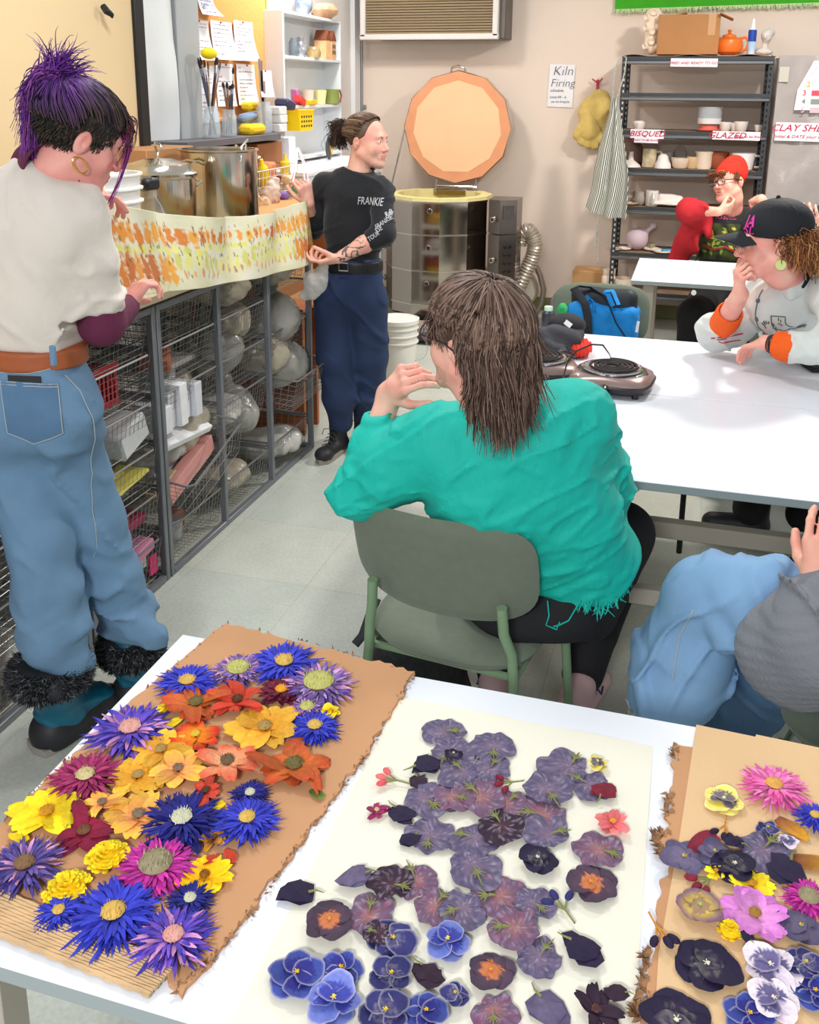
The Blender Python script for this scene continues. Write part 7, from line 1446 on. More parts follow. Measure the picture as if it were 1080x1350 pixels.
 n = 160; q = np.stack([rng.uniform(-.06, .065, n), .082+rng.uniform(-.01, .01, n), .06+rng.normal(0, .006, n)], 1); e = q+np.stack([.02+rng.normal(0, .008, n), rng.uniform(.003, .01, n), -rng.uniform(.003, .028, n)], 1); P = H.w(bez(q, q+V(0, .016, 0), e+V(0, .008, .01), e, 6)); s2 = np.stack([rng.choice([-1, 1], n)*.074, .015+rng.uniform(-.02, .02, n), .05+rng.normal(0, .008, n)], 1); e2 = s2+np.stack([0*s2[:, 0], rng.normal(.004, .004, n), -rng.uniform(.01, .05, n)], 1); P2 = H.w(bez(s2, s2*V(1.08, 1, 1), e2*V(1.08, 1, 1), e2, 6))
 hair_obj('hair', R, [(P, np.full((n, 6), .0017), blendcol(n, [(150, 92, 56), (120, 70, 44)])), (P2, np.full((n, 6), .0016), blendcol(n, [(130, 80, 50), (104, 62, 40)]))])
 c = MB()
 for s_ in (-1, 1):
  cen = V(s_*.032, .108, .008); c.tube([H.w(cen+V(math.copysign(abs(math.cos(x))**.7, math.cos(x))*.027, -.004*abs(math.cos(x)), math.copysign(abs(math.sin(x))**.7, math.sin(x))*.02)) for x in np.linspace(0, 2*PI, 29)[:-1]], .003, 6, closed=True); c.tube([H.w((s_*.059, .1, .016)), H.w((s_*.08, .05, .018)), H.w((s_*.084, -.01, .012))], .003, 6)
 c.tube([H.w((-.008, .11, .014)), H.w((.008, .11, .014))], .0028, 6); c.build('glasses', mat('frame_dark'), R)
beanie()
# ---------------------------------------------------------------- black-cap person
def capper():
 R = root('seated person in a black cap and pale denim jacket, chin resting on one hand', (.5, 4.05)); sk = skin('skin_c', (242, 186, 166), (234, 150, 138))
 y = 3.62; ear = a(1030, 328, 3.56); H = Head((0, 0, 0), math.radians(98), -.1, -.02, 1.12); H.c = ear-H.R@V(-.079, -.01, 0)*1.12
 nk = a(1052, 372, 3.76); sL, sR = a(1098, 388, 3.66), a(1015, 382, 3.98); ch = a(1060, 420, 3.98); pel = V(.5, 4.3, .62)
 eR, wR = a(944, 446, 3.88), a(976, 388, 3.62); eL, wL = a(1108, 470, 3.46), a(1010, 452, 3.6)
 S = SDF(.014); body_torso(S, pel, ch, .04, sR, sL, nk, .1, .06); S.chain([sR, eR], [.05, .042]); S.chain([sL, eL, wL], [.05, .042, .028])
 for s_ in (-1, 1): S.chain([pel+V(s_*.09, -.0, -.05), pel+V(s_*.12, -.4, -.06), V(.42+s_*.1, 3.82, .12)], [.05, .045, .03])
 p1 = S.run(); p2 = H.sdf(nk, h=.0036, neckr=.05, cheek=1.05).run()
 S = SDF(.0042); S.chain([eR+(wR-eR)*.3, wR-(wR-eR)*.0], [.042, .031]); hand(S, wR, nrm(a(974, 352, 3.58)-wR), nrm(V(.9, .3, .3)), [.8, .9, 1.0, 1.1], thumb=(.6, .3, .2), sc=1.0, left=False); p3 = S.run()
 S = SDF(.0042); S.cap(wL+(eL-wL)*.2, wL, .032, .03); hand(S, wL, nrm(a(975, 458, 3.72)-wL), V(0, .2, -1), [.3, .35, .4, .4], thumb=(.6, .3, .2), left=True, sc=1.05); p4 = S.run()
 v, f = merge([p1, p2, p3, p4]); mi = np.zeros(len(f), np.int32); n1 = len(p1[1]); mi[n1:n1+len(p2[1])] = H.face_mats(*p2); mkobj('body', v, f, [sk, mat('lip_c', (214, 120, 112), .45), mat('blush_s', (240, 162, 144), .5), sk], R, mi=mi, sharp=None); H.extras(R, mat('brow_ginger', (150, 100, 66), .8), gaze=(.1, -.1), brow_w=.0035)
 mj = mat('denim_pale', (208, 214, 210), .85, ns=8, na=.08, bs=160, ba=.4, bd=.002)
 S = SDF(.007); S.chain([pel+V(0, 0, .05), ch, a(1056, 400, 3.9)], [.18, .175, .16], .06, sq=(nrm(V(-.7, -.7, 0)), .75)); S.cap(sR, sL, .075, k=.06); S.chain([sR, a(970, 425, 3.93), eR+V(0, 0, .02), eR+(wR-eR)*.3], [.075, .078, .07, .052], .04); S.chain([sL, a(1112, 430, 3.5), eL+V(0, 0, .03), eL+(wL-eL)*.62], [.078, .075, .068, .052], .04)
 S.cap(nk+V(.0, .03, -.03), nk+V(-.06, -.0, -.09), .1, .11, .04); S.cap(nk+V(-.02, -.02, .01), nk+V(-.04, -.04, .1), .066, .08, .01, sub=True); S.disp(lambda P: -.01*crease(P, (.6, .2, .8), 8, 1.3, 3, 3, .3, .5)-.006*crease(P, (-.6, .3, .8), 14, 1.2, 7)); S.box((.4, 3.7, .62), (.6, .42, .121), .001, k=.001, sub=True); _, jv, jf = sdf_obj('denim_jacket', S, mj, R); bv = bvh(jv, jf)
 mo = mat('cuff_orange', (240, 96, 20), .8, bs=90, ba=.4)
 for (p, q, r_) in ((eR+(wR-eR)*.36, eR+(wR-eR)*.56, .053), (eL+(wL-eL)*.64, eL+(wL-eL)*.78, .055)):
  S = SDF(.005); S.cap(p, q, r_, r_*.97, .01); d_ = nrm(q-p); S.cap(q+d_*r_*.55, q+d_*r_*2, r_*.8, r_, .002, sub=True); S.disp(lambda P: -.004*crease(P, tuple(d_), 22, .6, 3)); sdf_obj('cuff', S, mo, R)
 S = SDF(.006); S.chain([nk+V(-.075, .06, .0), nk+V(-.09, -.03, -.03), nk+V(-.03, -.095, -.02), nk+V(.06, -.07, .02)], [.02]*4, .01, sq=(V(0, 0, 1), 1.5)); sdf_obj('collar', S, mj, R)
 S = SDF(.006); dn_ = nrm(H.w((0, -.03, -.1))-nk); S.cap(nk-dn_*.04, nk+dn_*.045, .086, .078, .01); S.cap(nk+dn_*.045, nk+dn_*.2, .06, .07, .004, sub=True); sdf_obj('undershirt', S, mat('under_navy', (26, 30, 42), .8), R)
 n_ = nrm(V(-.6, -.8, 0)); rt = np.cross(V(0, 0, 1), n_); o = a(1040, 425, 3.72); mdk = mat('jacket_mark', (90, 104, 110), .7)
 seam(bv, a(1018, 400, 3.75), rt, (0, 0, 1), [(0, .06), (-.005, 0), (-.012, -.06), (-.02, -.14)], .0022, mdk, R, 'placket_seam'); seam(bv, a(1040, 425, 3.7), rt, (0, 0, 1), [(-.025, .03), (.015, .03), (.015, -.02), (-.005, -.03), (-.025, -.02), (-.025, .03)], .0022, mdk, R, 'pocket_seam')
 for dz in (.02, -.05, -.12):
  h = bv.ray_cast(Vector(a(1016, 400, 3.75)+V(0, 0, dz)+n_*.3), Vector(-n_), .8)
  if h[0] is not None: MB().sph(np.array(h[0]), (.009, .009, .009), 10, 6).build('button', mdk, R)
 rr = np.random.RandomState(2)
 for k in range(14): c0 = V(rr.uniform(-.045, .03), rr.uniform(-.03, .02)); seam(bv, o, rt, (0, 0, 1), [tuple(c0), tuple(c0+V(rr.uniform(-.012, .012), .01))], .002, mat('embroidery', (110, 90, 60), .7) if k % 2 else mdk, R, 'embroidery')
 for k in range(5): c0 = V(rr.uniform(-.04, .04), rr.uniform(-.012, .012)); seam(bv, a(955, 446, 3.8), rt, (0, 0, 1), [tuple(c0), tuple(c0+V(.022, rr.uniform(-.01, .01)))], .003, mat('embroidery_red', (190, 60, 80), .7), R, 'embroidery')
 S = SDF(.005); q = wL+(eL-wL)*.12; S.cap(q, q+nrm(eL-wL)*.025, .037, .037, .002); sdf_obj('watch', S, mat('black_trim'), R)
 # trousers and boots
 S = SDF(.012); S.ell(pel+V(0, 0, -.06), (.2, .18, .13), k=.05)
 for s_ in (-1, 1): S.chain([pel+V(s_*.09, 0, -.07), pel+V(s_*.12, -.42, -.07), V(.42+s_*.1, 3.82, .14)], [.11, .085, .07], .04)
 sdf_obj('trousers', S, mat('trousers_black'), R)
 for p, t_ in ((at(975, 690, z=.05), nrm(V(-.9, -.1, 0))), (at(1065, 750, z=.05), nrm(V(-.9, -.2, 0)))):
  S = SDF(.007); S.cap(p+V(.06, 0, .14), p+V(.06, 0, 0), .055, .05, .02); S.cap(p+V(.07, 0, 0), p+t_*.11, .048, .04, .02); S.box(V(p[0], p[1], -.05), (.5, .5, .055), .001, k=.002, sub=True); S.disp(lambda P: .004*np.sin(P[:, 0]*260)*(P[:, 2] < .03)); sdf_obj('boot', S, mat('boot_black'), R)
 # cap
 mc = mat('cap_navy', (22, 25, 32), .75, ns=8, na=.08, bs=80, ba=.2); S = SDF(.005); S.ell(H.w((0, -.018, .062)), V(.088, .11, .086)*H.sc, H.R); S.disp(lambda P: np.clip(.032+.10*np.maximum(H.loc(P)[:, 1], -1)*.9-.0-H.loc(P)[:, 2], 0, .05)*3.2*H.sc-.0015*np.exp(-(np.sin(np.arctan2(H.loc(P)[:, 0], H.loc(P)[:, 1]+.018)*3)/.12)**2), .15); _, cv, cf = sdf_obj('cap_crown', S, mc, R)
 g = np.array([[H.w(V((u-.5)*.155*(1-.15*v), .082+.095*v*(1-.55*(2*u-1)**2)-.02*(2*u-1)**2, .05-.01*v-.03*(2*u-1)**2)) for v in np.linspace(0, 1, 10)] for u in np.linspace(0, 1, 20)]); MB().grid(g, thick=.004).build('cap_brim', mc, R); MB().sph(H.w((0, -.018, .15)), .008, 10, 6).build('cap_button', mc, R)
 bc = bvh(cv, cf); o = H.w((-.05, .088, .085)); ri = H.R@nrm(V(-.7, -.7, 0)); text('JA', .055, mat('print_pink', (226, 60, 170), .6), R, o, ri, H.R@V(0, 0, 1), bvh=bc, name='print', off=.002, shear=.3, bold=.001, sx=.8); text('SL', .04, mat('print_pink'), R, o-H.R@V(0, 0, .03), ri, H.R@V(0, 0, 1), bvh=bc, name='print', off=.003, shear=.2, sx=1.2)
 n = 3200; ang = rng.uniform(-2.5, 2.5, n); q = np.stack([np.sin(ang)*.078, -.012-np.cos(ang)*.1, .035+rng.normal(0, .012, n)-.01*np.abs(ang)], 1); g_ = H.R.T@V(0, 0, -1); bkd = H.R.T@V(1, .1, 0); L_ = rng.uniform(.03, .12, n)*np.clip(1.25-np.abs(ang)/2.3, .15, 1)
 e = q+g_*L_[:, None]+bkd*(rng.uniform(.01, .07, n)*np.clip(1.2-np.abs(ang)/2, .1, 1))[:, None]+rng.normal(0, .008, (n, 3)); P = bez(q, q*V(1.15, 1.1, 1), (q+e)/2+V(0, 0, .02)+rng.normal(0, .012, (n, 3)), e, 10); ph = rng.uniform(0, 6, n)[:, None]+np.linspace(0, 9, 10)[None, :]; P = P+np.stack([.006*np.sin(ph), .006*np.cos(ph), .003*np.sin(ph*1.3)], 2)
 keep = (q[:, 1] < -.035) | ((q[:, 1] < .01) & (rng.rand(n) < .1)); P = P[keep]; hair_obj('hair', R, [(H.w(P), np.full((len(P), 10), .0018), blendcol(len(P), [(168, 110, 66), (140, 88, 54), (190, 136, 86), (116, 72, 46)]))])
 ep = H.w(V(-.085, -.008, -.05)); MB().cyl(ep+V(0, -.002, 0), ep+V(0, .003, 0), .018, n=20).build('earring', mat('earring_green', (206, 216, 140), .3), R)
 c = MB()
 for s_ in (-1, 1): cen = V(s_*.032, .108, .006); c.tube([H.w(cen+V(math.cos(x)*.023, 0, math.sin(x)*.018)) for x in np.linspace(0, 2*PI, 21)[:-1]], .0013, 5, closed=True)
 c.build('glasses', mat('frame_pale', (190, 180, 170), .2), R)
capper()
# ---------------------------------------------------------------- person cut by the right edge, behind the cap person
def edge_person():
 R = root('curly ginger-haired person in a striped cap, cut off by the right edge of the picture', (.72, 4.9)); sk = mat('skin_c'); H = Head(a(1092, 308, 4.8), math.radians(120), -.1, 0, 1.0); nk = H.w((0, -.03, -.17)); S = SDF(.014); pel = V(.72, 5.0, .6); ch = V(.7, 4.95, .85)
 body_torso(S, pel, ch, .05, nk+V(-.16, -.08, -.06), nk+V(.16, .08, -.06), nk, .13, .09); p1 = S.run(); p2 = H.sdf(nk, h=.006).run(); w_ = a(1082, 312, 4.66); S = SDF(.005); S.chain([nk+V(-.14, -.1, -.12), nk+V(-.06, -.24, -.2), w_], [.045, .038, .026]); hand(S, w_, nrm(a(1070, 290, 4.66)-w_), V(.3, .9, 0), .35); p3 = S.run()
 v, f = merge([p1, p2, p3]); mkobj('body', v, f, sk, R, sharp=None); H.extras(R, None); S = SDF(.01); S.chain([pel, ch, nk+V(0, 0, -.12)], [.16, .16, .13], .05, sq=((0, 1, 0), .8)); S.cap(nk+V(-.15, -.08, -.08), nk+V(.15, .08, -.08), .07); sdf_obj('shirt', S, mat('shirt_grey', (120, 116, 118), .8), R)
 S = SDF(.012); S.ell(pel+V(0, -.03, -.06), (.2, .18, .12)); [S.chain([pel+V(s_*.09, 0, -.06), pel+V(s_*.1, -.4, -.06), pel+V(s_*.1, -.38, -.52)], [.1, .08, .07]) for s_ in (-1, 1)]; sdf_obj('trousers', S, mat('trousers_black'), R)
 S = SDF(.007); S.ell(H.w((0, -.018, .062)), V(.088, .11, .086), H.R); S.disp(lambda P: np.clip(.03-H.loc(P)[:, 2], 0, .05)*3.2, .15); sdf_obj('cap_crown', S, mat('cap_navy'), R); S = SDF(.006); S.ell(H.w((0, .0, .075)), V(.09, .115, .012), H.R); sdf_obj('cap_stripe', S, mat('shirt_cream', (224, 220, 210), .8), R)
 n = 900; th = rng.uniform(-PI, PI, n); q = np.stack([np.sin(th)*.08, -.012+np.cos(th)*.09, rng.uniform(-.03, .05, n)], 1); q = q[q[:, 1] < .05]; n = len(q); e = q*V(1.25, 1.25, 1)+np.stack([rng.normal(0, .015, n), rng.normal(0, .015, n), -rng.uniform(.04, .11, n)], 1); hair_obj('hair', R, [(H.w(bez(q, q*1.2, e+V(0, 0, .04), e, 8)), np.full((n, 8), .002), blendcol(n, [(190, 100, 60), (160, 80, 50)]))])
edge_person()
# ---------------------------------------------------------------- person in faded jeans at the lower right
def lower():
 R = root('seated person in faded blue jeans and grey ribbed sweater, only legs and arm in view', (.5, 2.0)); sk = mat('skin_b'); pel = V(.52, 1.98, .6); ch = V(.62, 1.95, .9); nk = V(.6, 1.95, 1.12)
 sR, sL = V(.6, 2.13, 1.05), V(.6, 1.77, 1.05); eL, wL = a(1040, 862, 1.86), a(1082, 775, 1.86); kR, fR = a(930, 785, 2.07), a(884, 915, 2.06); kL, fL = V(.12, 1.84, .5), V(.28, 1.9, .1); kL = a(1010, 860, 2.15)
 S = SDF(.012); body_torso(S, pel, ch, .05, sR, sL, nk, .14, .1); H = Head(V(.56, 1.95, 1.3), math.radians(90), -.1); S.chain([sL, eL, wL], [.05, .042, .03]); S.chain([sR, V(.78, 2.25, .8), V(.66, 2.3, .66)], [.05, .04, .03]); S.chain([pel+V(0, .09, 0), kR, fR+V(0, 0, -.1)], [.08, .055, .04]); S.chain([pel+V(0, -.05, 0), kL, V(.2, 2.3, .1)], [.08, .055, .04]); p1 = S.run(); p2 = H.sdf(nk, h=.006).run()
 S = SDF(.005); S.cap(wL+(eL-wL)*.1, wL, .03, .03); hand(S, wL, nrm(a(1086, 738, 1.88)-wL), V(.3, 1, 0), .4, sc=1.05); p3 = S.run(); v, f = merge([p1, p2, p3]); mkobj('body', v, f, sk, R, sharp=None); H.extras(R, None)
 capshell('hair', H, lambda L: L[:, 2]-np.interp(L[:, 1], [-.11, -.03, .03, .05, .09], [-.07, -.05, .01, .05, .1]), .01, mat('hair_brown_base'), R, .007)
 md = mat('denim_faded', (128, 166, 204), .85, ns=5, na=.12, bs=200, ba=.4, bd=.002); md3 = mat('denim_faded_dark', (74, 108, 142), .85, ns=5, na=.12, bs=200, ba=.4, bd=.002)
 S = SDF(.007); S.ell(pel+V(0, 0, -.01), (.17, .2, .13), k=.06); S.chain([pel+V(0, .07, .02), a(1010, 800, 2.02), kR], [.115, .1, .085], .04); S.chain([kR, a(905, 860, 2.08), fR], [.088, .1, .105], .05); S.box(fR+V(-.03, 0, -.135), (.2, .2, .1), .001, R=roty(-.1), k=.004, sub=True)
 S.disp(lambda P: -.018*crease(P, (.85, 0, .4), 9, 1.2, 2, 3, .3, .6)-.014*crease(P, (.8, 0, -.5), 8, 1.3, 6, 3, .3, .5)); _, jv, jf = sdf_obj('jeans', S, md, R); bv = bvh(jv, jf)
 S = SDF(.008); S.chain([pel+V(0, -.02, -.04), a(1030, 880, 2.1), a(985, 925, 2.25), a(965, 960, 2.3)], [.12, .085, .08, .08], .04); S.disp(lambda P: -.01*crease(P, (.7, 0, .6), 8)); sdf_obj('jeans_far_leg', S, md3, R)
 seam(bv, a(905, 870, 1.9), (1, -.1, 0), (0, 0, 1), [(-.0, .08), (-.025, .0), (-.03, -.1)], .0014, mst_, R)
 b_ = jv[(np.abs(jv[:, 2]-jv[:, 2].min()-.012) < .012)]; k = rng.choice(len(b_), min(400, len(b_)), replace=False); b_ = b_[k]; v_, f_, _ = strand_mesh(np.stack([b_, b_+rng.normal(0, .004, b_.shape)+V(0, 0, -.008), b_+rng.normal(0, .006, b_.shape)+V(0, 0, -.02)], 1), np.tile([.0016, .001, .0005], (len(b_), 1)), 3); mkobj('frayed_hem', v_, f_, mat('denim_thread', (206, 220, 232), .9), R)
 S = SDF(.008); S.chain([pel+V(.04, 0, .08), ch, nk+V(0, 0, -.08)], [.19, .18, .15], .05, sq=((1, 0, 0), .8)); S.cap(sR, sL, .075); S.chain([sL, a(1090, 840, 1.8), eL+V(.02, 0, 0), eL], [.1, .105, .1, .095], .05); S.chain([eL+V(-.02, 0, .01), eL+(wL-eL)*.72], [.085, .066], .03); S.chain([sR, V(.78, 2.25, .8), V(.68, 2.29, .68)], [.08, .06, .05]); S.disp(lambda P: -.02*crease(P, (.8, .1, .6), 7, 1.4, 4, 3, .28, .6)+.0022*np.sin(P[:, 0]*620+P[:, 2]*260)); sdf_obj('sweater', S, mat('sweater_grey', (126, 128, 136), .95, bs=160, ba=.3), R)
mst_ = mat('stitch'); lower()
# ================================================================ PRESSED FLOWER BOARDS
def jag(pts, step=.012, am=.004, sd=0):
 out = []; rs = np.random.RandomState(sd)
 for i in range(len(pts)):
  p, q = np.array(pts[i][:2]), np.array(pts[(i+1) % len(pts)][:2]); n = max(1, int(np.linalg.norm(q-p)/step)); am_ = pts[i][2] if len(pts[i]) > 2 else am; nn = np.array([-(q-p)[1], (q-p)[0]])/(np.linalg.norm(q-p)+1e-9)
  for k in range(n): out.append(tuple(p+(q-p)*k/n+(nn*rs.normal(0, am_) if k else 0)))
 return out
def P2(px, py, z=.745, am=.002): q = at(px, py, z=z); return (q[0], q[1], am)
m_cb = mat('cardboard', (198, 148, 106), .85, ns=5, na=.05, bs=40, ba=.15, bd=.003); m_torn = mat('torn_card', (158, 118, 84), .95, ns=50, na=.25, bs=60, ba=.6)
ZB = .7405
def shreds(t, edge, n, sd, sz=.0065):
 rs = np.random.RandomState(sd); c = MB()
 for k in range(n):
  i = rs.randint(len(edge)-1); u = rs.rand(); p = np.array(edge[i])*(1-u)+np.array(edge[i+1])*u; d = nrm(V(rs.normal(), rs.normal(), rs.uniform(-.1, .5))); s_ = sz*rs.uniform(.4, 1.3); w_ = nrm(np.cross(d, V(.3, .2, 1)))*s_*.3
  c.add([p-w_, p+w_, p+w_*.5+d*s_, p-w_*.7+d*s_*.8+V(0, 0, .003)], [(0, 1, 2, 3)])
 tag(c.build('torn_edge', m_torn, t, smooth=False), kind='stuff')
t = thing('cardboard_sheet', 'brown cardboard sheet with torn corrugated edges, heaped with bright asters', 'cardboard', (-.64, 1.1, ZB))
c = MB(); out = jag([P2(240, 1314), P2(330, 1200, am=.003), P2(470, 1010, am=.003), P2(547, 886, am=.003), P2(298, 822), P2(160, 935, am=.003), P2(0, 1088, am=.003), P2(-90, 1155), P2(195, 1262)], sd=3); c.prism(out, ZB, ZB+.006); c.build('sheet', m_cb, t, smooth=False)
e0 = at(-90, 1136, z=.747); e1 = at(232, 1276, z=.747); g = []
for u in np.linspace(0, 1, 60):
 p = e0*(1-u)+e1*u; row = []
 for k, v_ in enumerate(np.linspace(0, 1, 25)): row.append(p+V(-.012*v_, -.058*v_*(1-.3*u), .0035+.0022*((k+1) % 2)*(v_ < .95)-.004*v_+.0006*math.sin(u*90+k)))
 g.append(row)
MB().grid(np.array(g)[::-1], thick=.004).build('corrugated_strip', mat('corrugation', (206, 174, 132), .9, ns=22, na=.12, bs=70, ba=.3), t)
shreds(t, [at(x, y, z=.745) for x, y in ((330, 1205), (400, 1105), (480, 1000), (545, 890))], 130, 1); shreds(t, [at(x, y, z=.745) for x, y in ((0, 1090), (60, 1030), (160, 935), (300, 822), (420, 850), (545, 886))], 90, 2); shreds(t, [at(x, y, z=.745) for x, y in ((230, 1310), (280, 1265), (340, 1190))], 60, 3)
g = np.array([[V(*(at(528+8*0, 918, z=.0+.7406)*(1-u)*(1-v)+at(861, 984, z=.7406)*u*(1-v)+V(-.425, .62, .7406)*(1-u)*v+V(.012, .62, .7406)*u*v)[:2], .7408+.0018*max(0, fbm(V(u*5, v*6, 0)[None], 2)[0])) for v in np.linspace(0, 1, 40)] for u in np.linspace(0, 1, 30)])
tag(MB().grid(g, thick=-.0006).build('paper_sheet', mat('cream_paper', (234, 231, 214), .8, ns=7, na=.02, bs=120, ba=.15, bd=.002)), 'large cream paper sheet strewn with dark violet pressed petals', 'paper')
t = thing('cardboard_sheet', 'right-hand cardboard sheet with a ragged left edge under kraft paper', 'cardboard', (.2, 1.1, ZB))
c = MB(); c.prism(jag([P2(845, 1352, am=.003), (.0, .66, .001), (.62, .66, .001), (.62, 1.39, .001), P2(890, 981, am=.001), P2(888, 1020, am=.004), P2(872, 1180, am=.004)][::-1], sd=8), ZB, ZB+.005); c.build('sheet', m_cb, t, smooth=False)
for a_, n in ((((889, 985), (888, 1000)), 20), (((880, 1040), (877, 1100), (862, 1100), (872, 1130)), 90), (((852, 1250), (848, 1300), (835, 1330), (845, 1340)), 80)): shreds(t, [at(x, y, z=.744) for x, y in a_], n, n, .011)
MB().prism([P2(918, 957)[:2], P2(896, 1104)[:2], P2(868, 1260)[:2], (.03, .66), (.62, .66), (.62, 1.43), P2(997, 970)[:2], P2(996, 973)[:2]][::-1], ZB+.0055, ZB+.007).build('kraft_paper', mat('kraft', (224, 188, 142), .85, ns=4, na=.03, bs=80, ba=.1), t, smooth=False)
# ---- flower parts
m_fl = mat('petal', (200, 200, 200), .65, attr='Col', ns=160, na=.13, spec=.2, bs=90, ba=.3, bd=.002)
def mix(c1, c2, t): return tuple(np.array(c1)*(1-t)+np.array(c2)*t)
def petal(mb, ang, r0, L, W, z0, lift, curl, c0, c1, rs, nu=5, nv=3, tip=.35, notch=0, side=0.0):
 d = V(math.cos(ang), math.sin(ang), 0); s_ = V(-d[1], d[0], 0); vs = []; cs = []; ph = rs.uniform(0, 6, 3); b = rs.uniform(.72, 1.22)
 for i in range(nu):
  u = i/(nu-1); w = W*(.35+.65*math.sin(PI*min(1, u*.9+.08))**.7) if tip > .5 else W*(math.sin(PI*(.12+.80*u))**tip if u < .99 else .25)
  for j in range(nv):
   v = 2*j/(nv-1)-1; Lx = L*(u-(notch*(1-abs(v))*u**4 if notch else 0)-.10*v*v*u); p = d*(r0+Lx)+s_*(v*w*.5+side*u*u*L)+V(0, 0, z0+lift*math.sin(u*PI*.5)*L-curl*u*u*L+.05*W*math.sin(ph[0]+v*3+u*5)+.06*W*v*v*(1 if lift > .2 else -.4)*math.sin(ph[1]))
   vs.append(p); cs.append(np.clip(np.array(mix(c0, c1, min(1, u*1.15)))*b*(1+.1*math.sin(ph[2]+v*7)), 0, 1))
 mb.add(vs, [(i*nv+j, (i+1)*nv+j, (i+1)*nv+j+1, i*nv+j+1) for i in range(nu-1) for j in range(nv-1)], col=np.array(cs))
def centre(t, r, z, c0, c1, rs, nm='flower_centre'):
 mb = MB(); mb.sph((0, 0, z), (r*.9, r*.9, r*.35), 12, 6, col=c0)
 for k in range(46): a_, q = rs.uniform(0, 2*PI), r*math.sqrt(rs.rand()); p = V(q*math.cos(a_), q*math.sin(a_), z+r*.3*(1-(q/r)**2)); mb.add([p+V(-r*.06, 0, 0), p+V(r*.06, 0, 0), p+V(0, r*.06, 0), p+V(rs.normal(0, r*.06), rs.normal(0, r*.06), r*.3)], [(0, 1, 3), (1, 2, 3), (2, 0, 3)], col=mix(c0, c1, rs.rand()))
 mb.build(nm, m_fl, t, world=False, colors=True)
KN = dict(A='aster_flower', C='cosmos_flower', Z='wilted_flower', M='marigold_flower', P='pansy_flower', T='petunia_flower', F='folded_petal', B='bud_sprig', S='loose_petal')
PAL = {k: [lin(c) for c in v] for k, v in dict(bl=[(66, 76, 206), (50, 56, 182), (214, 178, 90), (240, 214, 130)], dk=[(42, 46, 150), (34, 34, 104), (200, 200, 170), (240, 240, 220)], vi=[(120, 80, 190), (60, 60, 170), (216, 160, 150), (236, 196, 160)], li=[(170, 140, 190), (96, 70, 160), (190, 190, 110), (220, 210, 150)],
 mg=[(170, 60, 110), (150, 40, 90), (206, 190, 140), (230, 214, 160)], hp=[(226, 60, 170), (176, 50, 150), (150, 140, 110), (190, 180, 150)], pk=[(246, 150, 200), (230, 90, 170), (220, 170, 90), (240, 200, 120)], bg=[(120, 30, 60), (96, 26, 50), (230, 160, 40), (240, 190, 70)], cr=[(160, 40, 70), (130, 30, 60), (120, 80, 60), (150, 110, 70)],
 go=[(240, 160, 40), (244, 186, 60), (170, 140, 80), (210, 190, 130)], pe=[(240, 150, 90), (244, 186, 70), (130, 110, 90), (170, 150, 120)], co=[(240, 180, 130), (232, 100, 70), (110, 90, 70), (150, 130, 80)], ru=[(206, 110, 50), (196, 84, 44), (110, 100, 60), (160, 140, 80)], rd=[(240, 150, 30), (214, 44, 30), (220, 190, 60), (240, 210, 90)], re=[(200, 60, 40), (206, 70, 50), (90, 60, 40), (120, 90, 50)],
 ye=[(246, 200, 20), (252, 226, 40), (200, 140, 40), (220, 170, 60)], yo=[(240, 170, 10), (252, 206, 20), (140, 90, 30), (190, 130, 40)], vb=[(110, 90, 150), (70, 62, 140), (130, 100, 70), (170, 140, 100)],
 v=[(106, 96, 124), (84, 78, 108), (126, 104, 126), (200, 190, 90)], m=[(118, 88, 114), (96, 80, 106), (160, 110, 104), (150, 150, 90)], k=[(44, 36, 64), (36, 30, 56), (230, 226, 200), (200, 190, 120)], n=[(58, 54, 110), (48, 50, 104), (236, 232, 210), (230, 200, 60)], b=[(44, 52, 122), (62, 76, 150), (40, 40, 120), (240, 190, 40)], pb=[(76, 94, 180), (114, 126, 196), (50, 54, 150), (240, 220, 90)], w=[(206, 190, 214), (226, 214, 220), (44, 40, 110), (240, 230, 200)],
 o=[(90, 66, 80), (70, 56, 74), (220, 130, 70), (230, 160, 80)], r=[(140, 40, 60), (110, 26, 46), (90, 30, 40), (210, 140, 60)], c=[(216, 90, 96), (226, 120, 120), (230, 160, 60), (240, 180, 60)], d=[(60, 40, 58), (46, 32, 48), (80, 50, 60), (150, 120, 60)], yv=[(236, 214, 70), (240, 226, 120), (52, 46, 110), (240, 240, 200)], ym=[(240, 210, 30), (130, 96, 120), (130, 96, 120), (190, 210, 120)], pm=[(226, 150, 210), (206, 120, 200), (160, 120, 60), (220, 180, 60)], br=[(120, 60, 50), (200, 140, 30), (90, 50, 40), (200, 160, 60)], g=[(120, 140, 60), (90, 110, 50), (120, 140, 60), (150, 160, 80)]).items()}
STEM = lin((132, 136, 84))
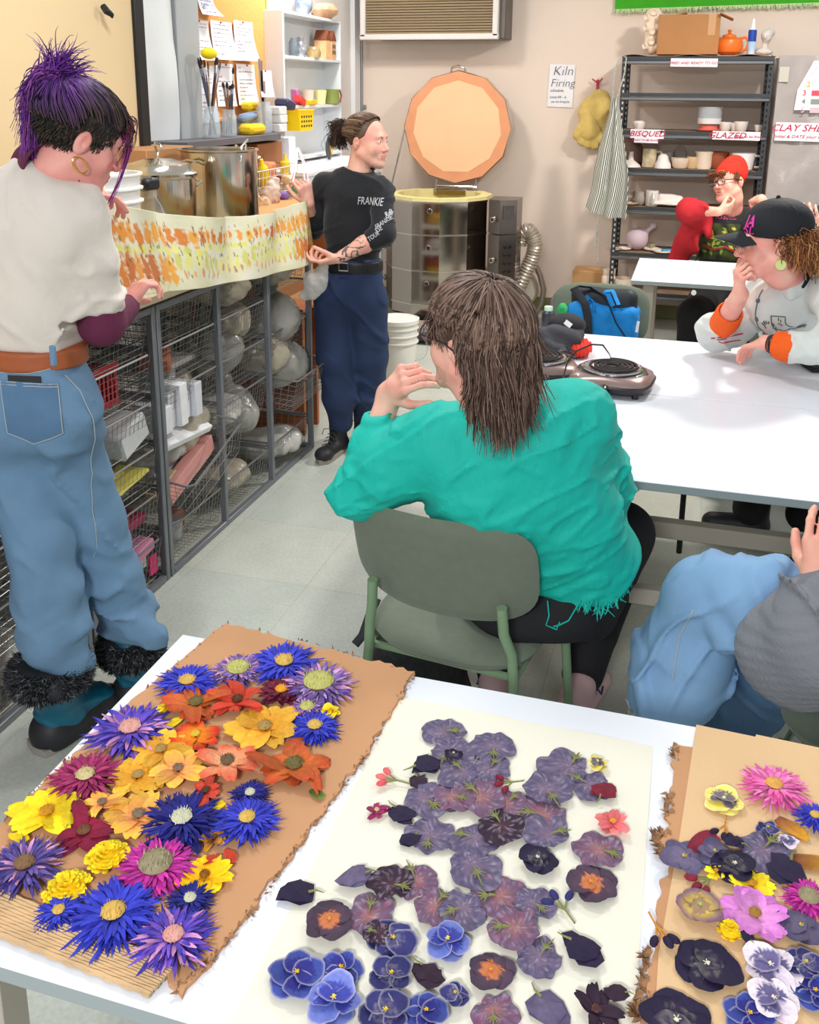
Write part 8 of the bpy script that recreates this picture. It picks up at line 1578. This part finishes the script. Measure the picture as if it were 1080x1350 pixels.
def flower(kind, pal, px, py, wpx, label, z, idx):
 p = at(px, py, z=z); dep = float(CM[2]@(p-V(0, 0, CH))); r = wpx/2*dep/CF*(dict(A=1.27, C=1.3, Z=1.35) if idx < 46 else dict(T=1.16, P=1.06, Z=1.15)).get(kind, 1.05); rs = np.random.RandomState(idx*7+3); c0, c1, c2, c3 = PAL[pal]
 t = thing(KN[kind], label, 'flower', p, rs.uniform(0, 6.28)); rz = 0
 if kind == 'A':
  tiny = pal in ('bg',); rc = r*(.25 if pal not in ('hp', 'li') else .42); mb = MB()
  for L_, (n, lf, ln) in enumerate(((46, .06, 1.0), (44, .2, .92), (40, .36, .8), (30, .55, .62))):
   for k in range(n if not tiny else n//2):
    a_ = 2*PI*k/(n if not tiny else n//2)+rs.normal(0, .11); L = (r-rc*.6)*ln*rs.uniform(.75, 1.1); wd = r*(.095 if not tiny else .22)*rs.uniform(.7, 1.3); ca, cb = (c0, c1) if rs.rand() < .7 else (c1, c0)
    if pal in ('vi', 'li', 'vb') and rs.rand() < .2: cb = lin((214, 150, 190))
    petal(mb, a_, rc*.6, L, wd, max(.001, .001+.0018*L_), lf*rs.uniform(.6, 1.3)*.5, .12*lf, ca, cb, rs, 5, 2 if L_ else 3, .35, side=rs.normal(0, .16))
  mb.build('petals', m_fl, t, world=False, colors=True); centre(t, rc, .005+r*.1, c2, c3, rs)
 elif kind in 'CZ':
  n = 9 if kind == 'C' else 12; wl = kind == 'Z'
  for k in range(n):
   mb = MB(); a_ = 2*PI*k/n+rs.normal(0, .12 if not wl else .3); L = r*rs.uniform(.8, 1.05)*(1 if not wl else rs.uniform(.6, 1.1)); petal(mb, a_, r*.08, L, r*(.62 if not wl else .5)*rs.uniform(.8, 1.15)*(9/n)**.5, .001+.0012*(k % 3), .12+.25*wl*rs.rand(), .05+wl*.2*rs.rand(), c0, c1, rs, 7, 5, .6, .16, side=rs.normal(0, .05+.2*wl)); mb.build('petal', m_fl, t, world=False, colors=True)
  centre(t, r*.2, .006+r*.04, c2, c3, rs)
 elif kind == 'M':
  mb = MB()
  for L_ in range(6):
   for k in range(24-3*L_): petal(mb, rs.uniform(0, 6.28), r*(.7-.13*L_), r*.32, r*.3, .002+.0022*L_, .3+.1*L_, .1, c0, c1, rs, 4, 3, .6)
  mb.sph((0, 0, .004), (r*.75, r*.75, .008), 14, 6, col=c0); mb.build('petals', m_fl, t, world=False, colors=True)
 elif kind == 'P':
  for k, (a_, q, s_) in enumerate(((2.1, .46, .56), (1.05, .46, .56), (3.25, .46, .5), (-.1, .46, .5), (-1.57, .42, .62))):
   n, m_ = 24, 6; c_ = V(math.cos(a_), math.sin(a_), 0)*q*r; vs = [c_+V(0, 0, .0012+.0012*k)]; cs = [c0]; ph = rs.uniform(0, 6, 2); sc = s_*rs.uniform(.9, 1.08); bl = rs.uniform(.8, 1.2)
   for i in range(1, m_+1):
    for j in range(n):
     th = 2*PI*j/n; rr = r*sc*i/m_*(1+.05*math.sin(3*th+ph[0])+.03*math.sin(7*th+ph[1])); v_ = c_+V(math.cos(th), math.sin(th), 0)*rr; v_[2] = .0012+.0012*k+.0018*math.sin(2*th+ph[1])*(i/m_)**2+.0012*(i/m_)**2; dc = np.linalg.norm(v_[:2])/r; vein = .5+.5*math.sin(math.atan2(v_[1], v_[0])*26)
     col = mix(c0, c1, np.clip(dc*1.3-.2, 0, 1)); col = mix(col, c2, .85*(dc < .58+.12*vein)*(k > 1)) if pal in ('b', 'pb', 'w', 'yv') else mix(col, c2, .12*vein*(dc < .5)) if pal not in ('o', 'ym') else mix(col, c2, (dc < .38+.12*vein)*.7)
     if i == m_ and pal in ('b', 'pb', 'w', 'yv', 'n'): col = mix(col, lin((220, 214, 226)), .35)
     vs.append(v_); cs.append(tuple(np.clip(np.array(col)*bl, 0, 1)))
   fs = [(0, 1+j, 1+(j+1) % n) for j in range(n)]+[(1+(i-1)*n+j, 1+i*n+j, 1+i*n+(j+1) % n, 1+(i-1)*n+(j+1) % n) for i in range(1, m_) for j in range(n)]; MB().add(vs, fs, col=np.array(cs)).build('petal', m_fl, t, world=False, colors=True)
  mb = MB(); e_ = c3 if pal != 'k' else c2; mb.sph((0, -r*.05, .0085), (r*.07, r*.055, .002), 8, 5, col=e_)
  for k in range(5): mb.tube([(0, 0, .008), (r*.11*math.cos(k*1.25+4), r*.11*math.sin(k*1.25+4), .0088)], .0006, 4, col=e_)
  mb.build('eye', m_fl, t, world=False, colors=True)
 elif kind == 'T':
  n, m_ = 50, 7; ph = rs.uniform(0, 6, 4); vs = [(0, 0, .002)]; cs = [c2]; off = rs.normal(0, .18, 2)
  for i in range(1, m_+1):
   for j in range(n):
    th = 2*PI*j/n; lobe = .82+.16*abs(math.cos(2.5*th+ph[0]))+.06*math.sin(2*th+ph[1])+.02*math.sin(11*th+ph[2]); f = i/m_; q = r*f*lobe*(1+off[0]*math.cos(th)); v_ = V(q*math.cos(th), q*math.sin(th), .002+.0022*math.sin(5*th+ph[0])*f*f+.001*math.sin(9*th+ph[3])*f); nz = vn(V(v_[0]*300+idx, v_[1]*300, 0)[None])[0]; vein = max(0, math.sin(th*15+ph[2]*2))**3
    col = mix(c0, c1, np.clip(.5+nz, 0, 1)); col = mix(col, c2, np.clip(.9-f*1.5, 0, .8)+.2*vein*(nz > 0)); col = mix(col, lin((178, 168, 186)), max(0, vn(V(v_[0]*700, v_[1]*700, idx)[None])[0]-.25)*.9); col = mix(col, lin((176, 80, 110)), .4 if (nz > .5 and pal == 'm') else 0); vs.append(v_); cs.append(tuple(np.array(col)*(1-.22*vein)))
  fs = [(0, 1+j, 1+(j+1) % n) for j in range(n)]+[(1+(i-1)*n+j, 1+i*n+j, 1+i*n+(j+1) % n, 1+(i-1)*n+(j+1) % n) for i in range(1, m_) for j in range(n)]; MB().add(vs, fs, col=np.array(cs)).build('petals', m_fl, t, world=False, colors=True)
  a_ = rs.uniform(0, 6.28); d = V(math.cos(a_), math.sin(a_), 0); mb = MB(); q = rs.uniform(.62, 1.15); mb.tube([d*r*.15+V(0, 0, .004), d*r*.45*q+V(0, 0, .0055), d*r*q+V(0, 0, .003)], [r*.02, r*.055, r*.02], 5, col=STEM)
  for k in range(5): dd = rotz((k-2)*.5)@d; mb.tube([d*r*.45+V(0, 0, .006), d*r*.45+dd*r*.35+V(0, 0, .0065)], [r*.05, .0003], 4, col=STEM)
  mb.build('calyx', m_fl, t, world=False, colors=True)
 elif kind == 'F':
  mb = MB()
  for q in range(2):
   n = 9; pts = [(r*rs.uniform(.6, 1.05)*math.cos(2*PI*k/n)*(.8 if q else 1), r*rs.uniform(.3, .8)*math.sin(2*PI*k/n), .001+.002*q+.0015*rs.rand()) for k in range(n)]; R_ = rotz(q*.9+rs.uniform(-.3, .3)); pts = [tuple(R_@np.array(p_)) for p_ in pts]; cm = tuple(np.mean(pts, 0)+V(0, 0, .003)); mb.add([cm]+pts, [(0, 1+k, 1+(k+1) % n) for k in range(n)], col=np.array([mix(c0, c1, rs.rand()) for _ in range(n+1)]))
  mb.build('petals', m_fl, t, world=False, colors=True, smooth=False); MB().tube([(r*.5, 0, .005), (r*.8, r*.1, .005), (r*1.15, r*.05, .002)], [r*.06, r*.04, r*.02], 5, col=STEM).build('calyx', m_fl, t, world=False, colors=True)
 elif kind == 'S':
  mb = MB(); petal(mb, 0, -r, r*2, r*1.1, .001, .05, .05, c0, c1, rs, 8, 5, .6, side=.1); mb.build('petals', m_fl, t, world=False, colors=True)
 else:
  for k in range(3):
   a_ = -.7+.7*k+rs.normal(0, .1); d = V(math.cos(a_), math.sin(a_), 0); s_ = MB(); s_.tube([V(-r, 0, .002), V(-r*.2, 0, .003), d*r*.45+V(0, 0, .003)], [r*.05, r*.05, r*.06], 5, col=STEM if pal != 'k' else lin((200, 140, 60))); s_.build('stem', m_fl, t, world=False, colors=True); mb = MB(); mb.sph(d*r*.75+V(0, 0, .004), (r*.34, r*.2, .0035), 10, 6, R=rotz(a_), col=mix(c0, c1, rs.rand())); mb.build('bud', m_fl, t, world=False, colors=True)
 return t
LB = """A bl 375 878 84 bright blue aster with a yellow centre at the top of the cardboard
A li 314 886 62 faded lilac aster left of the top bright blue aster
P ye 297 889 24 small yellow bloom lying on the faded lilac aster
A bl 247 903 74 squashed blue aster at the upper left edge of the heap
A li 420 905 84 shaggy lilac aster with a green-yellow centre, upper right
A bg 371 914 56 burgundy aster with a small yellow centre
Z ru 258 930 78 brown-rust wilted bloom under the squashed blue aster
Z re 313 926 62 red bloom with a dark centre near the burgundy aster
P ye 216 937 20 tiny yellow bloom left of the rust bloom
S ye 231 953 26 loose yellow petal below the tiny yellow bloom
A bl 415 962 66 deep blue aster below the shaggy lilac aster
A li 405 936 40 pink and green faded aster head on the deep blue aster
P ye 436 940 26 yellow two-lobed bloom at the right end of the heap
A vi 172 966 98 violet-blue aster with a pink centre on the left edge
C rd 258 972 54 red bloom with a yellow middle beside the golden cosmos
C go 349 962 82 large golden cosmos in the middle of the top heap
C go 212 992 66 folded golden cosmos above the pale-centred orange one
Z co 300 1007 78 salmon-coral cosmos with a dark centre
Z ru 388 1012 100 large wilted rust-orange cosmos at the right edge
C pe 235 1017 60 orange-yellow cosmos with a pale button centre
C go 182 1026 66 golden cosmos right of the magenta aster
A mg 113 1028 86 magenta aster with a beige centre at the left
Z re 272 1046 46 small coral bloom above the dark blue aster
A dk 330 1050 48 navy aster with a white centre at the right
Z pe 135 1062 50 small orange-red bloom below the magenta aster
C ye 62 1074 82 bright yellow cosmos at the far left edge
C pe 183 1078 72 peach cosmos with yellow petal tips
A bl 326 1084 78 blue aster with a cream and pink centre at the right edge
S ye 284 1064 26 yellow petal tuft behind the dark blue aster
A dk 240 1085 98 big dark blue aster with a yellow centre, middle of the board
Z cr 111 1100 76 crimson wilted bloom under the yellow cosmos
S re 304 1128 26 red loose petal beside the brown seed head
S re 279 1134 24 dark red loose petal above the orange daisy
Z br 282 1108 32 dry brown seed head under the dark blue aster
M ye 142 1132 56 bright yellow marigold, upper of two
M ye 89 1174 62 bright yellow marigold, lower of two
A hp 206 1145 94 hot pink aster with a grey-green centre
A vb 33 1145 92 faded violet aster with a big brown centre at the left edge
C yo 270 1158 60 yellow-orange daisy with a brown centre
A dk 251 1190 58 small navy aster with a white centre below the daisy
A bl 78 1206 58 blue aster tucked left of the royal blue one
A bl 150 1210 112 royal blue aster with a yellow centre, front of the board
A vi 229 1240 98 violet-blue aster with a brownish pink centre, nearest the corner
S g 418 1047 24 small green leaf at the right edge of the cardboard
S ye 25 1104 30 loose orange-yellow petal below the yellow cosmos"""
MBd = """T v 584 966 58 dusty violet petunia at the very top of the cream paper
T v 594 992 54 violet petunia overlapping the topmost one
P k 598 998 24 small black violet bloom on the second petunia
T v 652 985 58 violet petunia with a green calyx, top middle
F k 561 1010 52 black folded petal near the coral bud
F r 592 1018 36 dark red folded petal between the violets
B c 519 1030 44 coral red buds at the upper left of the paper
T v 612 1020 48 grey-violet petunia right of the dark red petal
T v 645 1016 50 grey-violet petunia with a cut edge, below the green-calyx one
B r 672 1034 38 dark red bud beside the mauve petunia
F d 553 1034 40 dark plum folded petal left of centre
T v 560 1054 62 broad violet petunia in the left group
T m 594 1052 50 violet petunia with reddish veins in the left group
Z mg 497 1072 34 magenta ruffled scrap at the left end
F k 528 1076 52 big black-violet folded petal next to the magenta scrap
T v 568 1103 60 violet petunia with dark notched lobes, lower left group
F k 541 1108 36 dark angular petal beside the notched petunia
T m 634 1052 60 mauve petunia with orange veins, centre top
T m 668 1060 48 mauve crumpled petunia right of the veined one
T d 662 1090 56 near-black maroon petunia below the mauve pair
T m 715 1076 60 mauve petunia fan in the middle right
T v 723 1102 56 violet petunia with a long green calyx under the mauve fan
T v 719 1042 58 blue-violet petunia fan with its stem up
T v 752 1013 62 large violet petunia near the yellow viola
P yv 788 1009 26 tiny yellow and black viola at the top right of the paper
T v 776 1036 50 violet petunia below the large one on the right
F r 797 1044 46 dark red petal scrap with yellow, on the right
C c 808 1087 46 coral pink bloom with yellow base, right side
T m 790 1122 60 mauve-grey petunia with its stem pointing right
P k 709 1136 50 black pansy with a white eye lying alone
T v 626 1106 58 violet petunia in the central column
T v 622 1140 64 faded violet petunia, centre of the paper
F v 468 1157 54 folded grey-violet petal with a green stem, left
F k 391 1180 60 folded black-violet bloom overhanging the left paper edge
T d 516 1168 54 dark plum petunia left of the speckled mauve one
T m 548 1162 54 speckled mauve petunia, left centre
T m 574 1196 56 pale mauve petunia with a tan throat
T v 612 1198 58 violet petunia with a tan throat
T m 660 1182 70 broad reddish mauve petunia, centre right
T v 702 1192 50 violet petunia at the right of the centre row
P o 780 1168 66 violet pansy with an orange centre at the right
B n 742 1198 52 navy blue dry sprig
P o 434 1217 64 brown pansy with orange lower petals, left
T m 486 1210 60 speckled violet petunia right of the brown pansy
T d 500 1232 36 dark scrap petunia under the speckled one
P n 518 1242 62 indigo pansy with a pale eye
P pb 590 1244 60 pale blue and cream pansy in the lower middle
P n 516 1289 58 indigo pansy with a yellow eye
F d 566 1286 56 brown-black folded bloom in the lower middle
P b 391 1288 72 blue pansy with pinkish rim at the lower left
P b 450 1281 56 blue pansy without a rim right of the pink-rimmed one
P pb 440 1322 74 bright blue pansy with a yellow eye, bottom left
P n 508 1338 68 lavender-indigo pansy at the bottom edge
P b 562 1338 54 bright blue pansy at the bottom edge
P n 600 1315 38 small indigo viola with a pale eye
P o 648 1284 62 dark purple pansy with orange centre, lower middle
T m 650 1331 56 magenta-brown petunia at the bottom edge
T m 678 1224 64 mauve petunia with a long tan throat, lower right
T v 710 1264 58 plain violet petunia, lower right
F k 767 1253 64 dark folded leaf-like petal at the lower right
F v 722 1336 76 dark grey pointed petals at the bottom edge
Z d 786 1336 66 maroon wilted bloom at the bottom right corner of the paper
F d 813 1311 40 small maroon scrap above the wilted maroon bloom"""
RB_ = """P yv 954 1058 50 yellow pansy with dark blotches at the top left of the kraft paper
A pk 1020 1040 94 large pink aster on the kraft paper
A bl 1074 1080 56 blue aster at the right edge beside the pink aster
B k 955 1094 44 dark violet buds under the yellow pansy
S r 925 1110 50 long dark red petal at the left of the kraft paper
P v 902 1134 62 grey-mauve pansy with a green centre at the left edge
P v 942 1128 44 small mauve pansy with a yellow-green centre
F k 968 1112 34 black folded petal left of the dark star-centred bloom
T v 1006 1122 68 dark violet bloom with a pale green star centre
P n 1012 1096 28 small violet viola above the star-centred bloom
P w 1038 1112 28 tiny pale-rimmed viola near the right edge
S br 1044 1094 44 brown and yellow pointed petal
P k 968 1144 56 black pansy with a pale eye among the mauve ones
S br 1072 1140 50 yellow-brown striped petal at the right edge
F k 1036 1147 66 black crumpled strip above the hot pink aster
B r 932 1163 52 dark red buds on a brown stem
C ye 944 1152 30 small yellow blossom touching the red buds
P ym 922 1198 58 half yellow, half mauve pansy
C ye 992 1170 58 yellow cosmos with few petals
C pm 995 1209 88 big mauve-pink cosmos in the middle of the kraft paper
A hp 1066 1188 70 hot pink aster at the right edge
M ye 962 1230 32 small yellow bloom left of the mauve-pink cosmos
F k 985 1238 26 small black scrap under the mauve-pink cosmos
P v 1056 1226 56 grey-violet pansy with a white eye near the right edge
P w 1016 1278 72 white and lilac pansy with indigo blotches
P k 931 1276 82 large black pansy with a pale eye on the kraft paper
B k 868 1228 56 dark buds on an orange stem crossing the left cardboard edge
P n 1062 1274 50 indigo pansy right of the white and lilac one
P b 1074 1312 56 blue pansy in the lower right corner
P w 1020 1322 64 pale lilac pansy with dark stripes at the bottom
P b 988 1342 62 periwinkle pansy at the bottom edge
P k 892 1350 94 black pansy cut by the bottom edge of the picture"""
ix = 0
for blk, z in ((LB, .748), (MBd, .7432), (RB_, .7495)):
 for i, ln in enumerate(blk.split('\n')):
  k, pl, x, y_, w_, lab = ln.split(' ', 5); flower(k, pl, float(x), float(y_), float(w_), lab, z+.0011*((i*2) % 5), ix); ix += 1
# ================================================================ LIGHT AND CAMERA
def area(name, loc, rot, sx, sy, w, col=(1, 1, 1)):
 l = bpy.data.lights.new(name, 'AREA'); l.shape = 'RECTANGLE'; l.size = sx; l.size_y = sy; l.energy = w; l.color = col
 o = bpy.data.objects.new(name, l); o.location = loc; o.rotation_euler = rot; return link(o)
area('ceiling_lamp', (-.25, -1.6, 2.6), (.75, 0, 0), .6, .3, 72, (.97, .98, 1))
area('ceiling_lamp', (.8, 5.3, 3.15), (0, 0, 0), 0.3, .3, 92, (1, .94, .87))
area('ceiling_lamp', (-2.2, 5.9, 3.1), (0, .15, 0), .35, .35, 36, (1, .97, .93))
area('ceiling_lamp', (-1.3, 2.9, 3.15), (0, 0, 0), .9, .3, 34, (.98, .99, 1))
w = bpy.data.worlds.new('world'); SC.world = w; w.use_nodes = True; bg = w.node_tree.nodes['Background']; bg.inputs[0].default_value = (.95, .97, 1, 1); bg.inputs[1].default_value = .52
cam = bpy.data.cameras.new('camera'); co = bpy.data.objects.new('camera', cam); COL.objects.link(co); SC.camera = co
cam.sensor_fit = 'VERTICAL'; cam.sensor_height = 36.0; cam.lens = 36.0*CF/1350; cam.shift_y = (CY0-675)/1350; cam.clip_start = .02
Mw = np.eye(4); Mw[:3, 0] = CM[0]; Mw[:3, 1] = -CM[1]; Mw[:3, 2] = -CM[2]; Mw[:3, 3] = (0, 0, CH); co.matrix_world = Matrix(Mw.tolist())
SC.view_settings.view_transform = 'Standard'; SC.view_settings.look = 'None'; SC.view_settings.exposure = 0.16; SC.view_settings.gamma = 1.0; SC.view_settings.use_curve_mapping = False
SC.cycles.max_bounces = 6; SC.cycles.use_denoising = True
